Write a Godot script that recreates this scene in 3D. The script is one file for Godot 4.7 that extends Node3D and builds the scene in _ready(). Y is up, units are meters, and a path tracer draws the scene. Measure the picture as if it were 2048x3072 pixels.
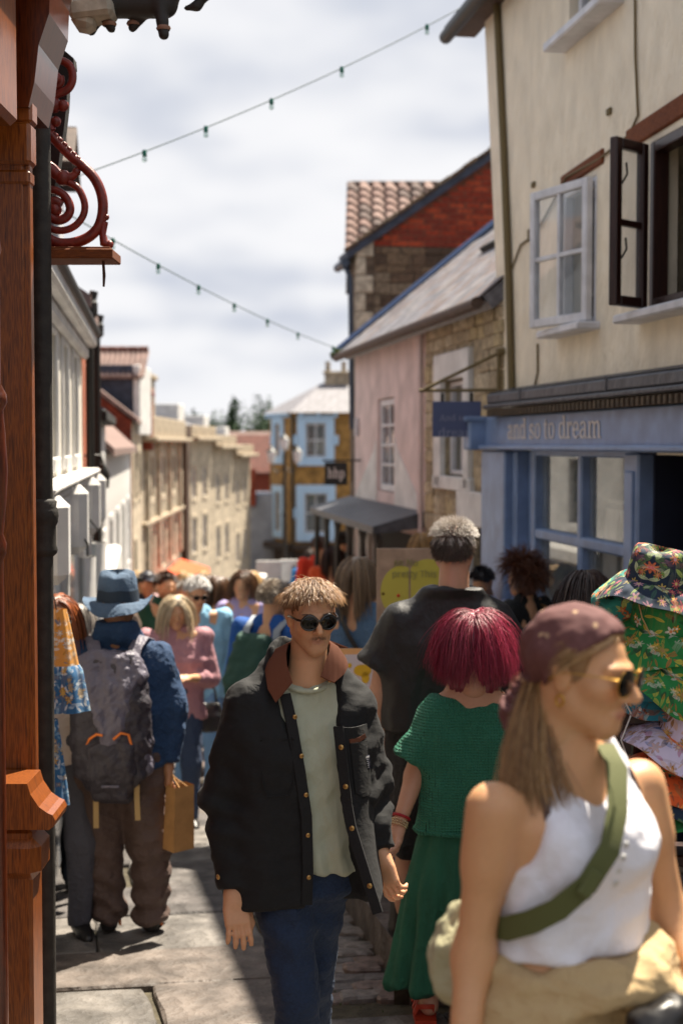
extends Node3D
# A steep lane of old shops on a market day. Metres, y up; the lane falls away along -z.

class Geo:
	var v := PackedVector3Array()
	var n := PackedVector3Array()
	var uv := PackedVector2Array()
	var c := PackedColorArray()
	var ix := PackedInt32Array()
	var col := Color.WHITE
	func vert(p: Vector3, m: Vector3, t := Vector2.ZERO) -> int:
		v.append(p); n.append(m); uv.append(t); c.append(col)
		return v.size() - 1
	func tri(a: int, b: int, d: int) -> void:  # counter-clockwise seen from the front
		ix.append(a); ix.append(d); ix.append(b)
	func poly(pts: Array, hint := Vector3.ZERO) -> void:
		var m: Vector3 = (pts[1] - pts[0]).cross(pts[2] - pts[0]).normalized()
		var p := pts
		if hint != Vector3.ZERO and m.dot(hint) < 0.0:
			p = pts.duplicate(); p.reverse(); m = -m
		var s := v.size()
		var ts := [Vector2(0, 1), Vector2(1, 1), Vector2(1, 0), Vector2(0, 0)]
		for i in p.size():
			vert(p[i], m, ts[i % 4])
		for i in range(1, p.size() - 1):
			tri(s, s + i, s + i + 1)
	func box(at: Vector3, size: Vector3, bas := Basis.IDENTITY, bev := 0.0) -> void:
		var h := size / 2.0
		var b := minf(bev, minf(h.x, minf(h.y, h.z)) * 0.9)
		var ax := [Vector3.RIGHT, Vector3.UP, Vector3.BACK]
		for i in 3:
			var a: Vector3 = ax[i]; var e: Vector3 = ax[(i + 1) % 3]; var f: Vector3 = ax[(i + 2) % 3]
			var ha: float = h[i]; var he: float = h[(i + 1) % 3]; var hf: float = h[(i + 2) % 3]
			for s in [-1.0, 1.0]:
				var q := []
				for k in [[-1, -1], [1, -1], [1, 1], [-1, 1]]:
					q.append(at + bas * (a * ha * s + e * (he - b) * k[0] + f * (hf - b) * k[1]))
				poly(q, bas * a * s)
				if b > 0.0:
					for t in [-1.0, 1.0]:
						poly([at + bas * (a * ha * s + e * (he - b) * t - f * (hf - b)), at + bas * (a * ha * s + e * (he - b) * t + f * (hf - b)), at + bas * (a * (ha - b) * s + e * he * t + f * (hf - b)), at + bas * (a * (ha - b) * s + e * he * t - f * (hf - b))], bas * (a * s + e * t))
		if b > 0.0:
			for i in [-1.0, 1.0]:
				for j in [-1.0, 1.0]:
					for k in [-1.0, 1.0]:
						poly([at + bas * Vector3(h.x * i, (h.y - b) * j, (h.z - b) * k), at + bas * Vector3((h.x - b) * i, h.y * j, (h.z - b) * k), at + bas * Vector3((h.x - b) * i, (h.y - b) * j, h.z * k)], bas * Vector3(i, j, k))
	func grid(rows: Array, closed := false, flip := false) -> void:
		var nr := rows.size(); var nc: int = rows[0].size(); var s := v.size()
		for i in nr:
			var r: PackedVector3Array = rows[i]
			var r0: PackedVector3Array = rows[maxi(i - 1, 0)]
			var r1: PackedVector3Array = rows[mini(i + 1, nr - 1)]
			for j in nc:
				var j0 := (j - 1 + nc) % nc if closed else maxi(j - 1, 0)
				var j1 := (j + 1) % nc if closed else mini(j + 1, nc - 1)
				var m := (r[j1] - r[j0]).cross(r1[j] - r0[j]).normalized()
				if m == Vector3.ZERO:
					m = Vector3.UP
				vert(r[j], -m if flip else m, Vector2(float(j) / (nc if closed else nc - 1), float(i) / (nr - 1)))
		for i in nr - 1:
			for j in (nc if closed else nc - 1):
				var a := s + i * nc + j; var b := s + i * nc + (j + 1) % nc
				var d := a + nc; var e := b + nc
				if flip:
					tri(a, d, e); tri(a, e, b)
				else:
					tri(a, b, e); tri(a, e, d)
	func fan(ring: PackedVector3Array, hint: Vector3) -> void:
		var m := Vector3.ZERO
		for p in ring:
			m += p
		m /= ring.size()
		for j in ring.size():
			poly([m, ring[j], ring[(j + 1) % ring.size()]], hint)
	func tube(pts: Array, rad: Variant, sides := 8, cap := true, squash := 1.0) -> void:
		var rows := []
		var side := Vector3.ZERO
		for i in pts.size():
			var t: Vector3 = (pts[mini(i + 1, pts.size() - 1)] - pts[maxi(i - 1, 0)]).normalized()
			if side == Vector3.ZERO:
				side = t.cross(Vector3.UP if absf(t.y) < 0.9 else Vector3.RIGHT).normalized()
			side = (side - t * side.dot(t)).normalized()
			var up := side.cross(t)
			var r: float = rad if rad is float else rad[i]
			var ring := PackedVector3Array()
			for k in sides:
				var a := TAU * k / sides
				ring.append(pts[i] + side * cos(a) * r + up * sin(a) * r * squash)
			rows.append(ring)
		grid(rows, true)
		if cap:
			fan(rows[0], pts[0] - pts[1]); fan(rows[-1], pts[-1] - pts[-2])
	func lathe(prof: Array, sides: int, xf := Transform3D.IDENTITY) -> void:
		var rows := []
		for p in prof:
			var ring := PackedVector3Array()
			for k in sides:
				var a := TAU * k / sides
				ring.append(xf * Vector3(p.x * cos(a), p.y, -p.x * sin(a)))
			rows.append(ring)
		grid(rows, true)
	func prism(pg: PackedVector2Array, z0: float, z1: float, xf := Transform3D.IDENTITY) -> void:
		var p := pg
		if Geometry2D.is_polygon_clockwise(p):
			p = pg.duplicate(); p.reverse()
		var t := Geometry2D.triangulate_polygon(p)
		for s in [z0, z1]:
			var o := v.size(); var m: Vector3 = (xf.basis * Vector3(0, 0, 1.0 if s == z1 else -1.0)).normalized()
			for q in p:
				vert(xf * Vector3(q.x, q.y, s), m, q)
			for i in range(0, t.size(), 3):
				var a: Vector2 = p[t[i]]; var b: Vector2 = p[t[i + 1]]; var d: Vector2 = p[t[i + 2]]
				var ccw := (b - a).cross(d - a) > 0.0
				if ccw == (s == z1):
					tri(o + t[i], o + t[i + 1], o + t[i + 2])
				else:
					tri(o + t[i], o + t[i + 2], o + t[i + 1])
		for i in p.size():
			var a: Vector2 = p[i]; var b: Vector2 = p[(i + 1) % p.size()]
			poly([xf * Vector3(a.x, a.y, z0), xf * Vector3(b.x, b.y, z0), xf * Vector3(b.x, b.y, z1), xf * Vector3(a.x, a.y, z1)], xf.basis * Vector3(b.y - a.y, a.x - b.x, 0))
	func ribbon(pts: Array, width: float, thick: float, face: Variant) -> void:  # a flat strap; face is its outward normal (one or one for each point)
		var rows := []
		for i in pts.size():
			var t: Vector3 = (pts[mini(i + 1, pts.size() - 1)] - pts[maxi(i - 1, 0)]).normalized()
			var f: Vector3 = face if face is Vector3 else face[i]
			var sd := t.cross(f).normalized(); var up := sd.cross(t).normalized()
			var w := width / 2.0; var h := thick / 2.0
			rows.append(PackedVector3Array([pts[i] - sd * w + up * h * 0.4, pts[i] - sd * w * 0.9 + up * h, pts[i] + sd * w * 0.9 + up * h, pts[i] + sd * w + up * h * 0.4, pts[i] + sd * w - up * h, pts[i] - sd * w - up * h]))
		grid(rows, true)
		fan(rows[0], pts[0] - pts[1]); fan(rows[-1], pts[-1] - pts[-2])
	func soft(rows: Array, thick: float) -> void:  # a cloth sheet with two sides and closed edges
		var back := []
		var nr := rows.size(); var nc: int = rows[0].size()
		for i in nr:
			var r := PackedVector3Array()
			for j in nc:
				var m: Vector3 = (rows[i][mini(j + 1, nc - 1)] - rows[i][maxi(j - 1, 0)]).cross(rows[mini(i + 1, nr - 1)][j] - rows[maxi(i - 1, 0)][j]).normalized()
				r.append(rows[i][j] - m * thick)
			back.append(r)
		grid(rows); grid(back, false, true)
		for i in nr - 1:
			poly([rows[i][0], rows[i + 1][0], back[i + 1][0], back[i][0]], rows[i][0] - rows[i][1])
			poly([rows[i][nc - 1], rows[i + 1][nc - 1], back[i + 1][nc - 1], back[i][nc - 1]], rows[i][nc - 1] - rows[i][nc - 2])
		for j in nc - 1:
			poly([rows[0][j], rows[0][j + 1], back[0][j + 1], back[0][j]], rows[0][j] - rows[1][j])
			poly([rows[nr - 1][j], rows[nr - 1][j + 1], back[nr - 1][j + 1], back[nr - 1][j]], rows[nr - 1][j] - rows[nr - 2][j])
	func add(g: Geo) -> void:
		var s := v.size()
		v.append_array(g.v); n.append_array(g.n); uv.append_array(g.uv); c.append_array(g.c)
		for i in g.ix:
			ix.append(i + s)
	func arrays() -> Array:
		var a := []
		a.resize(Mesh.ARRAY_MAX)
		a[Mesh.ARRAY_VERTEX] = v; a[Mesh.ARRAY_NORMAL] = n; a[Mesh.ARRAY_TEX_UV] = uv; a[Mesh.ARRAY_COLOR] = c; a[Mesh.ARRAY_INDEX] = ix
		return a
	func mesh() -> ArrayMesh:
		var m := ArrayMesh.new()
		m.add_surface_from_arrays(Mesh.PRIMITIVE_TRIANGLES, arrays())
		return m

class Sdf:  # rounded shapes joined by a smooth minimum on a grid and meshed as surface nets
	var pr := []
	func cone(a: Vector3, b: Vector3, ra: float, rb: float, k := 0.02, flat := false, sub := false) -> void:
		pr.append([0, a, b, ra, rb, k, flat, sub])
	func chain(pts: Array, rad: Array, k := 0.02, flat := false) -> void:
		for i in pts.size() - 1:
			cone(pts[i], pts[i + 1], rad[i], rad[i + 1], k, flat and i == pts.size() - 2)
	func ell(xf: Transform3D, r: Vector3, k := 0.02, sub := false) -> void:
		pr.append([1, xf, r, 0, 0, k, false, sub])
	func ball(p: Vector3, r: Vector3, k := 0.02, sub := false) -> void:
		ell(Transform3D(Basis.IDENTITY, p), r, k, sub)
	func slab(xf: Transform3D, rows: Array, k := 0.02, lo := true, hi := false, sub := false) -> void:  # rows [y, xc, zc, half width, radius], rising
		pr.append([2, xf, rows, lo, hi, k, false, sub])
	func cut(p: Vector3, m: Vector3) -> void:
		pr.append([3, p, m.normalized(), 0, 0, 0.0, false, false])
	func bounds() -> AABB:
		var b := AABB(); var first := true
		for p in pr:
			if p[7] or p[0] == 3:
				continue
			var q := around(p)
			b = q if first else b.merge(q); first = false
		return b
	func around(p: Array) -> AABB:
		if p[0] == 0:
			var r := maxf(p[3], p[4])
			return AABB(p[1], Vector3.ZERO).expand(p[2]).grow(r)
		if p[0] == 1:
			return p[1] * AABB(-p[2], p[2] * 2.0)
		var q := AABB(); var first := true
		for w in p[2]:
			var e := AABB(Vector3(w[1] - w[3], w[0], w[2]), Vector3(2.0 * w[3], 0, 0)).grow(w[4])
			q = e if first else q.merge(e); first = false
		return p[1] * q
	func build(h: float) -> Array:
		var bb := bounds().grow(h * 2.0)
		var o := bb.position
		var nx := int(bb.size.x / h) + 2; var ny := int(bb.size.y / h) + 2; var nz := int(bb.size.z / h) + 2
		var d := PackedFloat32Array()
		d.resize(nx * ny * nz); d.fill(1.0)
		for p in pr:
			var k: float = maxf(p[5], 0.0001); var ki := 0.25 / k
			var sub: bool = p[7]; var flat: bool = p[6]; var kind: int = p[0]
			var q: AABB = bb if kind == 3 else around(p).grow(k + h * 2.5)
			var i0 := clampi(int((q.position.x - o.x) / h), 0, nx - 1); var i1 := clampi(int((q.end.x - o.x) / h) + 1, 0, nx - 1)
			var j0 := clampi(int((q.position.y - o.y) / h), 0, ny - 1); var j1 := clampi(int((q.end.y - o.y) / h) + 1, 0, ny - 1)
			var k0 := clampi(int((q.position.z - o.z) / h), 0, nz - 1); var k1 := clampi(int((q.end.z - o.z) / h) + 1, 0, nz - 1)
			var a := Vector3.ZERO; var ab := Vector3.ZERO; var ra := 0.0; var dr := 0.0; var il := 0.0; var bp := Vector3.ZERO; var dir := Vector3.ZERO
			var inv := Transform3D.IDENTITY; var ir := Vector3.ONE; var rows := []; var lo := false; var hi := false; var rn := 0
			if kind == 0:
				a = p[1]; bp = p[2]; ab = bp - a; ra = p[3]; dr = p[4] - ra; il = 1.0 / maxf(ab.length_squared(), 1e-9); dir = ab.normalized()
			elif kind == 1:
				inv = (p[1] as Transform3D).affine_inverse(); var r: Vector3 = p[2]; ir = Vector3(1.0 / r.x, 1.0 / r.y, 1.0 / r.z)
			elif kind == 2:
				inv = (p[1] as Transform3D).affine_inverse(); rows = p[2]; lo = p[3]; hi = p[4]; rn = rows.size()
			else:
				a = p[1]; dir = p[2]
			var ylo := 0.0; var yhi := 0.0
			if kind == 2:
				ylo = rows[0][0]; yhi = rows[rn - 1][0]
			for kk in range(k0, k1 + 1):
				for jj in range(j0, j1 + 1):
					var at := (kk * ny + jj) * nx + i0
					var w := o + Vector3(i0, jj, kk) * h
					for ii in range(i0, i1 + 1):
						var e := 0.0
						if kind == 0:
							var pa := w - a
							var t := clampf(pa.dot(ab) * il, 0.0, 1.0)
							e = (pa - ab * t).length() - ra - dr * t
							if flat:
								e = maxf(e, (w - bp).dot(dir))
						elif kind == 1:
							var l := (inv * w) * ir
							var m := l.length()
							e = m * (m - 1.0) / maxf((l * ir).length(), 1e-6)
						elif kind == 2:
							var l := inv * w
							var y := l.y
							var s := 0
							while s < rn - 2 and y > rows[s + 1][0]:
								s += 1
							var A: Array = rows[s]; var B: Array = rows[s + 1]
							var ya: float = A[0]; var yb: float = B[0]
							var t := clampf((y - ya) / (yb - ya), 0.0, 1.0)
							var xc: float = lerpf(A[1], B[1], t); var zc: float = lerpf(A[2], B[2], t); var wd: float = lerpf(A[3], B[3], t); var r: float = lerpf(A[4], B[4], t)
							var dx := maxf(absf(l.x - xc) - wd, 0.0)
							var dy := 0.0 if t > 0.0 and t < 1.0 else y - lerpf(ya, yb, t)
							e = sqrt(dx * dx + (l.z - zc) * (l.z - zc) + dy * dy) - r
							if lo:
								e = maxf(e, ylo - y)
							if hi:
								e = maxf(e, y - yhi)
						else:
							d[at] = maxf(d[at], (w - a).dot(dir))
							at += 1; w.x += h
							continue
						var c := d[at]
						if sub:
							e = -e
							var g := k - absf(c - e)
							d[at] = maxf(c, e) + (g * g * ki if g > 0.0 else 0.0)
						else:
							var g := k - absf(c - e)
							d[at] = minf(c, e) - (g * g * ki if g > 0.0 else 0.0)
						at += 1; w.x += h
		var verts := PackedVector3Array(); var ix := PackedInt32Array()
		var id := PackedInt32Array(); id.resize(nx * ny * nz); id.fill(-1)
		var off := [0, 1, nx, nx + 1, nx * ny, nx * ny + 1, nx * ny + nx, nx * ny + nx + 1]
		var edges := [[0, 1], [2, 3], [4, 5], [6, 7], [0, 2], [1, 3], [4, 6], [5, 7], [0, 4], [1, 5], [2, 6], [3, 7]]
		var far := h * 2.2
		var f := PackedFloat32Array(); f.resize(8)
		for kk in nz - 1:
			for jj in ny - 1:
				var at := (kk * ny + jj) * nx - 1
				for ii in nx - 1:
					at += 1
					var c := d[at]
					if c > far or c < -far:
						continue
					var mask := 0
					for m in 8:
						var z := d[at + off[m]]
						f[m] = z
						if z < 0.0:
							mask |= 1 << m
					if mask == 0 or mask == 255:
						continue
					var sum := Vector3.ZERO; var cnt := 0
					for e in edges:
						var a: int = e[0]; var b: int = e[1]
						if (f[a] < 0.0) == (f[b] < 0.0):
							continue
						var t := f[a] / (f[a] - f[b])
						sum += Vector3(lerpf(a & 1, b & 1, t), lerpf((a >> 1) & 1, (b >> 1) & 1, t), lerpf(a >> 2, b >> 2, t))
						cnt += 1
					id[at] = verts.size()
					verts.append(o + (Vector3(ii, jj, kk) + sum / cnt) * h)
		var st := [1, nx, nx * ny]
		for kk in range(1, nz - 1):
			for jj in range(1, ny - 1):
				var at := (kk * ny + jj) * nx
				for ii in range(1, nx - 1):
					at += 1
					if id[at] < 0:
						continue
					var ins := d[at] < 0.0
					for ax in 3:
						if (d[at + st[ax]] < 0.0) == ins:
							continue
						var s1: int = st[(ax + 1) % 3]; var s2: int = st[(ax + 2) % 3]
						var a := id[at]; var b := id[at - s1]; var c := id[at - s1 - s2]; var e := id[at - s2]
						if b < 0 or c < 0 or e < 0:
							continue
						if ins:
							ix.append_array([a, c, b, a, e, c])
						else:
							ix.append_array([a, b, c, a, c, e])
		return [verts, ix]

static func shaded(vs: PackedVector3Array, ix: PackedInt32Array) -> PackedVector3Array:
	var n := PackedVector3Array(); n.resize(vs.size())
	for i in range(0, ix.size(), 3):
		var a := ix[i]; var b := ix[i + 1]; var c := ix[i + 2]
		var m := (vs[c] - vs[a]).cross(vs[b] - vs[a])
		n[a] += m; n[b] += m; n[c] += m
	for i in n.size():
		n[i] = n[i].normalized()
	return n

static func relax(vs: PackedVector3Array, ix: PackedInt32Array, amount: float) -> PackedVector3Array:
	var s := PackedVector3Array(); s.resize(vs.size())
	var k := PackedInt32Array(); k.resize(vs.size())
	for i in range(0, ix.size(), 3):
		var a := ix[i]; var b := ix[i + 1]; var c := ix[i + 2]
		s[a] += vs[b] + vs[c]; s[b] += vs[a] + vs[c]; s[c] += vs[a] + vs[b]
		k[a] += 2; k[b] += 2; k[c] += 2
	for i in vs.size():
		if k[i] > 0:
			s[i] = vs[i].lerp(s[i] / k[i], amount)
		else:
			s[i] = vs[i]
	return s

# parts: [[sdf, cell], ...] meshed and joined into one surface; o: fold [amount, scale, seed], color Callable(p, n) -> Color, smooth passes
static func solid(parts: Array, o: Dictionary) -> Array:
	var g := Geo.new()
	for part in parts:
		var r: Array = part[0].build(part[1])
		var vs: PackedVector3Array = r[0]; var ix: PackedInt32Array = r[1]
		for t in o.get("smooth", 1):
			vs = relax(vs, ix, 0.5)
		var ns := shaded(vs, ix)
		for f in o.get("fold", []):
			var z := FastNoiseLite.new()
			z.seed = f[2]; z.frequency = 1.0; z.noise_type = FastNoiseLite.TYPE_SIMPLEX_SMOOTH
			z.fractal_type = FastNoiseLite.FRACTAL_RIDGED if f.size() > 3 else FastNoiseLite.FRACTAL_FBM
			z.fractal_octaves = 2
			var sc: Vector3 = f[1]; var am: float = f[0]
			for i in vs.size():
				var q := vs[i] * sc
				vs[i] += ns[i] * am * z.get_noise_3d(q.x, q.y, q.z)
		if o.has("push"):
			var fn: Callable = o.push
			for i in vs.size():
				vs[i] += fn.call(vs[i], ns[i])
		if o.has("fold") or o.has("push"):
			ns = shaded(vs, ix)
		var s := g.v.size()
		g.v.append_array(vs); g.n.append_array(ns)
		for i in ix:
			g.ix.append(i + s)
	var t := PackedVector2Array(); t.resize(g.v.size()); g.uv = t
	var c := PackedColorArray(); c.resize(g.v.size()); c.fill(Color.WHITE)
	if o.has("color"):
		var fn: Callable = o.color
		for i in c.size():
			c[i] = fn.call(g.v[i], g.n[i])
	g.c = c
	return g.arrays()

var jobs := []   # [node, Callable that returns surface arrays]
var made := []
func later(node: MeshInstance3D, make: Callable) -> void:
	jobs.append([node, make])
func _work(i: int) -> void:
	made[i] = jobs[i][1].call()
func finish() -> void:
	made.resize(jobs.size())
	var task := WorkerThreadPool.add_group_task(_work, jobs.size(), 4)
	WorkerThreadPool.wait_for_group_task_completion(task)
	for i in jobs.size():
		var m := ArrayMesh.new()
		m.add_surface_from_arrays(Mesh.PRIMITIVE_TRIANGLES, made[i])
		jobs[i][0].mesh = m

# ---------------------------------------------------------------- nodes
var taken := {}
func numbered(called: String) -> String:
	taken[called] = taken.get(called, -1) + 1
	return called if taken[called] == 0 else "%s_%03d" % [called, taken[called]]
func tag(o: Node, label: String, category := "", group := "", kind := "") -> Node:
	o.set_meta("label", label)
	if category: o.set_meta("category", category)
	if group: o.set_meta("group", group)
	if kind: o.set_meta("kind", kind)
	return o
func thing(called: String, label: String, category: String, at := Vector3.ZERO, turn := 0.0, group := "") -> Node3D:
	var o := Node3D.new()
	o.name = numbered(called); add_child(o, true)
	o.position = at; o.rotation.y = turn
	tag(o, label, category, group)
	return o
func part(called: String, m: Variant, material: Material, parent: Node = self) -> MeshInstance3D:
	var o := MeshInstance3D.new()
	o.name = numbered(called) if parent == self else called
	if m is Geo:
		o.mesh = m.mesh()
	elif m is Mesh:
		o.mesh = m
	o.material_override = material
	parent.add_child(o, true)
	return o
func blob(called: String, parts: Array, material: Material, parent: Node, o := {}) -> MeshInstance3D:
	var r := part(called, null, material, parent)
	later(r, func(): return solid(parts, o))
	return r
func struct(called: String, m: Variant, material: Material, label: String) -> MeshInstance3D:
	var o := part(called, m, material)
	tag(o, label, "", "", "structure")
	return o

# ---------------------------------------------------------------- materials
var tex := {}
func noise_tex(called: String, freq: float, lo: float, hi: float, normal := 0.0, kind := FastNoiseLite.TYPE_SIMPLEX_SMOOTH, oct := 4, size := 512, ramp: Gradient = null, fractal := FastNoiseLite.FRACTAL_FBM) -> NoiseTexture2D:
	if tex.has(called):
		return tex[called]
	var z := FastNoiseLite.new()
	z.seed = hash(called) % 1000; z.noise_type = kind; z.frequency = freq; z.fractal_octaves = oct; z.fractal_type = fractal
	var t := NoiseTexture2D.new()
	t.width = size; t.height = size; t.seamless = true; t.noise = z
	if normal > 0.0:
		t.as_normal_map = true; t.bump_strength = normal
	else:
		if ramp == null:
			ramp = Gradient.new()
			ramp.set_color(0, Color(lo, lo, lo)); ramp.set_color(1, Color(hi, hi, hi))
		t.color_ramp = ramp
	tex[called] = t
	return t
func image_tex(called: String, size: int, fn: Callable) -> ImageTexture:
	if not tex.has(called):
		var im := Image.create(size, size, false, Image.FORMAT_RGB8)
		for y in size:
			for x in size:
				im.set_pixel(x, y, fn.call(x, y))
		tex[called] = ImageTexture.create_from_image(im)
	return tex[called]
func weave_normal(called: String, size: int, px: float, py: float, deep: float) -> ImageTexture:
	return image_tex(called, size, func(x, y):
		var a: float = TAU * x / size * px; var b: float = TAU * y / size * py
		var gx := -cos(a) * deep; var gy := -cos(b) * deep
		var m := Vector3(gx, gy, 1.0).normalized()
		return Color(m.x * 0.5 + 0.5, m.y * 0.5 + 0.5, m.z * 0.5 + 0.5))
func grad(stops: Array) -> Gradient:
	var g := Gradient.new()
	var o := PackedFloat32Array(); var c := PackedColorArray()
	for s in stops:
		o.append(s[0]); c.append(Color.html(s[1]))
	g.offsets = o; g.colors = c
	return g
# a material: colour (sRGB), roughness; o: t texture, s triplanar scale, nt normal texture, ns its strength, sheen, metal, spec, vc, sss
func mat(color: String, rough := 0.8, o := {}) -> StandardMaterial3D:
	var m := StandardMaterial3D.new()
	m.albedo_color = Color.html(color); m.roughness = rough
	m.metallic = o.get("metal", 0.0); m.metallic_specular = o.get("spec", 0.5)
	if o.has("t"):
		m.albedo_texture = o.t
	if o.has("nt"):
		m.normal_enabled = true; m.normal_texture = o.nt; m.normal_scale = o.get("ns", 1.0)
	if o.has("rt"):
		m.roughness_texture = o.rt
	if o.has("t") or o.has("nt") or o.has("rt"):
		if not o.get("uv", false):
			m.uv1_triplanar = true
			m.uv1_world_triplanar = o.get("world", false)
		var s: Variant = o.get("s", 1.0)
		m.uv1_scale = s if s is Vector3 else Vector3.ONE * s
	if o.has("sheen"):
		m.rim_enabled = true; m.rim = o.sheen; m.rim_tint = 0.6
	if o.get("vc", false):
		m.vertex_color_use_as_albedo = true
	if o.has("sss"):
		m.subsurf_scatter_enabled = true; m.subsurf_scatter_strength = o.sss
	if o.has("coat"):
		m.clearcoat_enabled = true; m.clearcoat = o.coat; m.clearcoat_roughness = o.get("coat_r", 0.2)
	return m
func pane_mat(tint := "c8d4d8", alpha := 0.25) -> StandardMaterial3D:
	var m := StandardMaterial3D.new()
	m.transparency = BaseMaterial3D.TRANSPARENCY_ALPHA
	m.albedo_color = Color(Color.html(tint), alpha); m.roughness = 0.03; m.metallic_specular = 0.8
	return m

var M := {}
var rng := RandomNumberGenerator.new()
func rnd(a: float, b: float) -> float:
	return rng.randf_range(a, b)
func ground_y(z: float) -> float:
	return 0.09 * z
func kerb_x(z: float) -> float:      # the edge of the raised pavement on the right, parallel with the shops
	return 0.29 + 0.163 * (z + 5.85)
func pave_y(z: float) -> float:
	return ground_y(z) + 0.15 + 0.025 * maxf(-z - 6.0, 0.0)

# ---------------------------------------------------------------- the place
func _ready() -> void:
	rng.seed = 7
	var cam := Camera3D.new()
	cam.name = "camera"; cam.near = 0.05; cam.far = 2000.0
	cam.position = Vector3(0, 1.8, 0); cam.rotation_degrees.x = -2.734
	var lens := CameraAttributesPhysical.new()
	lens.frustum_focal_length = 33.33; lens.exposure_aperture = 1.75; lens.frustum_focus_distance = 4.55
	lens.frustum_far = 2000.0
	cam.attributes = lens
	cam.fov = 39.6
	add_child(cam)
	var env := Environment.new()
	env.background_mode = Environment.BG_SKY
	env.sky = Sky.new(); env.sky.sky_material = cloudy_sky()
	env.tonemap_mode = Environment.TONE_MAPPER_LINEAR
	env.tonemap_exposure = 2.65
	env.sdfgi_enabled = true; env.ssao_enabled = true; env.ssil_enabled = true
	var we := WorldEnvironment.new()
	we.name = "world"; we.environment = env
	add_child(we)
	var sun := DirectionalLight3D.new()
	sun.name = "sun"; sun.light_color = Color(1.0, 0.955, 0.88); sun.light_energy = 1.6; sun.light_angular_distance = 0.6; sun.shadow_enabled = true
	add_child(sun)
	sun.look_at_from_position(Vector3.ZERO, -Vector3(0.271, 0.875, -0.402), Vector3.UP)
	materials()
	street()
	yellow_house()
	stone_row()
	gable_house()
	left_row()
	far_end()
	shopfront()
	dream_people()
	crowd()
	stalls()
	string_lights()
	finish()

func cloudy_sky() -> PanoramaSkyMaterial:
	var w := 1024; var h := 512
	var z := FastNoiseLite.new()
	z.seed = 11; z.noise_type = FastNoiseLite.TYPE_SIMPLEX_SMOOTH; z.frequency = 1.0; z.fractal_octaves = 5
	var z2 := FastNoiseLite.new()
	z2.seed = 5; z2.noise_type = FastNoiseLite.TYPE_SIMPLEX_SMOOTH; z2.frequency = 1.0; z2.fractal_octaves = 3
	var im := Image.create(w, h, false, Image.FORMAT_RGBF)
	var white := Color(0.78, 0.78, 0.80); var grey := Color(0.36, 0.41, 0.52); var blue := Color(0.36, 0.47, 0.68)
	for y in h:
		var el := PI * (0.5 - (y + 0.5) / h)
		for x in w:
			var az := TAU * ((x + 0.5) / w - 0.5)
			var dv := Vector3(sin(az) * cos(el), sin(el), -cos(az) * cos(el))
			var c := Color(0.24, 0.23, 0.22)
			if dv.y > -0.06:
				var q := 1.0 / (maxf(dv.y, 0.0) + 0.16)
				var a := z.get_noise_3d(dv.x * q * 0.75, dv.z * q * 0.75, 3.0) * 0.5 + 0.5
				var b := z2.get_noise_3d(dv.x * q * 0.28 + 4.0, dv.z * q * 0.28, 9.0) * 0.5 + 0.5
				var f := z.get_noise_3d(dv.x * q * 2.4, dv.z * q * 2.4, 17.0)
				c = grey.lerp(white, smoothstep(0.34, 0.66, a * 0.65 + b * 0.35 + f * 0.14))
				c = c.lerp(blue, smoothstep(0.64, 0.85, 1.0 - a) * 0.6)
				c = c.lerp(white, smoothstep(0.12, 0.0, dv.y) * 0.6)
			im.set_pixel(x, y, c)
	var m := PanoramaSkyMaterial.new()
	m.panorama = ImageTexture.create_from_image(im)
	m.energy_multiplier = 0.46
	return m

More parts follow.
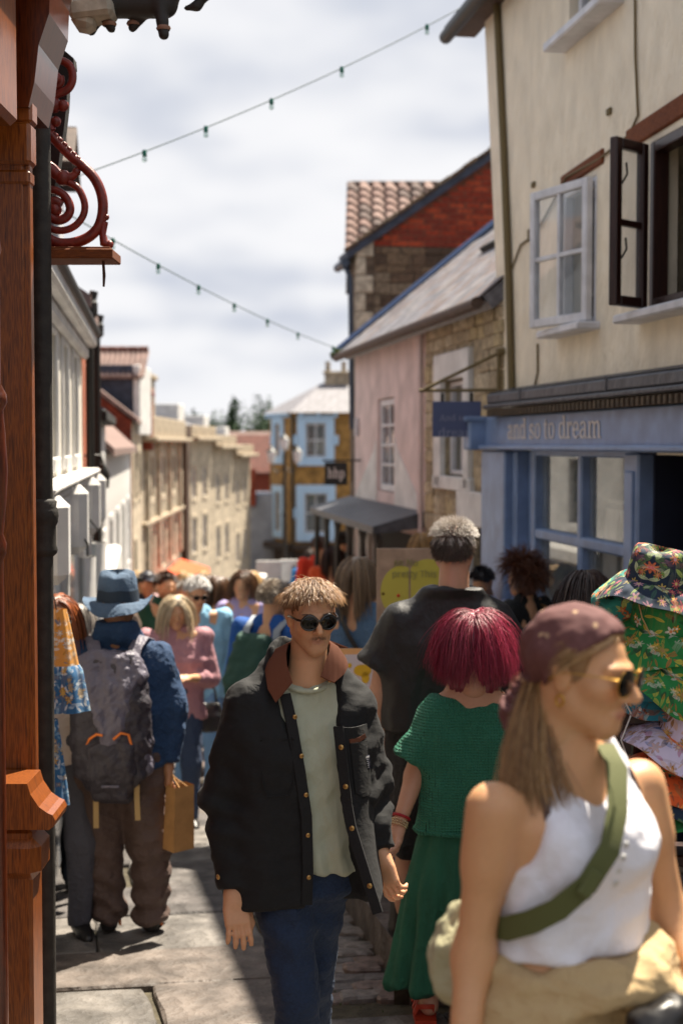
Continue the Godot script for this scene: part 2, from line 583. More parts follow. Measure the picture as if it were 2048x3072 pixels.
func materials() -> void:
	var mottle := noise_tex("mottle", 0.008, 0.62, 1.0)
	var soft_mottle := noise_tex("soft", 0.006, 0.82, 1.0)
	var fine := noise_tex("fine", 0.06, 0.70, 1.0)
	var bump := noise_tex("bump", 0.02, 0, 1, 6.0)
	var cleft := noise_tex("cleft", 0.006, 0, 1, 14.0, FastNoiseLite.TYPE_SIMPLEX_SMOOTH, 5, 1024, null, FastNoiseLite.FRACTAL_RIDGED)
	var fine_bump := noise_tex("fine_bump", 0.09, 0, 1, 5.0)
	var weave := weave_normal("weave", 64, 8, 8, 0.9)
	var twill := image_tex("twill", 64, func(x, y):
		var a: float = TAU * (x + y) / 64.0 * 6.0
		var m := Vector3(-cos(a) * 0.6, -cos(a) * 0.6, 1.0).normalized()
		return Color(m.x * 0.5 + 0.5, m.y * 0.5 + 0.5, m.z * 0.5 + 0.5))
	var stain := noise_tex("stain", 0.004, 0.55, 1.0, 0.0, FastNoiseLite.TYPE_SIMPLEX_SMOOTH, 6, 1024)
	M.fine = fine; M.bump = bump
	for i in 5:
		M["slab%d" % i] = mat(["85807b", "75706d", "8c8680", "6c6765", "7e746d"][i], 0.62, {"t": stain, "nt": cleft, "ns": 0.9, "s": Vector3(0.9, 0.9, 0.9), "world": true, "spec": 0.42})
	for i in 3:
		M["sett%d" % i] = mat(["7d7672", "948b84", "8d7a70"][i], 0.5, {"t": mottle, "nt": bump, "ns": 0.7, "s": 3.0, "world": true})
	M.soil = mat("57503f", 0.95, {"t": mottle, "nt": bump, "ns": 1.0, "s": 2.0, "world": true})
	M.moss = mat("4a5a1f", 0.9, {"t": mottle, "s": 8.0, "world": true})
	M.yellow = mat("efe2ca", 0.9, {"t": noise_tex("stain_soft", 0.005, 0.90, 1.0, 0.0, FastNoiseLite.TYPE_SIMPLEX_SMOOTH, 5, 1024), "nt": bump, "ns": 0.55, "s": Vector3(0.7, 0.35, 0.7)})
	M.pink = mat("e3cdc8", 0.9, {"t": soft_mottle, "nt": bump, "ns": 0.2, "s": 0.6})
	M.white_paint = mat("e2e0dd", 0.7, {"t": soft_mottle, "s": 0.8})
	M.white_wood = mat("dcdce0", 0.45, {"t": soft_mottle, "s": 1.5})
	M.cream = mat("e4ddcf", 0.85, {"t": soft_mottle, "nt": bump, "ns": 0.2, "s": 0.5})
	M.lead = mat("5c5d63", 0.55, {"t": mottle, "nt": bump, "ns": 0.4, "s": 1.6, "metal": 0.2})
	M.dentil = mat("6a5a48", 0.9, {"t": mottle, "s": 4.0})
	M.blue = mat("7f97be", 0.42, {"t": soft_mottle, "nt": fine_bump, "ns": 0.08, "s": 1.2})
	M.navy = mat("20263a", 0.5, {"t": soft_mottle, "s": 1.0})
	M.signblue = mat("3d486c", 0.5)
	M.letters = mat("cdc4be", 0.6)
	M.sign_letters = mat("7c8199", 0.6)
	M.black_iron = mat("24231f", 0.5, {"t": mottle, "nt": bump, "ns": 0.3, "s": 6.0})
	M.cable = mat("6b5c3c", 0.8)
	M.brown_wood = mat("3a1d14", 0.4, {"t": mottle, "s": Vector3(8, 1, 8)})
	M.stone_tan = mat("c8b596", 0.92, {"t": mottle, "nt": bump, "ns": 0.5, "s": 0.9})
	for i in 4:
		M["rubble%d" % i] = mat(["c6b493", "d2c2a4", "b8a687", "cdb98f"][i], 0.92, {"t": mottle, "nt": bump, "ns": 0.7, "s": 2.5, "world": true})
		M["dark_rubble%d" % i] = mat(["6d5846", "7d6852", "5c4a3b", "8a7a66"][i], 0.92, {"t": mottle, "nt": bump, "ns": 0.7, "s": 2.5, "world": true})
		M["brick%d" % i] = mat(["a83f22", "96361e", "b54c2a", "8a3420"][i], 0.9, {"t": mottle, "nt": bump, "ns": 0.4, "s": 3.0, "world": true})
		M["slate%d" % i] = mat(["8d8a90", "7c7a80", "9a9494", "857672"][i], 0.55, {"t": mottle, "nt": bump, "ns": 0.4, "s": 2.0, "world": true})
		M["pantile%d" % i] = mat(["85645a", "74544c", "94766c", "5c453f"][i], 0.85, {"t": mottle, "s": 2.0, "world": true})
	M.mortar = mat("b3a488", 0.95, {"t": mottle, "s": 2.0})
	M.dark_mortar = mat("6e5f50", 0.95, {"t": mottle, "s": 2.0})
	M.brick_mortar = mat("7d4a37", 0.95, {"t": mottle, "s": 2.0})
	M.quoin = mat("cfc3ae", 0.9, {"t": mottle, "nt": bump, "ns": 0.3, "s": 1.5})
	M.bath = mat("dccbb0", 0.9, {"t": mottle, "nt": bump, "ns": 0.3, "s": 0.5})
	M.bath_dark = mat("bcab92", 0.92, {"t": mottle, "nt": bump, "ns": 0.4, "s": 0.6})
	M.ochre = mat("b58a4c", 0.92, {"t": mottle, "nt": bump, "ns": 0.5, "s": 0.45})
	M.paleblue = mat("aecbe6", 0.7)
	M.gutter = mat("5a4437", 0.7, {"t": mottle, "s": 3.0})
	M.orange_brick = mat("c4663c", 0.9, {"t": mottle, "s": 0.8})
	M.red_brick = mat("96452f", 0.9, {"t": mottle, "s": 0.8})
	M.clay = mat("957a72", 0.85, {"t": mottle, "s": 0.7})
	M.clay_red = mat("7c4a3e", 0.85, {"t": mottle, "s": 0.7})
	M.slate_dark = mat("3c4456", 0.7, {"t": mottle, "s": 1.0})
	M.greywall = mat("9aa0ae", 0.85, {"t": soft_mottle, "s": 0.4})
	M.orange = mat("ee5a1c", 0.8, {"t": soft_mottle, "s": 1.0})
	M.red = mat("b3201c", 0.6)
	M.dark = mat("1c1a18", 0.8)
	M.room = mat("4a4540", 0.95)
	M.glass = pane_mat("b8c4c8", 0.22)
	M.far_glass = mat("55606c", 0.12, {"spec": 0.6})
	M.curtain = mat("d8d2c6", 0.9)
	M.gold = mat("c89a48", 0.28, {"metal": 0.9})
	M.brass = mat("b8935a", 0.35, {"metal": 0.8})
	M.varnish = mat("ffffff", 0.34, {"t": noise_tex("grain", 0.02, 0, 1, 0.0, FastNoiseLite.TYPE_SIMPLEX_SMOOTH, 5, 512, grad([[0.0, "3c1c08"], [0.3, "783c10"], [0.5, "96521a"], [0.7, "6c350e"], [1.0, "a8642a"]])), "s": Vector3(7.0, 0.5, 7.0), "coat": 0.5, "coat_r": 0.25, "nt": fine_bump, "ns": 0.05})
	M.dark_varnish = mat("b09088", 0.28, {"t": tex["grain"], "s": Vector3(7.0, 0.5, 7.0), "coat": 0.6, "coat_r": 0.2})
	M.old_wood = mat("d8d0c4", 0.85, {"t": tex["grain"], "s": Vector3(1.0, 14.0, 14.0), "nt": bump, "ns": 0.5})
	M.red_iron = mat("8f2f22", 0.42, {"t": mottle, "s": 7.0, "nt": bump, "ns": 0.35})
	M.pipe = mat("3b3732", 0.7, {"t": stain, "s": 3.0, "nt": bump, "ns": 0.4})
	# cloth
	var wrinkle := noise_tex("wrinkle", 0.010, 0, 1, 26.0, FastNoiseLite.TYPE_SIMPLEX_SMOOTH, 3, 512, null, FastNoiseLite.FRACTAL_RIDGED)
	M.wrinkle = wrinkle
	M.weave = weave; M.twill = twill; M.mottle = mottle; M.soft = soft_mottle
	M.canvas = mat("141517", 0.85, {"nt": wrinkle, "ns": 0.12, "s": Vector3(2.2, 3.6, 2.2), "sheen": 0.2, "t": fine})
	M.cord = mat("6e402b", 0.9, {"nt": weave_normal("cord", 64, 12, 0, 1.0), "ns": 0.5, "s": 22.0, "sheen": 0.3})
	M.sage = mat("aeb29c", 0.9, {"nt": wrinkle, "ns": 0.2, "s": Vector3(2.4, 1.2, 2.4), "sheen": 0.2})
	M.denim = mat("243754", 0.88, {"nt": wrinkle, "ns": 0.35, "s": Vector3(2.5, 4.0, 2.5), "t": fine, "sheen": 0.3})
	M.denim_light = mat("6f93bd", 0.88, {"t": fine, "s": 4.0})
	M.black_tee = mat("1c1c1e", 0.6, {"nt": wrinkle, "ns": 0.14, "s": Vector3(2.0, 1.2, 2.0), "sheen": 0.25})
	M.black_short = mat("1b1b1d", 0.85, {"nt": wrinkle, "ns": 0.5, "s": 2.2, "sheen": 0.2})
	M.green_knit = mat("29735a", 0.85, {"nt": weave_normal("waffle", 128, 10, 10, 1.5), "ns": 0.9, "s": 9.0, "sheen": 0.4})
	M.green_skirt = mat("225f46", 0.88, {"nt": wrinkle, "ns": 0.35, "s": Vector3(3.0, 0.8, 3.0), "t": soft_mottle, "sheen": 0.25})
	M.tank = mat("e6e4ea", 0.88, {"nt": wrinkle, "ns": 0.22, "s": Vector3(2.6, 2.0, 2.6), "sheen": 0.2})
	M.tan = mat("b89d72", 0.9, {"nt": wrinkle, "ns": 0.5, "s": Vector3(1.6, 3.4, 1.6), "sheen": 0.35})
	M.olive = mat("55592f", 0.8, {"nt": weave, "ns": 0.4, "s": 36.0, "sheen": 0.3})
	M.olive_bag = mat("a8a483", 0.88, {"nt": wrinkle, "ns": 0.4, "s": 3.5})
	M.shirt_blue = mat("24466f", 0.85, {"nt": wrinkle, "ns": 0.4, "s": Vector3(2.8, 2.0, 2.8), "t": fine, "sheen": 0.35})
	M.hat_blue = mat("4a617b", 0.85, {"nt": wrinkle, "ns": 0.35, "s": 3.0, "t": soft_mottle, "sheen": 0.3})
	M.hat_band = mat("22303f", 0.85, {"nt": weave, "ns": 0.2, "s": 30.0})
	M.pack = mat("605c6a", 0.55, {"nt": wrinkle, "ns": 0.4, "s": 3.2, "sheen": 0.4})
	M.pack_dark = mat("353139", 0.6, {"nt": wrinkle, "ns": 0.4, "s": 3.2})
	M.brown_trouser = mat("54423b", 0.72, {"nt": wrinkle, "ns": 0.45, "s": Vector3(2.0, 3.0, 2.0), "sheen": 0.35})
	M.webbing = mat("b89a68", 0.85, {"nt": weave, "ns": 0.4, "s": 40.0})
	M.orange_cord = mat("e0792e", 0.7)
	M.kraft = mat("b98a54", 0.85, {"t": soft_mottle, "s": 4.0})
	M.leather_black = mat("1d1b1b", 0.4, {"nt": bump, "ns": 0.3, "s": 8.0})
	M.shoe_red = mat("b3381f", 0.45)
	M.rubber = mat("2a2725", 0.8)
	M.lens = mat("060504", 0.06, {"spec": 0.4})
	M.frame_black = mat("0b0b0c", 0.22, {"coat": 0.6})
	M.skin = mat("ffffff", 0.52, {"vc": true, "sss": 0.12, "nt": fine_bump, "ns": 0.16, "s": 10.0})
	M.hair = mat("ffffff", 0.38, {"vc": true, "spec": 0.6})
	M.plain = mat("ffffff", 0.85, {"vc": true, "nt": wrinkle, "ns": 0.35, "s": 2.6})
	M.bandana = mat("ffffff", 0.85, {"uv": false, "t": image_tex("dots", 128, func(x, y):
		for d in [[20, 24], [84, 50], [44, 92], [110, 108]]:
			if Vector2(x - d[0], y - d[1]).length() < 3.4:
				return Color("d9b98c")
		return Color("5e3a38").lerp(Color("6b4442"), 0.5 + 0.5 * sin(x * 0.4) * sin(y * 0.3))), "s": 6.0})

# a frame whose x runs along a facade (left to right as one faces it) and z out of it
func facade(o: Node3D, a: Vector2, b: Vector2) -> float:  # (x, z) of its left and right foot
	o.position = Vector3(a.x, 0, a.y)
	o.rotation.y = atan2(-(b.y - a.y), b.x - a.x)
	return a.distance_to(b)
func wall_geo(x0: float, x1: float, y0: float, y1: float, holes: Array, reveal: float, deep: float, warp: Variant = null, closed := true) -> Geo:
	var g := Geo.new()
	var xs := [x0, x1]; var ys := [y0, y1]
	for h in holes:
		xs.append_array([h.position.x, h.end.x]); ys.append_array([h.position.y, h.end.y])
	xs.sort(); ys.sort()
	for i in xs.size() - 1:
		for j in ys.size() - 1:
			var xa: float = xs[i]; var xb: float = xs[i + 1]; var ya: float = ys[j]; var yb: float = ys[j + 1]
			if xb - xa < 0.001 or yb - ya < 0.001 or xa < x0 - 0.001 or xb > x1 + 0.001 or ya < y0 - 0.001 or yb > y1 + 0.001:
				continue
			var c := Vector2((xa + xb) / 2.0, (ya + yb) / 2.0); var open := false
			for h in holes:
				open = open or h.has_point(c)
			if not open:
				g.poly([Vector3(xa, ya, 0), Vector3(xb, ya, 0), Vector3(xb, yb, 0), Vector3(xa, yb, 0)], Vector3.BACK)
	for h in holes:
		var p: Vector2 = h.position; var e: Vector2 = h.end
		g.poly([Vector3(p.x, p.y, 0), Vector3(p.x, e.y, 0), Vector3(p.x, e.y, -reveal), Vector3(p.x, p.y, -reveal)], Vector3.RIGHT)
		g.poly([Vector3(e.x, p.y, 0), Vector3(e.x, e.y, 0), Vector3(e.x, e.y, -reveal), Vector3(e.x, p.y, -reveal)], Vector3.LEFT)
		g.poly([Vector3(p.x, p.y, 0), Vector3(e.x, p.y, 0), Vector3(e.x, p.y, -reveal), Vector3(p.x, p.y, -reveal)], Vector3.UP)
		g.poly([Vector3(p.x, e.y, 0), Vector3(e.x, e.y, 0), Vector3(e.x, e.y, -reveal), Vector3(p.x, e.y, -reveal)], Vector3.DOWN)
	if closed:
		g.poly([Vector3(x0, y0, 0), Vector3(x0, y1, 0), Vector3(x0, y1, -deep), Vector3(x0, y0, -deep)], Vector3.LEFT)
		g.poly([Vector3(x1, y0, 0), Vector3(x1, y1, 0), Vector3(x1, y1, -deep), Vector3(x1, y0, -deep)], Vector3.RIGHT)
		g.poly([Vector3(x0, y0, -deep), Vector3(x1, y0, -deep), Vector3(x1, y1, -deep), Vector3(x0, y1, -deep)], Vector3.FORWARD)
		g.poly([Vector3(x0, y1, 0), Vector3(x1, y1, 0), Vector3(x1, y1, -deep), Vector3(x0, y1, -deep)], Vector3.UP)
	if warp != null:
		for i in g.v.size():
			g.v[i] = warp.call(g.v[i])
	return g
# a window set in an opening: frame mesh with its panes as children
func window(parent: Node3D, r: Rect2, z: float, m: Material, nx: int, ny: int, bar := 0.03, rail := 0.06, glass: Material = null, called := "window") -> MeshInstance3D:
	var g := Geo.new()
	var p := r.position; var e := r.end; var t := 0.05
	g.box(Vector3(p.x + rail / 2, (p.y + e.y) / 2, z), Vector3(rail, r.size.y, t), Basis.IDENTITY, 0.006)
	g.box(Vector3(e.x - rail / 2, (p.y + e.y) / 2, z), Vector3(rail, r.size.y, t), Basis.IDENTITY, 0.006)
	for y in [p.y + rail / 2, e.y - rail / 2]:
		g.box(Vector3((p.x + e.x) / 2, y, z), Vector3(r.size.x - 2 * rail, rail, t - 0.004), Basis.IDENTITY, 0.006)
	var iw := r.size.x - 2 * rail; var ih := r.size.y - 2 * rail
	for i in range(1, nx):
		g.box(Vector3(p.x + rail + iw * i / nx, (p.y + e.y) / 2, z), Vector3(bar, ih, t * 0.7), Basis.IDENTITY, 0.004)
	for j in range(1, ny):
		g.box(Vector3((p.x + e.x) / 2, p.y + rail + ih * j / ny, z), Vector3(iw, bar, t * 0.64), Basis.IDENTITY, 0.004)
	var o := part(called, g, m, parent)
	for i in nx:
		for j in ny:
			var q := Geo.new()
			var a := Vector2(p.x + rail + iw * i / nx, p.y + rail + ih * j / ny); var b := a + Vector2(iw / nx, ih / ny)
			q.poly([Vector3(a.x, a.y, z), Vector3(b.x, a.y, z), Vector3(b.x, b.y, z), Vector3(a.x, b.y, z)], Vector3.BACK)
			part("pane", q, glass if glass else M.glass, o)
	return o

func slab_geo(w: float, d: float, chip: float) -> Geo:
	var g := Geo.new()
	var ring := []
	var c := [Vector2(-w / 2, -d / 2), Vector2(w / 2, -d / 2), Vector2(w / 2, d / 2), Vector2(-w / 2, d / 2)]
	for i in 4:
		c[i] += Vector2(rnd(-chip, chip), rnd(-chip, chip)) * 1.4
	for i in 4:
		for k in 5:
			var p: Vector2 = c[i].lerp(c[(i + 1) % 4], k / 5.0)
			if k == 0:
				p -= p.normalized() * rnd(0.0, 0.022)
			ring.append(p + Vector2(rnd(-chip, chip), rnd(-chip, chip)) * 0.42)
	var top := PackedVector3Array(); var edge := PackedVector3Array(); var low := PackedVector3Array(); var mid := PackedVector3Array()
	for p in ring:
		var q: Vector2 = p
		var inn: Vector2 = q - q.normalized() * rnd(0.006, 0.016)
		top.append(Vector3(inn.x, rnd(-0.0015, 0.0015), inn.y)); mid.append(Vector3(inn.x * 0.6, rnd(-0.002, 0.003), inn.y * 0.6))
		edge.append(Vector3(q.x, -rnd(0.007, 0.013), q.y)); low.append(Vector3(q.x, -0.07, q.y))
	g.grid([mid, top], true)
	for i in ring.size():
		var j := (i + 1) % ring.size()
		var out := top[i] + Vector3(0, 0.02, 0)
		g.poly([top[i], top[j], edge[j], edge[i]], out)
		g.poly([edge[i], edge[j], low[j], low[i]], Vector3(edge[i].x, 0, edge[i].z))
	var s := g.v.size()
	g.vert(Vector3(0, 0.001, 0), Vector3.UP)
	for p in mid:
		g.vert(p, Vector3.UP)
	for i in ring.size():
		g.tri(s, s + 1 + (i + 1) % ring.size(), s + 1 + i)
	return g

func street() -> void:
	var g := Geo.new()
	# soil and bedding under everything, one sheet out to the horizon
	var zs := [30.0, 4.0, 0.0, -5.0, -10.0, -20.0, -40.0, -70.0, -110.0, -200.0, -900.0]
	var rows := []
	for z in zs:
		var y := ground_y(maxf(z, -75.0)) - 0.028
		var r := PackedVector3Array()
		for x in [-900.0, -60.0, -10.0, 0.0, 10.0, 60.0, 900.0]:
			r.append(Vector3(x, y, z))
		rows.append(r)
	g.grid(rows)
	struct("ground", g, M.soil, "earth and rubble bedding under the stone paving of the lane")
	var road := Node3D.new()
	road.name = "pavement"; add_child(road)
	tag(road, "sloping lane paved with worn grey flagstones and small setts", "", "", "structure")
	var tilt := Basis(Vector3.RIGHT, -atan(0.09))
	var s := 1.2
	var k := 0
	while s < 21.0:
		var d := rnd(0.42, 0.78) * (1.0 if s < 12.0 else 1.3)
		var z := -(s + d / 2)
		var left := -0.45 + 0.145 * z
		var right := (kerb_x(z) - 0.47) if z < -5.9 else 3.05 + 0.163 * z
		var x := left - rnd(0.0, 0.4)
		while x < right - 0.05:
			var w := rnd(0.45, 1.15)
			if right - x - w < 0.3:
				w = right - x
			var gap := rnd(0.004, 0.018)
			var o := part("paving_slab", slab_geo(w - gap, d - gap, 0.012), M["slab%d" % rng.randi_range(0, 4)], road)
			var off := rnd(-0.03, 0.03)
			o.transform = Transform3D(tilt * Basis(Vector3.UP, 0.20 + rnd(-0.012, 0.012)) * Basis(Vector3(rnd(-1, 1), 0, rnd(-1, 1)).normalized(), rnd(0, 0.006)), Vector3(x + w / 2, ground_y(z + off - (x + w / 2) * 0.203) + rnd(-0.004, 0.006), z + off - (x + w / 2) * 0.203))
			x += w
			k += 1
		s += d
	# setts in the gutter along the kerb
	var sett := []
	for i in 6:
		sett.append(slab_geo(rnd(0.17, 0.22), rnd(0.11, 0.14), 0.010).mesh())
	s = 5.95
	while s < 15.0:
		for i in 3:
			var z := -(s + rnd(-0.01, 0.01))
			var o := part("sett", sett[rng.randi_range(0, 5)], M["sett%d" % rng.randi_range(0, 2)], road)
			o.transform = Transform3D(tilt * Basis(Vector3.UP, 0.16 + rnd(-0.08, 0.08)) * Basis(Vector3(rnd(-1, 1), 0, rnd(-1, 1)).normalized(), rnd(0, 0.06)), Vector3(kerb_x(z) - 0.09 - 0.145 * i + (0.05 if int(s * 7.0) % 2 else -0.02), ground_y(z) + rnd(-0.012, 0.006), z))
		s += 0.135
	# beyond the flags one can tell apart
	g = Geo.new()
	rows = []
	for z in [-20.6, -30.0, -45.0, -60.0, -75.0]:
		rows.append(PackedVector3Array([Vector3(-9.0, ground_y(z) - 0.004, z), Vector3(0, ground_y(z) - 0.004, z), Vector3(9.0, ground_y(z) - 0.004, z)]))
	g.grid(rows)
	part("far_paving", g, M.slab1, road)
	# raised pavement along the shops on the right, with its kerb
	g = Geo.new()
	var up := Node3D.new()
	up.name = "raised_pavement"; add_child(up)
	tag(up, "raised stone pavement along the shops with a worn kerb", "", "", "structure")
	var zz := -5.85
	while zz > -24.0:
		var l := rnd(0.6, 0.95)
		var za := zz; var zb := zz - l + 0.012
		var xa := kerb_x(za); var xb := kerb_x(zb)
		g = Geo.new()
		var w := Vector3(0.16, 0, 0)
		var q := [Vector3(xa, pave_y(za), za), Vector3(xa, pave_y(za), za) + w, Vector3(xb, pave_y(zb), zb) + w, Vector3(xb, pave_y(zb), zb)]
		g.poly(q, Vector3.UP)
		var dn := Vector3(0, -0.9, 0)
		for i in 4:
			g.poly([q[i], q[(i + 1) % 4], q[(i + 1) % 4] + dn, q[i] + dn], (q[i] + q[(i + 1) % 4] - q[(i + 2) % 4] - q[(i + 3) % 4]))
		part("kerb_stone", g, M["slab%d" % rng.randi_range(0, 4)], up)
		var x := 0.17
		while x < 2.4:
			var ww := rnd(0.5, 0.9)
			var zc := (za + zb) / 2
			var o := part("paving_slab", slab_geo(ww - 0.012, l - 0.014, 0.008), M["slab%d" % rng.randi_range(0, 4)], up)
			o.transform = Transform3D(Basis(Vector3.RIGHT, -atan(0.065)) * Basis(Vector3.UP, 0.16), Vector3(kerb_x(zc) + x + ww / 2, pave_y(zc - (x + ww / 2) * 0.16) + rnd(-0.004, 0.003), zc - (x + ww / 2) * 0.16))
			x += ww
		zz -= l
	g = Geo.new()
	rows = []
	for z in [-5.9, -10.0, -16.0, -24.0]:
		rows.append(PackedVector3Array([Vector3(kerb_x(z) + 0.02, pave_y(z) - 0.02, z), Vector3(kerb_x(z) + 3.2, pave_y(z) - 0.02, z)]))
	g.grid(rows)
	g.poly([Vector3(0.22, -0.9, -5.88), Vector3(3.4, -0.9, -5.88), Vector3(3.4, pave_y(-5.88) - 0.02, -5.88), Vector3(0.22, pave_y(-5.88) - 0.02, -5.88)], Vector3.BACK)
	part("bedding", g, M.soil, up)
	# moss and weeds in the joints
	var blade := Geo.new()
	for i in 5:
		var a := rnd(0, TAU); var lean := rnd(0.3, 0.9); var hgt := rnd(0.6, 1.0)
		var dr := Vector3(cos(a), 0, sin(a)); var sd := Vector3(-sin(a), 0, cos(a)) * 0.22
		blade.poly([-sd, sd, dr * lean + Vector3(0, hgt, 0)], -dr + Vector3.UP)
	var mm := MultiMesh.new()
	mm.transform_format = MultiMesh.TRANSFORM_3D
	mm.mesh = blade.mesh(); mm.instance_count = 420
	for i in 420:
		var z := -rnd(5.4, 11.0)
		var x := kerb_x(z) - rnd(0.0, 0.5) if i % 3 else rnd(-0.9, 0.3)
		var sc := rnd(0.006, 0.015)
		mm.set_instance_transform(i, Transform3D(Basis(Vector3.UP, rnd(0, TAU)).scaled(Vector3(sc, sc * 1.1, sc)), Vector3(x, ground_y(z) - 0.016, z)))
	var ms := MultiMeshInstance3D.new()
	ms.name = "moss"; ms.multimesh = mm; ms.material_override = M.moss
	add_child(ms)
	tag(ms, "tufts of moss and weed in the joints of the paving", "moss", "", "stuff")

# ---------------------------------------------------------------- right side of the lane
func lettering(parent: Node3D, text: String, size: float, m: Material, serif := true, bold := false, italic := false, called := "lettering") -> MeshInstance3D:
	var f := SystemFont.new()
	f.font_names = PackedStringArray(["Droid Serif" if serif else "Droid Sans"])
	f.font_weight = 700 if bold else 400
	var t := TextMesh.new()
	t.text = text; t.font = f; t.font_size = 64; t.pixel_size = size / 64.0; t.depth = 0.006; t.curve_step = 1.0
	t.horizontal_alignment = HORIZONTAL_ALIGNMENT_LEFT
	return part(called, t, m, parent)

func yellow_house() -> void:
	var o := thing("cream_house", "tall cream rendered house with a blue shopfront and open windows", "house")
	var X := Vector2(0.1609, 0.987)
	facade(o, Vector2(1.207, -11.0), Vector2(1.207, -11.0) + X)
	var lean := func(p: Vector3) -> Vector3:
		if p.x < 0.5:
			p.x -= (p.y - 2.1) * 0.25 * (0.5 - p.x) / 0.5 if p.y > 2.1 else 0.0
		return p
	# the wall above the shop, with openings
	var h1 := Rect2(1.56, 2.55, 0.66, 0.90); var h2 := Rect2(3.1, 2.54, 0.95, 0.92); var h3 := Rect2(1.66, 4.42, 0.92, 0.66)
	part("wall", wall_geo(0.12, 2.75, 2.06, 5.15, [h1, h3], 0.16, 5.0, lean), M.yellow, o)
	part("wall", wall_geo(2.75, 3.7, 3.62, 4.45, [], 0.16, 5.0), M.yellow, o)  # top stepped down above the view, shaped so sunlight reaches the people
	part("wall", wall_geo(2.75, 9.0, 2.06, 3.62, [h2], 0.16, 5.0), M.yellow, o)  # lower still towards the camera, its unseen top shaped for the same sunlight
	# end wall behind the shop and the party wall below
	part("wall", wall_geo(0.15, 9.0, -1.6, 2.06, [Rect2(1.0, -0.32, 2.02, 2.08), Rect2(3.2, -1.5, 1.1, 3.24)], 0.05, 5.0), M.yellow, o)
	# eaves and roof
	var g := Geo.new()
	g.box(Vector3(0.95, 5.20, 0.06), Vector3(3.7, 0.12, 0.22), Basis.IDENTITY, 0.02)
	part("eaves_board", g, M.gutter, o)
	g = Geo.new()
	g.poly([Vector3(-1.0, 5.25, 0.2), Vector3(2.95, 5.25, 0.2), Vector3(2.95, 7.6, -2.6), Vector3(-1.0, 7.6, -2.6)], Vector3(0, 1, 1))
	g.poly([Vector3(-1.0, 5.19, 0.2), Vector3(2.95, 5.19, 0.2), Vector3(2.95, 7.5, -2.6), Vector3(-1.0, 7.5, -2.6)], Vector3(0, -1, -1))
	g.poly([Vector3(-1.0, 5.19, 0.2), Vector3(-1.0, 5.25, 0.2), Vector3(-1.0, 7.6, -2.6), Vector3(-1.0, 7.5, -2.6)], Vector3.LEFT)
	g.poly([Vector3(-1.0, 5.19, 0.2), Vector3(2.95, 5.19, 0.2), Vector3(2.95, 5.25, 0.2), Vector3(-1.0, 5.25, 0.2)], Vector3.BACK)
	part("roof", g, M.slate_dark, o)
	g = Geo.new()
	g.tube([Vector3(-0.95, 5.15, 0.2), Vector3(3.0, 5.15, 0.2)], 0.055, 10)
	part("gutter", g, M.black_iron, o)
	# white casement standing open
	g = Geo.new()
	frame_around(g, Rect2(1.60, 2.59, 0.58, 0.82), 0.04, -0.03, 0.07)
	part("window_frame", g, M.white_wood, o)
	g = Geo.new()
	g.box(Vector3(1.88, 2.525, 0.05), Vector3(0.84, 0.05, 0.2), Basis.IDENTITY, 0.01)
	part("sill", g, M.white_wood, o)
	var sash := Node3D.new()
	sash.name = "open_casement"; o.add_child(sash, true)
	sash.position = Vector3(2.21, 0, 0.04); sash.rotation.y = PI + 0.26
	window(sash, Rect2(0.0, 2.56, 0.66, 0.88), 0.0, M.white_wood, 2, 2, 0.028, 0.055, null, "sash")
	# timber lintels bare of render
	g = Geo.new()
	g.box(Vector3(1.95, 3.53, 0.004), Vector3(0.8, 0.09, 0.03), Basis(Vector3.BACK, 0.03), 0.01)
	part("lintel", g, M.old_wood, o)
	g = Geo.new()
	g.box(Vector3(3.5, 3.56, 0.004), Vector3(1.5, 0.12, 0.03), Basis(Vector3.BACK, 0.02), 0.01)
	part("lintel", g, M.old_wood, o)
	# dark brown window, its casement folded back against the wall
	g = Geo.new()
	for x in [3.13, 4.02]:
		g.box(Vector3(x, 3.0, -0.04), Vector3(0.06, 0.92, 0.09), Basis.IDENTITY, 0.006)
	for y in [2.57, 3.43]:
		g.box(Vector3(3.575, y, -0.04), Vector3(0.83, 0.06, 0.086), Basis.IDENTITY, 0.006)
	part("window_frame", g, M.brown_wood, o)
	g = Geo.new()
	g.box(Vector3(3.55, 2.5, 0.06), Vector3(1.2, 0.05, 0.2), Basis.IDENTITY, 0.01)
	part("sill", g, M.white_wood, o)
	sash = Node3D.new()
	sash.name = "open_casement"; o.add_child(sash, true)
	sash.position = Vector3(3.10, 0, 0.03); sash.rotation.y = -0.95
	var sw := window(sash, Rect2(0.0, 2.55, 0.31, 0.90), 0.0, M.brown_wood, 1, 2, 0.035, 0.055, null, "sash")
	tag(sash, "dark brown casement folded back")
	g = Geo.new()
	for y in [2.8, 3.2]:
		g.tube([Vector3(0.27, y, -0.03), Vector3(0.25, y + 0.05, -0.05), Vector3(0.26, y + 0.11, -0.05)], 0.006, 6)
	part("catch", g, M.dark, sw)
	# upper window
	window(o, Rect2(1.67, 4.43, 0.9, 0.64), -0.08, M.white_wood, 2, 1, 0.05, 0.06)
	g = Geo.new()
	g.box(Vector3(2.12, 4.385, 0.05), Vector3(1.1, 0.06, 0.2), Basis.IDENTITY, 0.01)
	part("sill", g, M.white_wood, o)
	# rooms behind the windows
	g = Geo.new()
	for r in [h1, h2, h3]:
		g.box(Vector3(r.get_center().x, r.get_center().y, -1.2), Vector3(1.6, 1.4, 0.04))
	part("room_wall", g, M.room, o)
	# cables and pipe on the wall
	g = Geo.new()
	g.tube([Vector3(0.0, 5.15, 0.03), Vector3(0.22, 4.0, 0.03), Vector3(0.38, 3.0, 0.03), Vector3(0.47, 2.2, 0.03)], 0.028, 8)
	part("downpipe", g, M.cable, o)
	g = Geo.new()
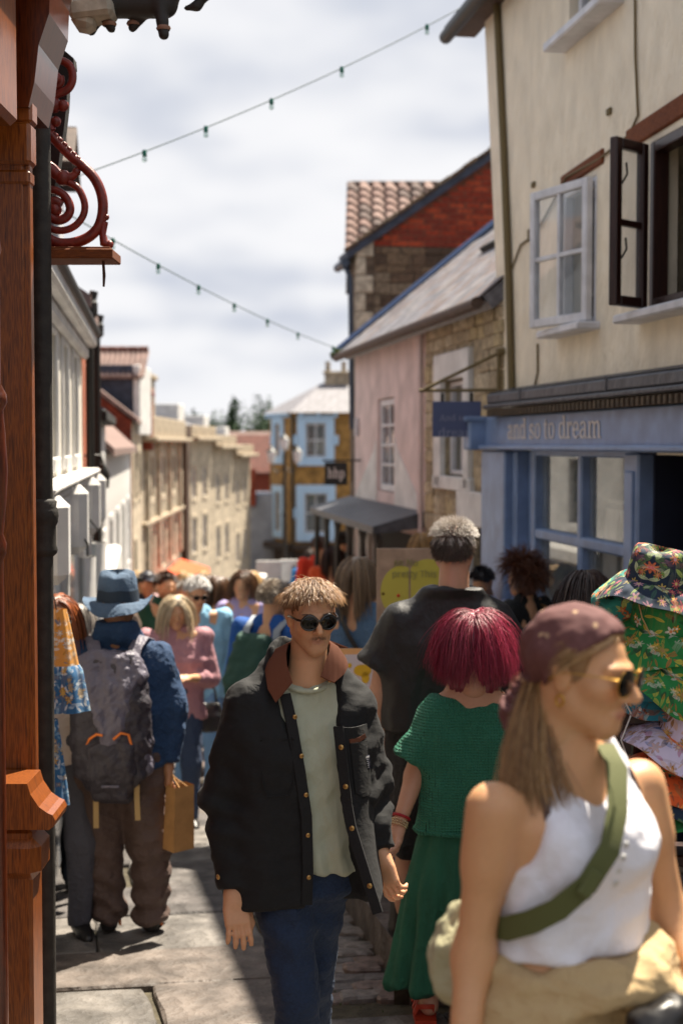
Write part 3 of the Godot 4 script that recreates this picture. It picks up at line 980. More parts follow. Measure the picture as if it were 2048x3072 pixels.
	g.tube([Vector3(2.86, 4.45, 0.012), Vector3(2.88, 4.0, 0.012), Vector3(2.93, 3.65, 0.012), Vector3(2.8, 3.57, 0.012), Vector3(2.3, 3.53, 0.014), Vector3(1.7, 3.53, 0.024), Vector3(1.0, 3.27, 0.012), Vector3(0.62, 3.24, 0.012), Vector3(0.4, 3.1, 0.012)], 0.008, 6)
	g.tube([Vector3(1.05, 2.5, 0.012), Vector3(1.06, 2.3, 0.012), Vector3(0.98, 2.19, 0.012), Vector3(0.6, 2.16, 0.014)], 0.008, 6)
	g.box(Vector3(0.93, 3.27, 0.02), Vector3(0.09, 0.09, 0.05), Basis.IDENTITY, 0.01)
	g.box(Vector3(0.92, 3.62, 0.01), Vector3(0.06, 0.04, 0.02), Basis.IDENTITY, 0.005)
	g.box(Vector3(2.45, 3.78, 0.01), Vector3(0.06, 0.04, 0.02), Basis.IDENTITY, 0.005)
	part("cable", g, M.cable, o)
	# ---- shopfront
	g = Geo.new()
	g.box(Vector3(4.6, 1.885, 0.12), Vector3(8.9, 0.23, 0.05), Basis.IDENTITY, 0.008)
	g.box(Vector3(4.6, 1.775, 0.16), Vector3(8.9, 0.035, 0.08), Basis.IDENTITY, 0.01)
	g.box(Vector3(4.6, 1.80, 0.05), Vector3(8.9, 0.09, 0.1))
	var fascia := part("fascia", g, M.blue, o)
	var tx := lettering(fascia, "and so to dream", 0.19, M.letters, true)
	tx.position = Vector3(0.80, 1.885, 0.149)
	var tb: AABB = tx.mesh.get_aabb()
	tx.scale = Vector3(1.95 / tb.size.x, 0.145 / tb.size.y, 1.0)
	tx.position = Vector3(0.80 - tb.position.x * tx.scale.x, 1.833 - tb.position.y * tx.scale.y, 0.149)
	g = Geo.new()
	g.box(Vector3(0.06, 1.88, 0.15), Vector3(0.2, 0.25, 0.24), Basis.IDENTITY, 0.015)
	g.box(Vector3(0.06, 1.99, 0.16), Vector3(0.24, 0.04, 0.28), Basis.IDENTITY, 0.01)
	part("console", g, M.blue, o)
	g = Geo.new()
	g.box(Vector3(4.75, 2.03, 0.1), Vector3(8.7, 0.05, 0.2), Basis.IDENTITY, 0.006)
	var x := 0.5
	while x < 5.0:
		g.box(Vector3(x, 2.025, 0.206), Vector3(0.035, 0.05, 0.03), Basis.IDENTITY, 0.004)
		x += 0.075
	part("dentil_moulding", g, M.dentil, o)
	g = Geo.new()
	g.box(Vector3(4.71, 2.13, 0.11), Vector3(8.58, 0.09, 0.2), Basis.IDENTITY, 0.02)
	g.poly([Vector3(0.42, 2.175, 0.2), Vector3(9.0, 2.175, 0.2), Vector3(9.0, 2.215, 0.01), Vector3(0.42, 2.215, 0.01)], Vector3(0, 1, 1))
	g.box(Vector3(4.7, 2.075, 0.205), Vector3(8.6, 0.03, 0.05), Basis.IDENTITY, 0.008)
	for i in 5:
		g.box(Vector3(1.3 + i * 1.7, 2.135, 0.212), Vector3(0.016, 0.085, 0.012), Basis.IDENTITY, 0.004)
	part("lead_flashing", g, M.lead, o)
	g = Geo.new()
	g.box(Vector3(0.42, 0.45, 0.08), Vector3(0.64, 2.6, 0.16), Basis.IDENTITY, 0.012)
	g.box(Vector3(0.79, 0.45, 0.05), Vector3(0.1, 2.6, 0.1), Basis.IDENTITY, 0.01)
	g.box(Vector3(0.94, 0.45, -0.02), Vector3(0.2, 2.6, 0.06), Basis.IDENTITY, 0.01)
	part("pilaster", g, M.blue, o)
	g = Geo.new()
	g.box(Vector3(3.1, 0.45, 0.04), Vector3(0.22, 2.6, 0.12), Basis.IDENTITY, 0.012)
	g.box(Vector3(3.1, 0.45, 0.105), Vector3(0.12, 2.4, 0.02), Basis.IDENTITY, 0.008)
	part("pilaster", g, M.blue, o)
	g = Geo.new()
	g.box(Vector3(4.45, 0.45, 0.04), Vector3(0.3, 2.6, 0.12), Basis.IDENTITY, 0.012)
	part("pilaster", g, M.blue, o)
	g = Geo.new()
	g.box(Vector3(2.02, -0.62, 0.03), Vector3(1.98, 0.6, 0.1), Basis.IDENTITY, 0.01)
	part("stall_riser", g, M.blue, o)
	g = Geo.new()
	g.box(Vector3(1.08, 0.72, 0.0), Vector3(0.08, 2.1, 0.1), Basis.IDENTITY, 0.01)
	g.box(Vector3(2.95, 0.72, 0.0), Vector3(0.08, 2.1, 0.1), Basis.IDENTITY, 0.01)
	g.box(Vector3(2.06, 0.72, 0.0), Vector3(0.07, 2.1, 0.09), Basis.IDENTITY, 0.012)
	g.box(Vector3(2.02, 1.18, 0.001), Vector3(1.8, 0.07, 0.086), Basis.IDENTITY, 0.012)
	g.box(Vector3(2.02, 1.745, 0.0), Vector3(1.8, 0.05, 0.088), Basis.IDENTITY, 0.008)
	g.box(Vector3(2.02, -0.3, 0.02), Vector3(1.94, 0.08, 0.16), Basis.IDENTITY, 0.012)
	var sf := part("shop_window", g, M.blue, o)
	for a in [[1.12, 2.025], [2.095, 2.91]]:
		for b in [[-0.26, 1.145], [1.215, 1.72]]:
			g = Geo.new()
			g.poly([Vector3(a[0], b[0], -0.01), Vector3(a[1], b[0], -0.01), Vector3(a[1], b[1], -0.01), Vector3(a[0], b[1], -0.01)], Vector3.BACK)
			part("pane", g, M.glass, sf)
	# inside the shop: back wall, floor, a rail with pale clothes, drapes
	g = Geo.new()
	g.box(Vector3(2.0, 0.6, -1.9), Vector3(3.2, 3.0, 0.05))
	g.box(Vector3(2.0, -0.5, -0.95), Vector3(3.2, 0.06, 1.9))
	g.box(Vector3(2.0, 1.78, -0.95), Vector3(3.2, 0.06, 1.8))
	part("shop_room", g, mat("6a5c48", 0.9), o)
	g = Geo.new()
	for i in 7:
		var xx := 1.2 + i * 0.26 + rnd(-0.05, 0.05)
		var wv := []
		for j in 6:
			var r := PackedVector3Array()
			for q in 9:
				r.append(Vector3(xx + (q / 8.0 - 0.5) * (0.12 + 0.05 * j / 5.0), 1.35 - j * 0.2, -0.5 + rnd(-0.02, 0.02) + 0.03 * sin(q * 2.0 + i)))
			wv.append(r)
		g.soft(wv, 0.01)
	g.tube([Vector3(1.1, 1.4, -0.5), Vector3(2.95, 1.4, -0.5)], 0.012, 8)
	part("clothes_rail", g, M.curtain, o)
	# door in a recess
	g = Geo.new()
	g.box(Vector3(3.75, 0.4, -0.46), Vector3(1.1, 2.8, 0.06), Basis.IDENTITY, 0.01)
	for y in [-0.35, 0.95]:
		g.box(Vector3(3.75, y, -0.42), Vector3(0.7, 0.9, 0.03), Basis.IDENTITY, 0.012)
	g.box(Vector3(3.22, 0.4, -0.22), Vector3(0.03, 2.8, 0.46))
	g.box(Vector3(4.28, 0.4, -0.22), Vector3(0.03, 2.8, 0.46))
	var dr := part("door", g, M.navy, o)
	g = Geo.new()
	g.lathe([Vector2(0.0, 0.06), Vector2(0.028, 0.055), Vector2(0.03, 0.03), Vector2(0.01, 0.02), Vector2(0.012, 0.0)], 12, Transform3D(Basis(Vector3.RIGHT, PI / 2), Vector3(3.35, 0.3, -0.43)))
	part("handle", g, M.brass, dr)
	# hanging sign on its bracket, at the corner of the house
	var s := thing("hanging_sign", "small square navy hanging sign on an iron bracket beside the blue shopfront", "sign")
	s.transform = o.transform
	g = Geo.new()
	g.tube([Vector3(0.16, 2.16, 0.04), Vector3(0.16, 2.50, 0.04)], 0.016, 8)
	g.tube([Vector3(0.16, 2.21, 0.04), Vector3(-0.02, 2.21, 0.62)], 0.013, 8)
	g.tube([Vector3(0.16, 2.49, 0.04), Vector3(0.0, 2.22, 0.58)], 0.013, 8)
	g.box(Vector3(0.16, 2.5, 0.02), Vector3(0.08, 0.05, 0.08), Basis.IDENTITY, 0.01)
	part("bracket", g, M.cable, s)
	var bs := Basis(Vector3.UP, deg_to_rad(90) - 0.30)
	var c := Vector3(0.07, 1.99, 0.345)
	g = Geo.new()
	g.box(c, Vector3(0.37, 0.27, 0.025), bs, 0.005)
	var board := part("board", g, M.signblue, s)
	for e in [[-0.11], [0.11]]:
		g = Geo.new()
		g.tube([c + bs * Vector3(e[0], 0.12, 0), c + bs * Vector3(e[0], 0.2, 0)], 0.012, 6)
		part("hanger", g, M.dark, s)
	for e in [["And so to", 0.075, 0.01, -0.13], ["dream", 0.10, -0.105, -0.14]]:
		tx = lettering(board, e[0], e[1], M.sign_letters)
		tb = tx.mesh.get_aabb()
		tx.transform = Transform3D(bs, c + bs * Vector3(e[3], e[2], 0.016))
		tx.scale = Vector3.ONE * minf(1.0, 0.28 / tb.size.x)

func stones(parent: Node3D, called: String, mats: String, x0: float, x1: float, y0: float, y1: float, course: Vector2, long: Vector2, proud: float, holes: Array, inside: Variant = null) -> void:
	# rubble or brick laid in courses on the face z = 0 of a wall, each stone a piece of its own
	var shapes := []
	for i in 8:
		var g := Geo.new()
		g.box(Vector3.ZERO, Vector3(1, 1, 1), Basis.IDENTITY, 0.09)
		if proud > 0.012:
			for k in g.v.size():
				g.v[k] += Vector3(sin(g.v[k].y * 7.0 + i) * 0.035, sin(g.v[k].x * 6.0 + i * 2.0) * 0.06, 0)
		shapes.append(g.mesh())
	var y := y0
	var row := 0
	while y < y1 - 0.01:
		var h := minf(rnd(course.x, course.y), y1 - y)
		var x := x0 - (rnd(0, long.x) if long.x != long.y else (row % 2) * long.x * 0.5)
		while x < x1:
			var w := rnd(long.x, long.y)
			var xa := maxf(x, x0); var xb := minf(x + w, x1)
			var ok := xb - xa > 0.03
			var r := Rect2(xa, y, xb - xa, h)
			for q in holes:
				if q.intersects(r):
					ok = false
			if ok and inside != null:
				ok = inside.call(r)
			if ok:
				var o := part(called, shapes[rng.randi_range(0, 7)], M["%s%d" % [mats, rng.randi_range(0, 3)]], parent)
				o.transform = Transform3D(Basis.IDENTITY.scaled(Vector3(xb - xa - 0.012, h - 0.012, 0.05)), Vector3((xa + xb) / 2, y + h / 2, -0.025 + proud * rnd(0.6, 1.4)))
			x += w
		y += h
		row += 1

func stone_row() -> void:
	var X := Vector2(0.1609, 0.987)
	var o := thing("stone_cottage", "low rubble stone cottage under a slate roof between the pink and cream houses", "house")
	facade(o, Vector2(0.1638, -17.4), Vector2(0.1638, -17.4) + X)
	var win := Rect2(4.72, 1.52, 0.84, 0.84)
	var shop := Rect2(5.75, -1.6, 0.9, 2.72)
	part("wall", wall_geo(3.95, 6.66, -2.0, 2.93, [win, shop], 0.12, 4.0), M.mortar, o)
	stones(o, "stone", "rubble", 3.96, 6.65, -0.1, 2.86, Vector2(0.10, 0.19), Vector2(0.16, 0.38), 0.018, [Rect2(4.46, 1.38, 1.24, 1.2), Rect2(5.3, -2.0, 1.5, 3.42), Rect2(4.1, -2.0, 0.75, 2.9)])
	var g := Geo.new()
	for b in [[4.46, 4.72, 1.42, 2.6], [5.56, 5.72, 1.42, 2.6], [4.72, 5.56, 2.36, 2.6], [4.42, 5.78, 1.40, 1.52]]:
		g.box(Vector3((b[0] + b[1]) / 2, (b[2] + b[3]) / 2, 0.02), Vector3(b[1] - b[0], b[3] - b[2], 0.06), Basis.IDENTITY, 0.01)
	var sr := part("window_surround", g, M.white_paint, o)
	window(o, Rect2(4.73, 1.53, 0.82, 0.82), -0.07, M.white_wood, 2, 1, 0.03, 0.04)
	g = Geo.new()
	g.box(Vector3(6.0, 1.27, 0.02), Vector3(1.32, 0.28, 0.06), Basis.IDENTITY, 0.01)
	g.box(Vector3(5.68, -0.2, 0.02), Vector3(0.14, 2.64, 0.05), Basis.IDENTITY, 0.01)
	part("shop_surround", g, M.white_paint, o)
	window(o, Rect2(5.76, -1.2, 0.88, 2.3), -0.08, M.brown_wood, 2, 1, 0.04, 0.05, null, "shop_window")
	g = Geo.new()
	g.box(Vector3(4.45, -0.4, 0.01), Vector3(0.7, 2.5, 0.06), Basis.IDENTITY, 0.01)
	var dr := part("door", g, M.white_wood, o)
	g = Geo.new()
	g.box(Vector3(4.45, 0.2, 0.045), Vector3(0.4, 0.9, 0.012), Basis.IDENTITY, 0.004)
	part("door_panel", g, M.far_glass, dr)
	g = Geo.new()
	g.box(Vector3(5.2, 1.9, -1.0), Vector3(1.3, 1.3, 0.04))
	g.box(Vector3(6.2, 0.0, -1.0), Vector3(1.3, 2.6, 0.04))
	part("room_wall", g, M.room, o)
	# roof of separate slates over both houses
	var pitch := deg_to_rad(39.0)
	var up := Vector3(0, sin(pitch), -cos(pitch)); var out := Vector3(0, cos(pitch), sin(pitch))
	var eave := Vector3(0, 2.92, 0.16)
	g = Geo.new()
	var a := eave + Vector3(-0.12, 0, 0); var b := eave + Vector3(6.62, 0, 0)
	var q := [a, b, b + up * 3.3, a + up * 3.3]
	g.poly(q, out)
	g.poly([q[0] - out * 0.12, q[1] - out * 0.12, q[2] - out * 0.12, q[3] - out * 0.12], -out)
	for i in 4:
		g.poly([q[i], q[(i + 1) % 4], q[(i + 1) % 4] - out * 0.12, q[i] - out * 0.12], q[i] + q[(i + 1) % 4] - q[(i + 2) % 4] - q[(i + 3) % 4])
	g.poly([b + up * 3.3, a + up * 3.3, a + up * 3.3 + Vector3(0, -3.5, -3.0), b + up * 3.3 + Vector3(0, -3.5, -3.0)], Vector3(0, 1, -1))
	var roof := part("roof", g, M.slate1, o)
	var sl := Geo.new()
	sl.box(Vector3.ZERO, Vector3(0.285, 0.012, 0.30), Basis.IDENTITY, 0.004)
	var slm := sl.mesh()
	var bs := Basis(Vector3.RIGHT, out, -up) * Basis(Vector3.RIGHT, 0.03)
	for r in 12:
		for i in 23:
			var o2 := part("slate", slm, M["slate%d" % rng.randi_range(0, 3)], roof)
			o2.transform = Transform3D(bs * Basis(Vector3.UP, rnd(-0.01, 0.01)), eave + Vector3(0.06 + i * 0.292 - (0.146 if r % 2 else 0.0), 0, 0) + up * (0.12 + r * 0.17) + out * (0.014 + rnd(0, 0.004)))
	g = Geo.new()
	g.poly([a + out * 0.05 + up * -0.05, a + out * 0.05 + Vector3(0.09, 0, 0) + up * -0.05, a + out * 0.05 + Vector3(0.09, 0, 0) + up * 3.3, a + out * 0.05 + up * 3.3], out)
	g.box((a + a + up * 3.3) / 2 + Vector3(-0.01, 0, 0) , Vector3(0.03, 0.17, 3.3), Basis(Vector3.RIGHT, out, -up), 0.005)
	part("verge", g, mat("5f7396", 0.5), roof)
	for k in 2:
		var cc := eave + Vector3(3.2 + k * 1.55, 0, 0) + up * 1.75 + out * 0.05
		g = Geo.new()
		for s in [-1, 1]:
			g.box(cc + Vector3(0.33 * s, 0, 0), Vector3(0.06, 0.07, 0.44), Basis(Vector3.RIGHT, out, -up), 0.01)
			g.box(cc + up * 0.42 * s, Vector3(0.72, 0.075, 0.06), Basis(Vector3.RIGHT, out, -up), 0.01)
		var rl := part("rooflight", g, M.dark, roof)
		g = Geo.new()
		g.box(cc, Vector3(0.62, 0.02, 0.8), Basis(Vector3.RIGHT, out, -up))
		part("pane", g, M.far_glass, rl)
	g = Geo.new()
	g.tube([Vector3(-0.2, 2.86, 0.2), Vector3(3.0, 2.87, 0.2), Vector3(6.6, 2.87, 0.2)], 0.05, 8)
	part("gutter", g, M.gutter, roof)
	g = Geo.new()
	for i in 26:
		var t := Vector3(-0.2 + rnd(-0.1, 0.25), 2.9 + rnd(-0.03, 0.05), 0.2 + rnd(-0.06, 0.06))
		g.lathe([Vector2(0, 0.03), Vector2(0.03, 0.012), Vector2(0.026, -0.014), Vector2(0, -0.026)], 7, Transform3D(Basis(Vector3.RIGHT, rnd(0, 2)), t))
	part("moss_clump", g, M.moss, roof)
	# pink house
	o = thing("pink_house", "pale pink rendered house with a tall sash window above a slate canopy", "house")
	facade(o, Vector2(0.1638, -17.4), Vector2(0.1638, -17.4) + X)
	var pw := Rect2(1.5, 1.28, 0.92, 1.02)
	part("wall", wall_geo(0.0, 3.95, -2.2, 2.91, [pw, Rect2(0.3, -2.0, 3.2, 2.9)], 0.1, 3.99), M.pink, o)
	window(o, Rect2(1.52, 1.29, 0.88, 1.0), -0.05, M.white_wood, 2, 4, 0.03, 0.07)
	g = Geo.new()
	g.box(Vector3(1.96, 1.8, -0.9), Vector3(1.4, 1.4, 0.04))
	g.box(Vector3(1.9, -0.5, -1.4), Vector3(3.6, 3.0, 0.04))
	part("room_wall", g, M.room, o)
	g = Geo.new()
	g.prism(PackedVector2Array([Vector2(0.02, 1.14), Vector2(1.44, 1.14), Vector2(1.44, 1.86), Vector2(1.30, 1.74), Vector2(0.02, 1.16)]), 0.001, 0.008)
	part("white_gable_patch", g, M.white_paint, o)  # thin paler sheet with a sloping top edge, left of the window
	g = Geo.new()
	g.prism(PackedVector2Array([Vector2(2.48, 1.14), Vector2(3.93, 1.14), Vector2(2.62, 1.74), Vector2(2.48, 1.86)]), 0.001, 0.008)
	part("white_gable_patch", g, M.white_paint, o)  # its paler counterpart right of the window
	g = Geo.new()
	for y in [2.05, 1.95]:
		g.box(Vector3(0.3, y, 0.03), Vector3(0.05, 0.12, 0.05), Basis.IDENTITY, 0.01)
	part("wall_box", g, M.white_wood, o)
	g = Geo.new()
	g.tube([Vector3(3.93, 2.85, 0.05), Vector3(3.93, -1.5, 0.05)], 0.03, 8)
	part("downpipe", g, M.pink, o)
	# the shop canopy on its posts
	var cn := thing("shop_canopy", "dark slate canopy on thin posts over the shop in the pink house", "canopy")
	cn.transform = o.transform
	g = Geo.new()
	g.prism(PackedVector2Array([Vector2(0.0, 1.16), Vector2(0.5, 1.02), Vector2(0.5, 0.95), Vector2(0.0, 1.0)]), -3.95, 0.3, Transform3D(Basis(Vector3.UP, -PI / 2), Vector3(0, 0, 0.012)))
	part("roof", g, M.lead, cn)
	for x in [-0.2, 0.6, 1.4, 2.2, 3.0, 3.8]:
		g = Geo.new()
		g.tube([Vector3(x, 0.95, 0.44), Vector3(x, -2.2, 0.44)], 0.032, 8)
		g.tube([Vector3(x, 0.55, 0.44), Vector3(x + 0.08, 0.82, 0.44), Vector3(x + 0.2, 0.92, 0.44)], 0.014, 6)
		g.tube([Vector3(x, 0.55, 0.44), Vector3(x - 0.08, 0.82, 0.44), Vector3(x - 0.2, 0.92, 0.44)], 0.014, 6)
		part("post", g, M.black_iron, cn)
	# white window frames of the shop under it
	g = Geo.new()
	for x in [0.4, 0.9, 1.4]:
		g.box(Vector3(x, -0.5, -0.02), Vector3(0.12, 2.8, 0.08), Basis.IDENTITY, 0.01)
	g.box(Vector3(0.9, 0.84, -0.02), Vector3(1.2, 0.12, 0.07), Basis.IDENTITY, 0.01)
	part("shop_window_frame", g, M.white_paint, o)
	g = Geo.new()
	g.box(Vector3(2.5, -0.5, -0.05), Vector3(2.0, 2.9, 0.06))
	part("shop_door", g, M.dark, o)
	# square black sign with pale letters
	var s := thing("hanging_sign", "square black hanging sign with three pale letters at the corner of the pink house", "sign")
	var c := Vector3(0.0, 1.45, -16.9) + Vector3(-0.065, 0, 0)
	g = Geo.new()
	g.box(c, Vector3(0.27, 0.27, 0.03), Basis(Vector3.UP, -0.05), 0.006)
	var board := part("board", g, mat("191a18", 0.6), s)
	var tx := lettering(board, "bhp", 0.15, M.letters, true, true)
	var tb: AABB = tx.mesh.get_aabb()
	tx.scale = Vector3(0.2 / tb.size.x, 0.16 / tb.size.y, 1.0)
	tx.position = c + Vector3(-0.1 - tb.position.x * tx.scale.x, -0.09 - tb.position.y * tx.scale.y, 0.02)
	g = Geo.new()
	g.tube([c + Vector3(-0.16, 0.155, 0), c + Vector3(0.3, 0.155, -0.1)], 0.012, 6)
	g.tube([c + Vector3(0.19, 0.15, -0.05), c + Vector3(0.19, -0.1, -0.05)], 0.010, 6)
	part("bracket", g, M.black_iron, s)

func gable_house() -> void:
	var o := thing("brick_gable_house", "tall house with a red brick gable over dark rubble and pale quoins", "house")
	# the gable wall faces up the lane, square to the street
	var A := Vector2(0.20, -19.0); var dirv := Vector2(0.987, -0.161)
	facade(o, A, A + dirv)
	var g := Geo.new()
	var top := func(x: float) -> float: return 4.36 + 0.70 * x
	g.prism(PackedVector2Array([Vector2(0, -2.5), Vector2(4.6, -2.5), Vector2(4.6, 4.4), Vector2(2.35, top.call(2.35)), Vector2(0, top.call(0.0))]), -0.5, -0.002)
	part("wall", g, M.dark_mortar, o)
	stones(o, "stone", "dark_rubble", 0.24, 2.7, 2.85, 4.42, Vector2(0.09, 0.16), Vector2(0.14, 0.34), 0.02, [])
	stones(o, "brick", "brick", 0.24, 2.35, 4.43, 6.1, Vector2(0.075, 0.075), Vector2(0.225, 0.225), 0.008, [], func(r: Rect2): return r.end.y < top.call(r.position.x) + 0.02)
	g = Geo.new()
	g.prism(PackedVector2Array([Vector2(0.2, 4.425), Vector2(2.35, 4.425), Vector2(2.35, top.call(2.35) - 0.02), Vector2(0.2, top.call(0.2) - 0.02)]), -0.001, 0.003)
	part("brick_bedding", g, M.brick_mortar, o)
	var y := 2.6
	var k := 0
	while y < 4.4:
		g = Geo.new()
		var w := 0.23 if k % 2 else 0.13
		g.box(Vector3(w / 2 - 0.01, y + 0.12, -0.04), Vector3(w, 0.23, 0.14), Basis.IDENTITY, 0.012)
		part("quoin", g, M.quoin, o)
		y += 0.24; k += 1
	g = Geo.new()
	for e in [[-0.14, 2.4]]:
		g.prism(PackedVector2Array([Vector2(-0.14, top.call(-0.14) - 0.03), Vector2(2.4, top.call(2.4) - 0.03), Vector2(2.4, top.call(2.4) + 0.09), Vector2(-0.14, top.call(-0.14) + 0.09)]), -0.6, 0.08)
	g.prism(PackedVector2Array([Vector2(2.4, top.call(2.4) - 0.03), Vector2(4.7, 4.3), Vector2(4.7, 4.42), Vector2(2.4, top.call(2.4) + 0.09)]), -0.6, 0.08)
	var rf := part("roof", g, M.slate_dark, o)
	for i in 14:
		g = Geo.new()
		g.box(Vector3(0, 0, 0), Vector3(0.2, 0.05, 0.16), Basis(Vector3.BACK, 0.61), 0.012)
		var t := part("verge_tile", g, M["dark_rubble%d" % (i % 4)], rf)
		t.position = Vector3(-0.08 + i * 0.178, top.call(-0.08 + i * 0.178) + 0.11 + (0.012 if i % 2 else 0.0), 0.04)
	g = Geo.new()
	g.tube([Vector3(-0.16, 4.2, 0.05), Vector3(-0.16, 4.2, -0.6)], 0.06, 8)
	g.tube([Vector3(-0.16, 4.16, -0.02), Vector3(-0.08, 4.0, -0.02), Vector3(-0.06, 2.0, -0.02)], 0.032, 8)
	part("gutter", g, mat("2c3b4c", 0.5), o)
	# house behind it with a pantiled roof facing up the lane
	o = thing("pantiled_house", "house with a weathered pantile roof behind the brick gable", "house")
	facade(o, Vector2(0.20, -22.6), Vector2(1.20, -22.6))
	g = Geo.new()
	g.box(Vector3(1.6, 1.1, -2.0), Vector3(3.2, 7.4, 4.0))
	part("wall", g, M.dark_mortar, o)
	var p0 := Vector3(-0.12, 4.75, 0.1); var up := Vector3(0.04, 1.5, -2.2).normalized()
	g = Geo.new()
	g.poly([p0, p0 + Vector3(3.0, 0, 0), p0 + Vector3(3.0, 0, 0) + up * 2.62, p0 + up * 2.62], Vector3(0, 1, 1))
	g.poly([p0 + up * 2.62, p0 + Vector3(3.0, 0, 0) + up * 2.62, Vector3(3.0, 4.6, -4.2), Vector3(-0.12, 4.6, -4.2)], Vector3(0, 1, -1))
	g.poly([p0, p0 + up * 2.62, Vector3(-0.12, 4.6, -4.2)], Vector3.LEFT)
	var pr := part("roof", g, M.pantile3, o)
	var tile := Geo.new()
	var rows := []
	for i in 3:
		var r := PackedVector3Array()
		for j in 9:
			var a := j / 8.0
			r.append(Vector3((a - 0.5) * 0.24, 0.045 * sin(a * TAU * 0.75 + 0.6) + 0.02 * i, 0.17 * (i - 1)))
		rows.append(r)
	tile.soft(rows, 0.014)
	var tm := tile.mesh()
	var out := Vector3.RIGHT.cross(up).normalized()
	for r in 9:
		for i in 7:
			var t := part("pantile", tm, M["pantile%d" % rng.randi_range(0, 3)], pr)
			t.transform = Transform3D(Basis(Vector3.RIGHT, out, -up), p0 + Vector3(0.1 + i * 0.22, 0, 0) + up * (0.2 + r * 0.28) + out * 0.035)
	g = Geo.new()
	for i in 6:
		g.tube([p0 + up * 2.62 + Vector3(0.05 + i * 0.3, 0.02, 0), p0 + up * 2.62 + Vector3(0.34 + i * 0.3, 0.02, 0)], 0.07, 8)
	part("ridge_tile", g, M.pantile3, pr)

# ---------------------------------------------------------------- left side of the lane and its far end
# z0 street edge, z1 ridge; profile in (z, y), run along x
func roof_run(parent: Node3D, called: String, m: Material, x0: float, x1: float, y0: float, z0: float, y1: float, z1: float, thick := 0.1) -> MeshInstance3D:
	var g := Geo.new()
	var pr := [Vector2(z0, y0), Vector2(z1, y1), Vector2(2.0 * z1 - z0, y0), Vector2(2.0 * z1 - z0, y0 - thick), Vector2(z1, y1 - thick), Vector2(z0, y0 - thick)]
	for i in 6:
		var a: Vector2 = pr[i]; var b: Vector2 = pr[(i + 1) % 6]
		var e := b - a
		g.poly([Vector3(x0, a.y, a.x), Vector3(x1, a.y, a.x), Vector3(x1, b.y, b.x), Vector3(x0, b.y, b.x)], Vector3(0, -e.x, e.y) if i >= 3 else Vector3(0, absf(e.x), -e.y * signf(e.x)))
	for x in [x0, x1]:
		for q in [[0, 1, 4, 5], [1, 2, 3, 4]]:
			var s := []
			for k in q:
				s.append(Vector3(x, pr[k].y, pr[k].x))
			g.poly(s, Vector3(-1 if x == x0 else 1, 0, 0))
	return part(called, g, m, parent)
func frame_around(g: Geo, r: Rect2, w: float, z := 0.0, t := 0.036) -> void:
	g.box(Vector3(r.position.x - w / 2, r.get_center().y, z), Vector3(w, r.size.y + 2 * w, t), Basis.IDENTITY, 0.01)
	g.box(Vector3(r.end.x + w / 2, r.get_center().y, z), Vector3(w, r.size.y + 2 * w, t), Basis.IDENTITY, 0.01)
	g.box(Vector3(r.get_center().x, r.position.y - w / 2, z), Vector3(r.size.x, w, t + 0.03), Basis.IDENTITY, 0.01)
	g.box(Vector3(r.get_center().x, r.end.y + w / 2, z), Vector3(r.size.x, w, t - 0.006), Basis.IDENTITY, 0.01)
# a plain house front: wall with openings, a window in each, surrounds
func front(called: String, label: String, a: Vector2, b: Vector2, y0: float, y1: float, m: Material, holes: Array, trim: Material, frame: Material, nx := 2, ny := 3, tw := 0.1, group := "", deep := 5.0) -> Array:
	var o := thing(called, label, "house", Vector3.ZERO, 0.0, group)
	var l := facade(o, a, b)
	part("wall", wall_geo(0.0, l, y0, y1, holes, 0.12, deep), m, o)
	for h in holes:
		var g := Geo.new()
		frame_around(g, h, tw)
		part("window_surround", g, trim, o)
		window(o, h, -0.08, frame, nx, ny, 0.03, 0.05, M.glass if l < 8.0 else null)
	var g2 := Geo.new()
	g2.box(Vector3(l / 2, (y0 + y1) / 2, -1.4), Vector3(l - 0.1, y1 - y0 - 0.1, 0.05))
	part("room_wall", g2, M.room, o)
	return [o, l]

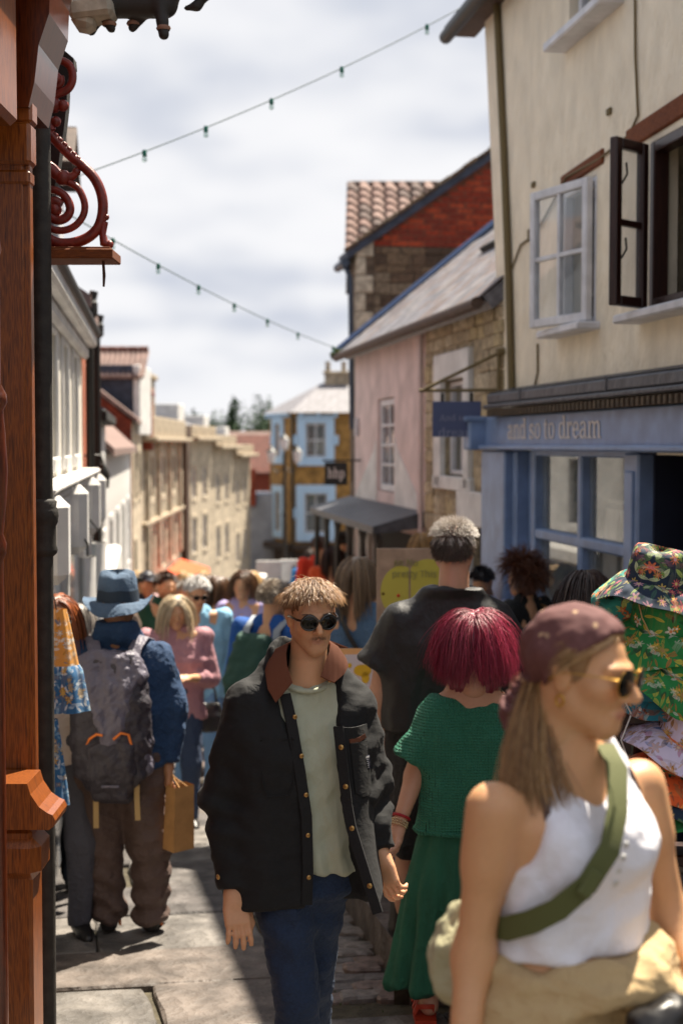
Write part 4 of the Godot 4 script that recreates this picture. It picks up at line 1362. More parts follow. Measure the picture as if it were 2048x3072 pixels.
func left_row() -> void:
	# white house with a moulded shop cornice
	var r := front("white_townhouse", "bright white townhouse with tall narrow windows over a heavy shop cornice", Vector2(-1.36, -5.7), Vector2(-2.182, -12.0), -1.4, 2.62, M.cream, [Rect2(1.55, 1.75, 0.5, 0.72), Rect2(2.6, 1.72, 0.55, 0.75), Rect2(3.75, 1.72, 0.55, 0.75), Rect2(4.95, 1.72, 0.55, 0.75)], M.white_paint, M.white_wood, 2, 2, 0.09)
	var o: Node3D = r[0]; var l: float = r[1]
	var g := Geo.new()
	g.box(Vector3(l / 2, 2.66, 0.06), Vector3(l, 0.1, 0.14), Basis.IDENTITY, 0.02)
	g.box(Vector3(l / 2, 2.56, 0.03), Vector3(l, 0.1, 0.06), Basis.IDENTITY, 0.02)
	part("cornice", g, M.white_paint, o)
	g = Geo.new()
	g.tube([Vector3(0, 2.73, 0.12), Vector3(l, 2.73, 0.12)], 0.045, 8)
	part("gutter", g, M.black_iron, o)
	roof_run(o, "roof", M.slate_dark, 0.0, l, 2.74, 0.1, 4.3, -1.9)
	for x in [3.2, 5.0]:
		g = Geo.new()
		g.box(Vector3(x, 3.35, -0.55), Vector3(0.8, 0.9, 0.9), Basis.IDENTITY, 0.01)
		var dm := part("dormer", g, M.slate_dark, o)
		g = Geo.new()
		g.box(Vector3(x, 3.32, -0.09), Vector3(0.6, 0.66, 0.04), Basis.IDENTITY, 0.01)
		part("dormer_window", g, M.white_wood, dm)
		g = Geo.new()
		for s in [-1, 1]:
			g.box(Vector3(x + 0.24 * s, 3.95, -0.5), Vector3(0.64, 0.06, 1.1), Basis(Vector3.BACK, -0.6 * s), 0.01)
		part("dormer_roof", g, M.gutter, dm)
	g = Geo.new()
	g.box(Vector3(5.7, 4.2, -1.8), Vector3(0.8, 1.8, 0.6), Basis.IDENTITY, 0.02)
	for i in 2:
		g.lathe([Vector2(0.12, 5.1), Vector2(0.1, 5.3), Vector2(0.13, 5.45), Vector2(0.09, 5.46)], 10, Transform3D(Basis.IDENTITY, Vector3(5.5 + i * 0.4, 0, -1.8)))
	part("chimney", g, M.clay, o)
	# its shopfront
	g = Geo.new()
	g.box(Vector3(3.6, 1.38, 0.05), Vector3(5.3, 0.26, 0.1), Basis.IDENTITY, 0.03)
	g.box(Vector3(3.6, 1.53, 0.06), Vector3(5.4, 0.07, 0.12), Basis.IDENTITY, 0.025)
	g.box(Vector3(3.6, 1.58, 0.075), Vector3(5.4, 0.04, 0.15), Basis.IDENTITY, 0.015)
	part("shop_cornice", g, M.white_paint, o)
	for x in [1.1, 3.0, 4.9, 6.2]:
		g = Geo.new()
		g.box(Vector3(x, 0.1, 0.04), Vector3(0.22, 2.4, 0.08), Basis.IDENTITY, 0.02)
		g.box(Vector3(x, 1.34, 0.1), Vector3(0.26, 0.42, 0.2), Basis.IDENTITY, 0.05)
		part("shop_pilaster", g, M.white_paint, o)
	g = Geo.new()
	g.box(Vector3(2.1, 0.3, 0.02), Vector3(1.5, 1.9, 0.05))
	g.box(Vector3(4.0, 0.3, 0.02), Vector3(1.5, 1.9, 0.05))
	g.box(Vector3(5.6, 0.1, 0.02), Vector3(0.9, 2.3, 0.05))
	part("shop_glazing", g, M.far_glass, o)
	# white dress hung out on the shopfront
	for e in [[2.9, 0.2, "white gathered dress hung outside the white townhouse shop"], [4.1, 0.22, "white smock hung outside the shop further from the drainpipe"]]:
		var t := thing("hanging_dress", e[2], "dress", Vector3.ZERO, 0.0, "white dresses hung on the shopfront")
		t.transform = o.transform
		var rows := []
		for j in 9:
			var row := PackedVector3Array(); var w := (0.13 if j < 2 else 0.11 + 0.03 * j)
			for q in 17:
				var a := TAU * q / 16.0
				row.append(Vector3(e[0] + cos(a) * w, 1.12 - j * 0.14, e[1] + sin(a) * (0.05 + 0.02 * sin(q * 3.0) * j / 8.0)))
			rows.append(row)
		g = Geo.new()
		g.grid(rows)
		part("cloth", g, M.white_paint, t)
		g = Geo.new()
		g.tube([Vector3(e[0], 1.12, e[1]), Vector3(e[0], 1.2, e[1]), Vector3(e[0] + 0.02, 1.28, e[1] - 0.06)], 0.006, 6)
		part("hanger", g, M.dark, t)
	# narrow orange brick house between two black pipes
	r = front("orange_brick_house", "narrow orange brick house squeezed between two black drainpipes", Vector2(-2.182, -12.02), Vector2(-2.539, -14.5), -1.7, 3.0, M.orange_brick, [Rect2(0.9, 1.5, 0.6, 0.9), Rect2(0.9, -0.2, 0.9, 1.0)], M.cream, M.white_wood)
	o = r[0]; l = r[1]
	roof_run(o, "roof", M.clay, 0.0, l, 3.05, 0.08, 4.2, -1.6)
	g = Geo.new()
	for x in [0.15, l - 0.1]:
		g = Geo.new()
		g.tube([Vector3(x, 3.1, 0.1), Vector3(x, 2.9, 0.06), Vector3(x, -1.2, 0.06)], 0.036, 8)
		g.box(Vector3(x, 2.95, 0.07), Vector3(0.14, 0.16, 0.12), Basis.IDENTITY, 0.03)
		part("downpipe", g, M.black_iron, o)
	g = Geo.new()
	g.tube([Vector3(0.4, 1.7, 0.0), Vector3(0.4, 1.7, 0.14), Vector3(0.4, 1.62, 0.16)], 0.012, 6)
	g.lathe([Vector2(0.02, 1.62), Vector2(0.06, 1.54), Vector2(0.05, 1.42), Vector2(0.0, 1.40)], 10, Transform3D(Basis.IDENTITY, Vector3(0.4, 0, 0.16)))
	part("wall_lantern", g, M.black_iron, o)
	# white narrow house
	r = front("white_narrow_house", "narrow white house with a dark shop below, beyond the orange brick house", Vector2(-2.56, -14.7), Vector2(-3.146, -19.0), -1.9, 2.05, M.white_paint, [Rect2(0.7, 0.75, 0.6, 0.85), Rect2(2.6, 0.75, 0.6, 0.85), Rect2(0.5, -1.3, 1.2, 1.5), Rect2(2.3, -1.3, 1.2, 1.5)], M.white_paint, M.dark)
	o = r[0]; l = r[1]
	g = Geo.new()
	g.box(Vector3(l / 2, 2.1, 0.06), Vector3(l, 0.12, 0.16), Basis.IDENTITY, 0.02)
	part("eaves_board", g, M.dark, o)
	roof_run(o, "roof", M.slate_dark, 0.0, l, 2.18, 0.1, 2.7, -1.6)
	g = Geo.new()
	g.box(Vector3(l / 2, 0.35, 0.1), Vector3(l - 0.2, 0.22, 0.2), Basis.IDENTITY, 0.04)
	part("shop_cornice", g, M.white_paint, o)
	# white cottage with a clay roof
	r = front("white_cottage", "white cottage with a sloping mauve clay roof and tall windows", Vector2(-3.155, -19.05), Vector2(-4.296, -29.0), -2.8, 1.68, M.white_paint, [Rect2(1.0, -0.45, 0.7, 1.15), Rect2(3.2, -0.45, 0.7, 1.15), Rect2(5.6, -0.45, 0.7, 1.15), Rect2(8.0, -0.45, 0.7, 1.15)], M.white_paint, M.white_wood)
	o = r[0]; l = r[1]
	roof_run(o, "roof", M.clay, -0.1, l, 1.74, 0.12, 4.0, -2.3)
	g = Geo.new()
	g.box(Vector3(l / 2, -1.0, 0.2), Vector3(l - 0.4, 0.2, 0.4), Basis(Vector3.RIGHT, 0.2), 0.05)
	part("shop_canopy", g, M.white_paint, o)
	g = Geo.new()
	for x in [1.0, 4.0, 7.0]:
		g.box(Vector3(x, -1.9, 0.01), Vector3(2.2, 1.6, 0.05))
	part("shop_glazing", g, M.far_glass, o)
	# taller house with a brick gable and a tiled dormer
	r = front("brick_gabled_house", "stone house with a brown brick gable end and a clay tiled dormer", Vector2(-4.30, -29.1), Vector2(-4.777, -34.0), -3.2, 2.25, M.bath, [Rect2(1.2, 0.6, 0.8, 1.0), Rect2(3.2, 0.6, 0.8, 1.0), Rect2(1.2, -1.4, 0.8, 1.1)], M.bath, M.white_wood)
	o = r[0]; l = r[1]
	g = Geo.new()
	for x in [-0.12, 0.0]:
		g.poly([Vector3(x, -3.2, 0.02), Vector3(x, 2.27, 0.02), Vector3(x, 4.2, -2.4), Vector3(x, 2.27, -4.8), Vector3(x, -3.2, -4.8)], Vector3(-1 if x < 0 else 1, 0, 0))
	g.poly([Vector3(-0.12, -3.2, 0.02), Vector3(0, -3.2, 0.02), Vector3(0, 2.27, 0.02), Vector3(-0.12, 2.27, 0.02)], Vector3.BACK)
	g.poly([Vector3(-0.12, 2.27, 0.02), Vector3(0, 2.27, 0.02), Vector3(0, 4.2, -2.4), Vector3(-0.12, 4.2, -2.4)], Vector3(0, 1, 1))
	part("gable_wall", g, M.red_brick, o)
	roof_run(o, "roof", M.clay, -0.2, l, 2.32, 0.15, 4.3, -2.4)
	var dmr := thing("tiled_dormer", "big dormer with slate sides and a pale clay tile roof above the brick gable", "dormer")
	dmr.position = Vector3(-4.85, 0, -30.6)
	g = Geo.new()
	g.box(Vector3(-0.1, 2.85, -0.9), Vector3(0.95, 1.3, 1.8), Basis.IDENTITY, 0.01)
	part("cheek", g, M.slate_dark, dmr)
	g = Geo.new()
	g.box(Vector3(0.46, 2.75, -0.9), Vector3(0.14, 1.5, 1.84), Basis.IDENTITY, 0.02)
	part("front", g, M.white_paint, dmr)
	var rows := []
	for j in 2:
		var row := PackedVector3Array()
		for q in 61:
			row.append(Vector3(-0.75 + 1.35 * q / 60.0, 3.25 + 0.62 * j + 0.03 * sin(q * 1.26), 0.12 - 0.9 * j))
		rows.append(row)
	g = Geo.new()
	g.soft(rows, 0.05)
	part("roof", g, M.clay, dmr)
	g = Geo.new()
	for i in 6:
		g.tube([Vector3(-0.75 + i * 0.23, 3.88, -0.78), Vector3(-0.54 + i * 0.23, 3.88, -0.78)], 0.07, 8)
	part("ridge_tile", g, M.clay_red, dmr)
	var ch := thing("chimney_stack", "red brick chimney with a tall pot beside the tiled dormer", "chimney", Vector3(-4.75, 0, -34.5))
	g = Geo.new()
	g.box(Vector3(0.05, 2.4, 0), Vector3(0.26, 1.5, 0.3), Basis.IDENTITY, 0.02)
	g.box(Vector3(0.05, 3.0, 0), Vector3(0.34, 0.1, 0.38), Basis.IDENTITY, 0.02)
	part("stack", g, M.red_brick, ch)
	g = Geo.new()
	g.lathe([Vector2(0.09, 3.1), Vector2(0.07, 3.3), Vector2(0.09, 3.5), Vector2(0.05, 3.5)], 10, Transform3D(Basis.IDENTITY, Vector3(0.05, 0, 0)))
	part("pot", g, M.bath_dark, ch)
	# stone house with parapet and the orange awning
	r = front("parapet_stone_house", "honey stone house with a deep parapet and an orange shop awning", Vector2(-4.791, -34.1), Vector2(-4.97, -44.0), -4.2, 1.95, M.bath_dark, [Rect2(1.6, 0.45, 0.8, 1.0), Rect2(4.4, 0.45, 0.8, 1.0), Rect2(7.2, 0.45, 0.8, 1.0), Rect2(1.6, -1.5, 0.8, 1.15), Rect2(4.4, -1.5, 0.8, 1.15), Rect2(7.2, -1.5, 0.8, 1.15)], M.bath, M.white_wood, 1, 2, 0.16)
	o = r[0]; l = r[1]
	g = Geo.new()
	g.box(Vector3(l / 2, 2.22, 0.02), Vector3(l, 0.56, 0.3), Basis.IDENTITY, 0.02)
	g.box(Vector3(l / 2, 1.92, 0.14), Vector3(l, 0.12, 0.5), Basis.IDENTITY, 0.03)
	g.box(Vector3(l / 2, -0.15, 0.05), Vector3(l, 0.1, 0.16), Basis.IDENTITY, 0.02)
	part("parapet", g, M.bath_dark, o)
	for x in [0.9, 3.4, 6.2, 9.2]:
		g = Geo.new()
		g.box(Vector3(x, 0.2, 0.05), Vector3(0.3, 3.3, 0.12), Basis.IDENTITY, 0.02)
		part("stone_pilaster", g, M.bath, o)
	roof_run(o, "roof", M.slate_dark, 0.0, l, 2.3, -0.2, 3.5, -2.0)
	g = Geo.new()
	g.box(Vector3(2.2, 3.0, -0.5), Vector3(3.4, 1.2, 0.8), Basis.IDENTITY, 0.03)
	g.box(Vector3(2.2, 3.55, -0.5), Vector3(3.6, 0.14, 0.95), Basis.IDENTITY, 0.03)
	part("chimney", g, M.bath_dark, o)
	for i in 5:
		g = Geo.new()
		g.lathe([Vector2(0.14, 3.6), Vector2(0.11, 3.78), Vector2(0.14, 3.95), Vector2(0.08, 3.95)], 10, Transform3D(Basis.IDENTITY, Vector3(0.9 + i * 0.62, 0, -0.5)))
		part("chimney_pot", g, M.bath_dark, o)
	var aw := thing("shop_awning", "bright orange shop awning in two panels on the honey stone house", "awning")
	aw.transform = o.transform
	for i in 2:
		g = Geo.new()
		var x0 := 1.0 + i * 4.2
		rows = [PackedVector3Array(), PackedVector3Array(), PackedVector3Array()]
		for q in 9:
			var xx := x0 + 4.0 * q / 8.0
			rows[0].append(Vector3(xx, -1.72, 0.05)); rows[1].append(Vector3(xx, -2.0, 0.9)); rows[2].append(Vector3(xx, -2.3, 0.92))
		g.soft(rows, 0.03)
		part("panel", g, M.orange, aw)
	g = Geo.new()
	g.box(Vector3(5.0, -3.2, 0.03), Vector3(8.0, 1.8, 0.1))
	part("red_shopfront", g, M.red, o)
	# dark recess with a pipe, then a stepped stone terrace
	var rec := thing("dark_alley_wall", "dark brown wall strip in the gap between the two stone rows", "wall")
	g = Geo.new()
	g.box(Vector3(-4.93, -1.0, -44.5), Vector3(0.3, 6.6, 0.9), Basis.IDENTITY, 0.02)
	part("wall_strip", g, mat("4a3424", 0.9), rec)
	var P0 := Vector2(-4.876, -45.0); var P1 := Vector2(-3.838, -60.0)
	var tops := [2.0, 1.72, 1.38]
	for i in 3:
		var a := P0.lerp(P1, i / 3.0); var b := P0.lerp(P1, (i + 1) / 3.0 - 0.004)
		var dy: float = -0.38 * i
		var ln := a.distance_to(b)
		var hs := []
		for k in 2:
			hs.append(Rect2(0.9 + k * 2.1, 0.05 + dy * 0.9, 0.75, 1.0)); hs.append(Rect2(0.9 + k * 2.1, -1.75 + dy * 1.5, 0.75, 1.15))
		r = front("stone_terrace_house", ["pale stone terrace house next to the dark alley wall", "pale stone terrace house in the middle of the stepped row", "pale stone terrace house at the low end of the stepped row"][i], a, b, -5.6, tops[i], M.bath, hs, M.bath, M.white_wood, 1, 2, 0.12, "stepped stone terrace")
		o = r[0]
		g = Geo.new()
		g.box(Vector3(ln / 2, tops[i] + 0.2, 0.0), Vector3(ln, 0.4, 0.3), Basis.IDENTITY, 0.02)
		g.box(Vector3(ln / 2, tops[i] - 0.03, 0.14), Vector3(ln, 0.14, 0.5), Basis.IDENTITY, 0.03)
		part("parapet", g, M.bath_dark, o)
		roof_run(o, "roof", M.slate1, 0.0, ln, tops[i] + 0.3, -0.2, tops[i] + 1.05 - 0.25 * i, -2.2)
		g = Geo.new()
		g.box(Vector3(ln * 0.3, tops[i] + 0.75, -0.9), Vector3(1.1, 0.7, 0.9), Basis.IDENTITY, 0.02)
		part("dormer", g, M.white_paint, o)
		g = Geo.new()
		g.box(Vector3(ln / 2, -3.4 + dy, 0.3), Vector3(ln - 0.6, 0.25, 0.6), Basis.IDENTITY, 0.04)
		part("shop_cornice", g, M.lead, o)
		g = Geo.new()
		g.box(Vector3(ln / 2, -4.4 + dy, 0.02), Vector3(ln - 0.8, 1.6, 0.06))
		part("shop_glazing", g, M.far_glass, o)

func leaf_crown(center: Vector3, size: Vector3, count: int, leaf: float, sd: int, cone := false) -> Geo:
	var g := Geo.new()
	var r := RandomNumberGenerator.new()
	r.seed = sd
	var clumps := []
	for i in 26:
		var p := Vector3(r.randfn(), r.randfn(), r.randfn()).normalized() * pow(r.randf(), 0.4)
		if cone:
			var t := r.randf()
			p = Vector3(cos(i * 2.4) * (1.0 - t) * 0.9, t * 2.0 - 1.0, sin(i * 2.4) * (1.0 - t) * 0.9)
		clumps.append([p, r.randf_range(0.22, 0.42)])
	for i in count:
		var c: Array = clumps[r.randi_range(0, 25)]
		var p: Vector3 = c[0] + Vector3(r.randfn(), r.randfn(), r.randfn()).normalized() * c[1] * pow(r.randf(), 0.3)
		var q := center + p * size
		var u := Vector3(r.randfn(), r.randfn(), r.randfn()).normalized(); var w := u.cross(Vector3(r.randfn(), r.randfn(), 0.3)).normalized()
		var s := leaf * r.randf_range(0.6, 1.4)
		var tone := r.randf_range(0.6, 1.3)
		g.col = Color(0.045 * tone, 0.085 * tone, 0.038 * tone)
		g.poly([q - u * s, q - w * s * 0.6, q + u * s, q + w * s * 0.6], p + Vector3(0, 0.3, 0))
	return g

func far_end() -> void:
	# corner house with pale blue window surrounds
	var o := thing("blue_window_house", "ochre stone corner house with pale blue window surrounds and a hipped roof", "house")
	var c0 := Vector2(-2.06, -60.0); var c1 := Vector2(1.6, -60.0); var cl := Vector2(-3.14, -62.6)
	for f in [[c0, c1, [[0.55, 1.40, 1.25, 2.68], [0.5, 1.45, -1.95, -0.28]], 0.36], [cl, c0, [[0.75, 1.5, 1.25, 2.68], [0.75, 1.5, -1.95, -0.28]], 0.3]]:
		var fr := Node3D.new()
		fr.name = "front"; o.add_child(fr, true)
		var l := facade(fr, f[0], f[1])
		var holes := []
		for q in f[2]:
			holes.append(Rect2(q[0], q[2], q[1] - q[0], q[3] - q[2]))
		part("wall", wall_geo(0, l, -5.6, 3.15, holes, 0.15, 3.0, null, false), M.ochre, fr)
		for h in holes:
			var g := Geo.new()
			frame_around(g, h, f[3], 0.04, 0.12)
			var cy: float = h.get_center().y
			for s in [-1, 1]:
				g.box(Vector3(h.get_center().x + s * (h.size.x / 2 + f[3] * 1.15), cy, 0.05), Vector3(0.24, 0.42, 0.1), Basis.IDENTITY, 0.03)
			part("window_surround", g, M.paleblue, fr)
			window(fr, h, -0.08, M.white_wood, 2, 2, 0.05, 0.07)
		var g2 := Geo.new()
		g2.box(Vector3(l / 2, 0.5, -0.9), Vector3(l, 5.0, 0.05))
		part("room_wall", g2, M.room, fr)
		for i in 5:
			g2 = Geo.new()
			g2.box(Vector3(l * (i + 0.5) / 5.0, 3.02, 0.16), Vector3(0.14, 0.2, 0.3), Basis.IDENTITY, 0.02)
			part("eaves_bracket", g2, M.paleblue, fr)
		g2 = Geo.new()
		g2.box(Vector3(l / 2, -2.55, 0.25), Vector3(l, 0.25, 0.5), Basis.IDENTITY, 0.04)
		g2.box(Vector3(l / 2, -4.2, 0.03), Vector3(l, 2.9, 0.06))
		part("shopfront", g2, mat("3c2f26", 0.8), fr)
	var g := Geo.new()
	g.tube([Vector3(-2.06, 3.0, -59.94), Vector3(-2.06, -5.0, -59.94)], 0.06, 8)
	part("downpipe", g, M.black_iron, o)
	g = Geo.new()
	var e0 := Vector3(-3.5, 3.12, -62.9); var e1 := Vector3(-2.15, 3.12, -59.6); var e2 := Vector3(1.9, 3.12, -59.6); var e3 := Vector3(1.9, 3.12, -67.0); var e4 := Vector3(-3.5, 3.12, -67.0)
	var pk := Vector3(-0.85, 4.5, -63.2); var pk2 := Vector3(0.6, 4.5, -63.2)
	g.poly([e0, e1, pk], Vector3(-1, 1, 1)); g.poly([e1, e2, pk2, pk], Vector3(0, 1, 1)); g.poly([e2, e3, pk2], Vector3(1, 1, 0)); g.poly([e3, e4, pk, pk2], Vector3(0, 1, -1)); g.poly([e4, e0, pk], Vector3(-1, 1, 0))
	g.poly([e0, e1, e2, e3, e4], Vector3.DOWN)
	part("roof", g, mat("8c8a90", 0.7, {"t": M.mottle, "s": 0.8}), o)
	g = Geo.new()
	g.box(Vector3(-0.2, 4.6, -63.2), Vector3(1.1, 0.75, 0.6), Basis.IDENTITY, 0.03)
	g.box(Vector3(-0.2, 4.95, -63.2), Vector3(1.25, 0.12, 0.75), Basis.IDENTITY, 0.03)
	for x in [-0.6, 0.1]:
		g.lathe([Vector2(0.13, 5.0), Vector2(0.1, 5.2), Vector2(0.12, 5.45), Vector2(0.07, 5.45)], 10, Transform3D(Basis.IDENTITY, Vector3(x, 0, -63.2)))
	part("chimney", g, M.bath_dark, o)
	# pale grey wall and red roofs beyond
	o = thing("grey_rendered_house", "plain grey rendered house wall under red tiled roofs", "house", Vector3(-3.3, 0, -64.0))
	g = Geo.new()
	g.box(Vector3(-0.5, -3.0, 0), Vector3(2.2, 5.2, 4.0), Basis.IDENTITY, 0.02)
	part("wall", g, M.greywall, o)
	g = Geo.new()
	g.box(Vector3(-0.6, -0.1, 2.05), Vector3(0.34, 1.6, 0.3), Basis.IDENTITY, 0.02)
	part("chimney", g, M.red_brick, o)
	o = thing("red_roofed_house", "distant house with a long red clay roof behind the grey wall", "house", Vector3(-4.4, 0, -76.0))
	g = Geo.new()
	g.box(Vector3(0, -2.5, -1.5), Vector3(7.0, 6.0, 4.0), Basis.IDENTITY, 0.02)
	part("wall", g, M.red_brick, o)
	roof_run(o, "roof", M.clay_red, -3.8, 3.8, 0.3, 0.7, 2.3, -1.6)
	o = thing("red_roofed_house", "distant house with a steep brown roof below the trees", "house", Vector3(-7.5, 0, -88.0))
	g = Geo.new()
	g.box(Vector3(0, -2.5, -1.5), Vector3(8.0, 7.0, 4.0), Basis.IDENTITY, 0.02)
	part("wall", g, M.bath, o)
	roof_run(o, "roof", M.clay, -4.2, 4.2, 1.0, 0.7, 2.6, -1.6)
	# trees on the far slope
	var spots := [[-11.2, 3.6, 1.9, 3.2, false], [-9.6, 3.8, 1.7, 3.2, false], [-8.7, 3.4, 1.0, 3.4, true], [-7.8, 3.8, 0.95, 3.6, true], [-6.9, 3.8, 1.7, 3.2, false], [-6.0, 4.5, 1.3, 4.2, false], [-5.1, 3.8, 1.6, 3.4, false], [-12.8, 3.4, 1.9, 3.2, false], [-3.4, 3.4, 1.6, 2.8, false]]
	var tm := mat("ffffff", 0.85, {"vc": true})
	tm.backlight_enabled = true; tm.backlight = Color(0.15, 0.2, 0.08)
	for i in spots.size():
		var s: Array = spots[i]
		var t := thing("conifer" if s[4] else "broadleaf_tree", ["wide low tree at the far edge of", "spreading tree second in", "slim pointed conifer shorter than its twin in", "slim pointed conifer taller than its twin in", "rounded tree just behind the conifers in", "tallest tree towering in", "rounded tree beside the tallest one in", "broad bushy tree closing the end of", "low rounded tree half behind the corner house in"][i] + " the dark wood on the distant slope", "tree", Vector3(s[0], -6.7, -104.0 - (i % 3) * 4.0), 0.0, "trees on the distant slope")
		g = Geo.new()
		g.tube([Vector3(0, 0, 0), Vector3(0.1, 4.0, 0), Vector3(0.0, 6.7 + s[1] - 1.5, 0)], [0.3, 0.22, 0.08], 8)
		for k in 5:
			var a := k * 1.9
			g.tube([Vector3(0.05, 5.5 + k * 0.6, 0), Vector3(cos(a) * s[2] * 0.7, 6.7 + k * 0.5, sin(a) * s[2] * 0.7)], [0.1, 0.03], 6)
		part("trunk", g, M.brown_wood, t)
		part("crown", leaf_crown(Vector3(0, 6.7 + s[1] - s[3] * 0.55, 0), Vector3(s[2], s[3] * 0.75, s[2]), 1500, 0.13, 40 + i, s[4]), tm, t)
	var wood := Geo.new()
	for i in 12:
		var lump := leaf_crown(Vector3(-17.0 + i * 1.35, 1.9 + 0.4 * sin(i * 2.1), -111.0 - (i % 3) * 2.0), Vector3(1.7, 1.9, 1.4), 700, 0.16, 90 + i)
		wood.add(lump)
	var wo := part("distant_wood", wood, tm)
	tag(wo, "dark mass of woodland behind the separate trees on the distant slope", "woodland", "", "stuff")
	# green hill closing the view
	g = Geo.new()
	var rows := []
	for j in 5:
		var row := PackedVector3Array()
		for q in 25:
			var x := -140.0 + q * 12.0
			row.append(Vector3(x, -7.0 + j * j * 0.62 + sin(q * 1.3 + j) * 0.5 * j, -112.0 - j * 22.0))
		rows.append(row)
	g.grid(rows)
	struct("hill", g, mat("3d5230", 0.95, {"t": M.mottle, "s": 0.08, "world": true}), "low wooded green hill closing the view down the lane")
	# street lamp
	var lp := thing("street_lamp", "black street lamp with a cluster of lanterns in front of the corner house", "street lamp", Vector3(-1.84, ground_y(-46.0), -46.0))
	g = Geo.new()
	g.lathe([Vector2(0.16, 0), Vector2(0.16, 0.5), Vector2(0.08, 0.6), Vector2(0.06, 3.6), Vector2(0.09, 3.65), Vector2(0.05, 3.75), Vector2(0.045, 5.6), Vector2(0.0, 5.75)], 12)
	part("post", g, M.black_iron, lp)
	for s in [-1, 0, 1]:
		g = Geo.new()
		var top := Vector3(0.42 * s, 5.75 if s == 0 else 5.35, 0)
		g.tube([Vector3(0, 5.2, 0), Vector3(0.25 * s, 5.0, 0), top - Vector3(0, 0.1, 0)], 0.025, 6)
		var arm := part("arm", g, M.black_iron, lp)
		g = Geo.new()
		g.lathe([Vector2(0.18, 0.36), Vector2(0.08, 0.44), Vector2(0.02, 0.52), Vector2(0.0, 0.52)], 8, Transform3D(Basis.IDENTITY, top))
		part("lantern_cap", g, M.black_iron, arm)
		g = Geo.new()
		g.lathe([Vector2(0.1, 0.0), Vector2(0.16, 0.36), Vector2(0.0, 0.37)], 8, Transform3D(Basis.IDENTITY, top))
		part("lantern_glass", g, M.white_paint, arm)

# ---------------------------------------------------------------- the varnished shopfront close by on the left
func floral(called: String, ground: Array, petal: Array, leaf: Array, n: int, sd: int, size := 512) -> ImageTexture:
	# a printed cotton: blooms, leaves and small sprigs on a coloured ground, tileable
	if tex.has(called):
		return tex[called]
	var r := RandomNumberGenerator.new()
	r.seed = sd
	var im := Image.create(size, size, false, Image.FORMAT_RGB8)
	im.fill(Color(ground[0]))
	for k in n * 3:
		var c := Vector2(r.randf(), r.randf()) * size
		var a := r.randf() * TAU; var ln := r.randf_range(0.03, 0.075) * size; var wd := ln * r.randf_range(0.25, 0.45)
		var col := Color(leaf[r.randi() % leaf.size()])
		for y in range(-int(ln), int(ln) + 1):
			for x in range(-int(ln), int(ln) + 1):
				var q := Vector2(x, y).rotated(-a)
				var t := absf(q.x) / ln
				if t < 1.0 and absf(q.y) < wd * (1.0 - t * t):
					im.set_pixel(posmod(int(c.x) + x, size), posmod(int(c.y) + y, size), col.darkened(0.25) if absf(q.y) < 1.0 else col)
	for k in n:
		var c := Vector2(r.randf(), r.randf()) * size
		var rad := r.randf_range(0.04, 0.075) * size; var ph := r.randf() * TAU; var pet := r.randi_range(5, 9)
		var col := Color(petal[r.randi() % petal.size()]); var eye := Color(petal[r.randi() % petal.size()]).lightened(0.2)
		for y in range(-int(rad), int(rad) + 1):
			for x in range(-int(rad), int(rad) + 1):
				var q := Vector2(x, y)
				var d := q.length() / rad; var w := 0.72 + 0.28 * cos(q.angle() * pet + ph)
				if d < w:
					var cc := col
					if d < 0.26:
						cc = eye
					elif d > w - 0.12:
						cc = col.darkened(0.45)
					elif fmod(d * 6.0, 1.0) < 0.25:
						cc = col.darkened(0.2)
					im.set_pixel(posmod(int(c.x) + x, size), posmod(int(c.y) + y, size), cc)
	tex[called] = ImageTexture.create_from_image(im)
	return tex[called]

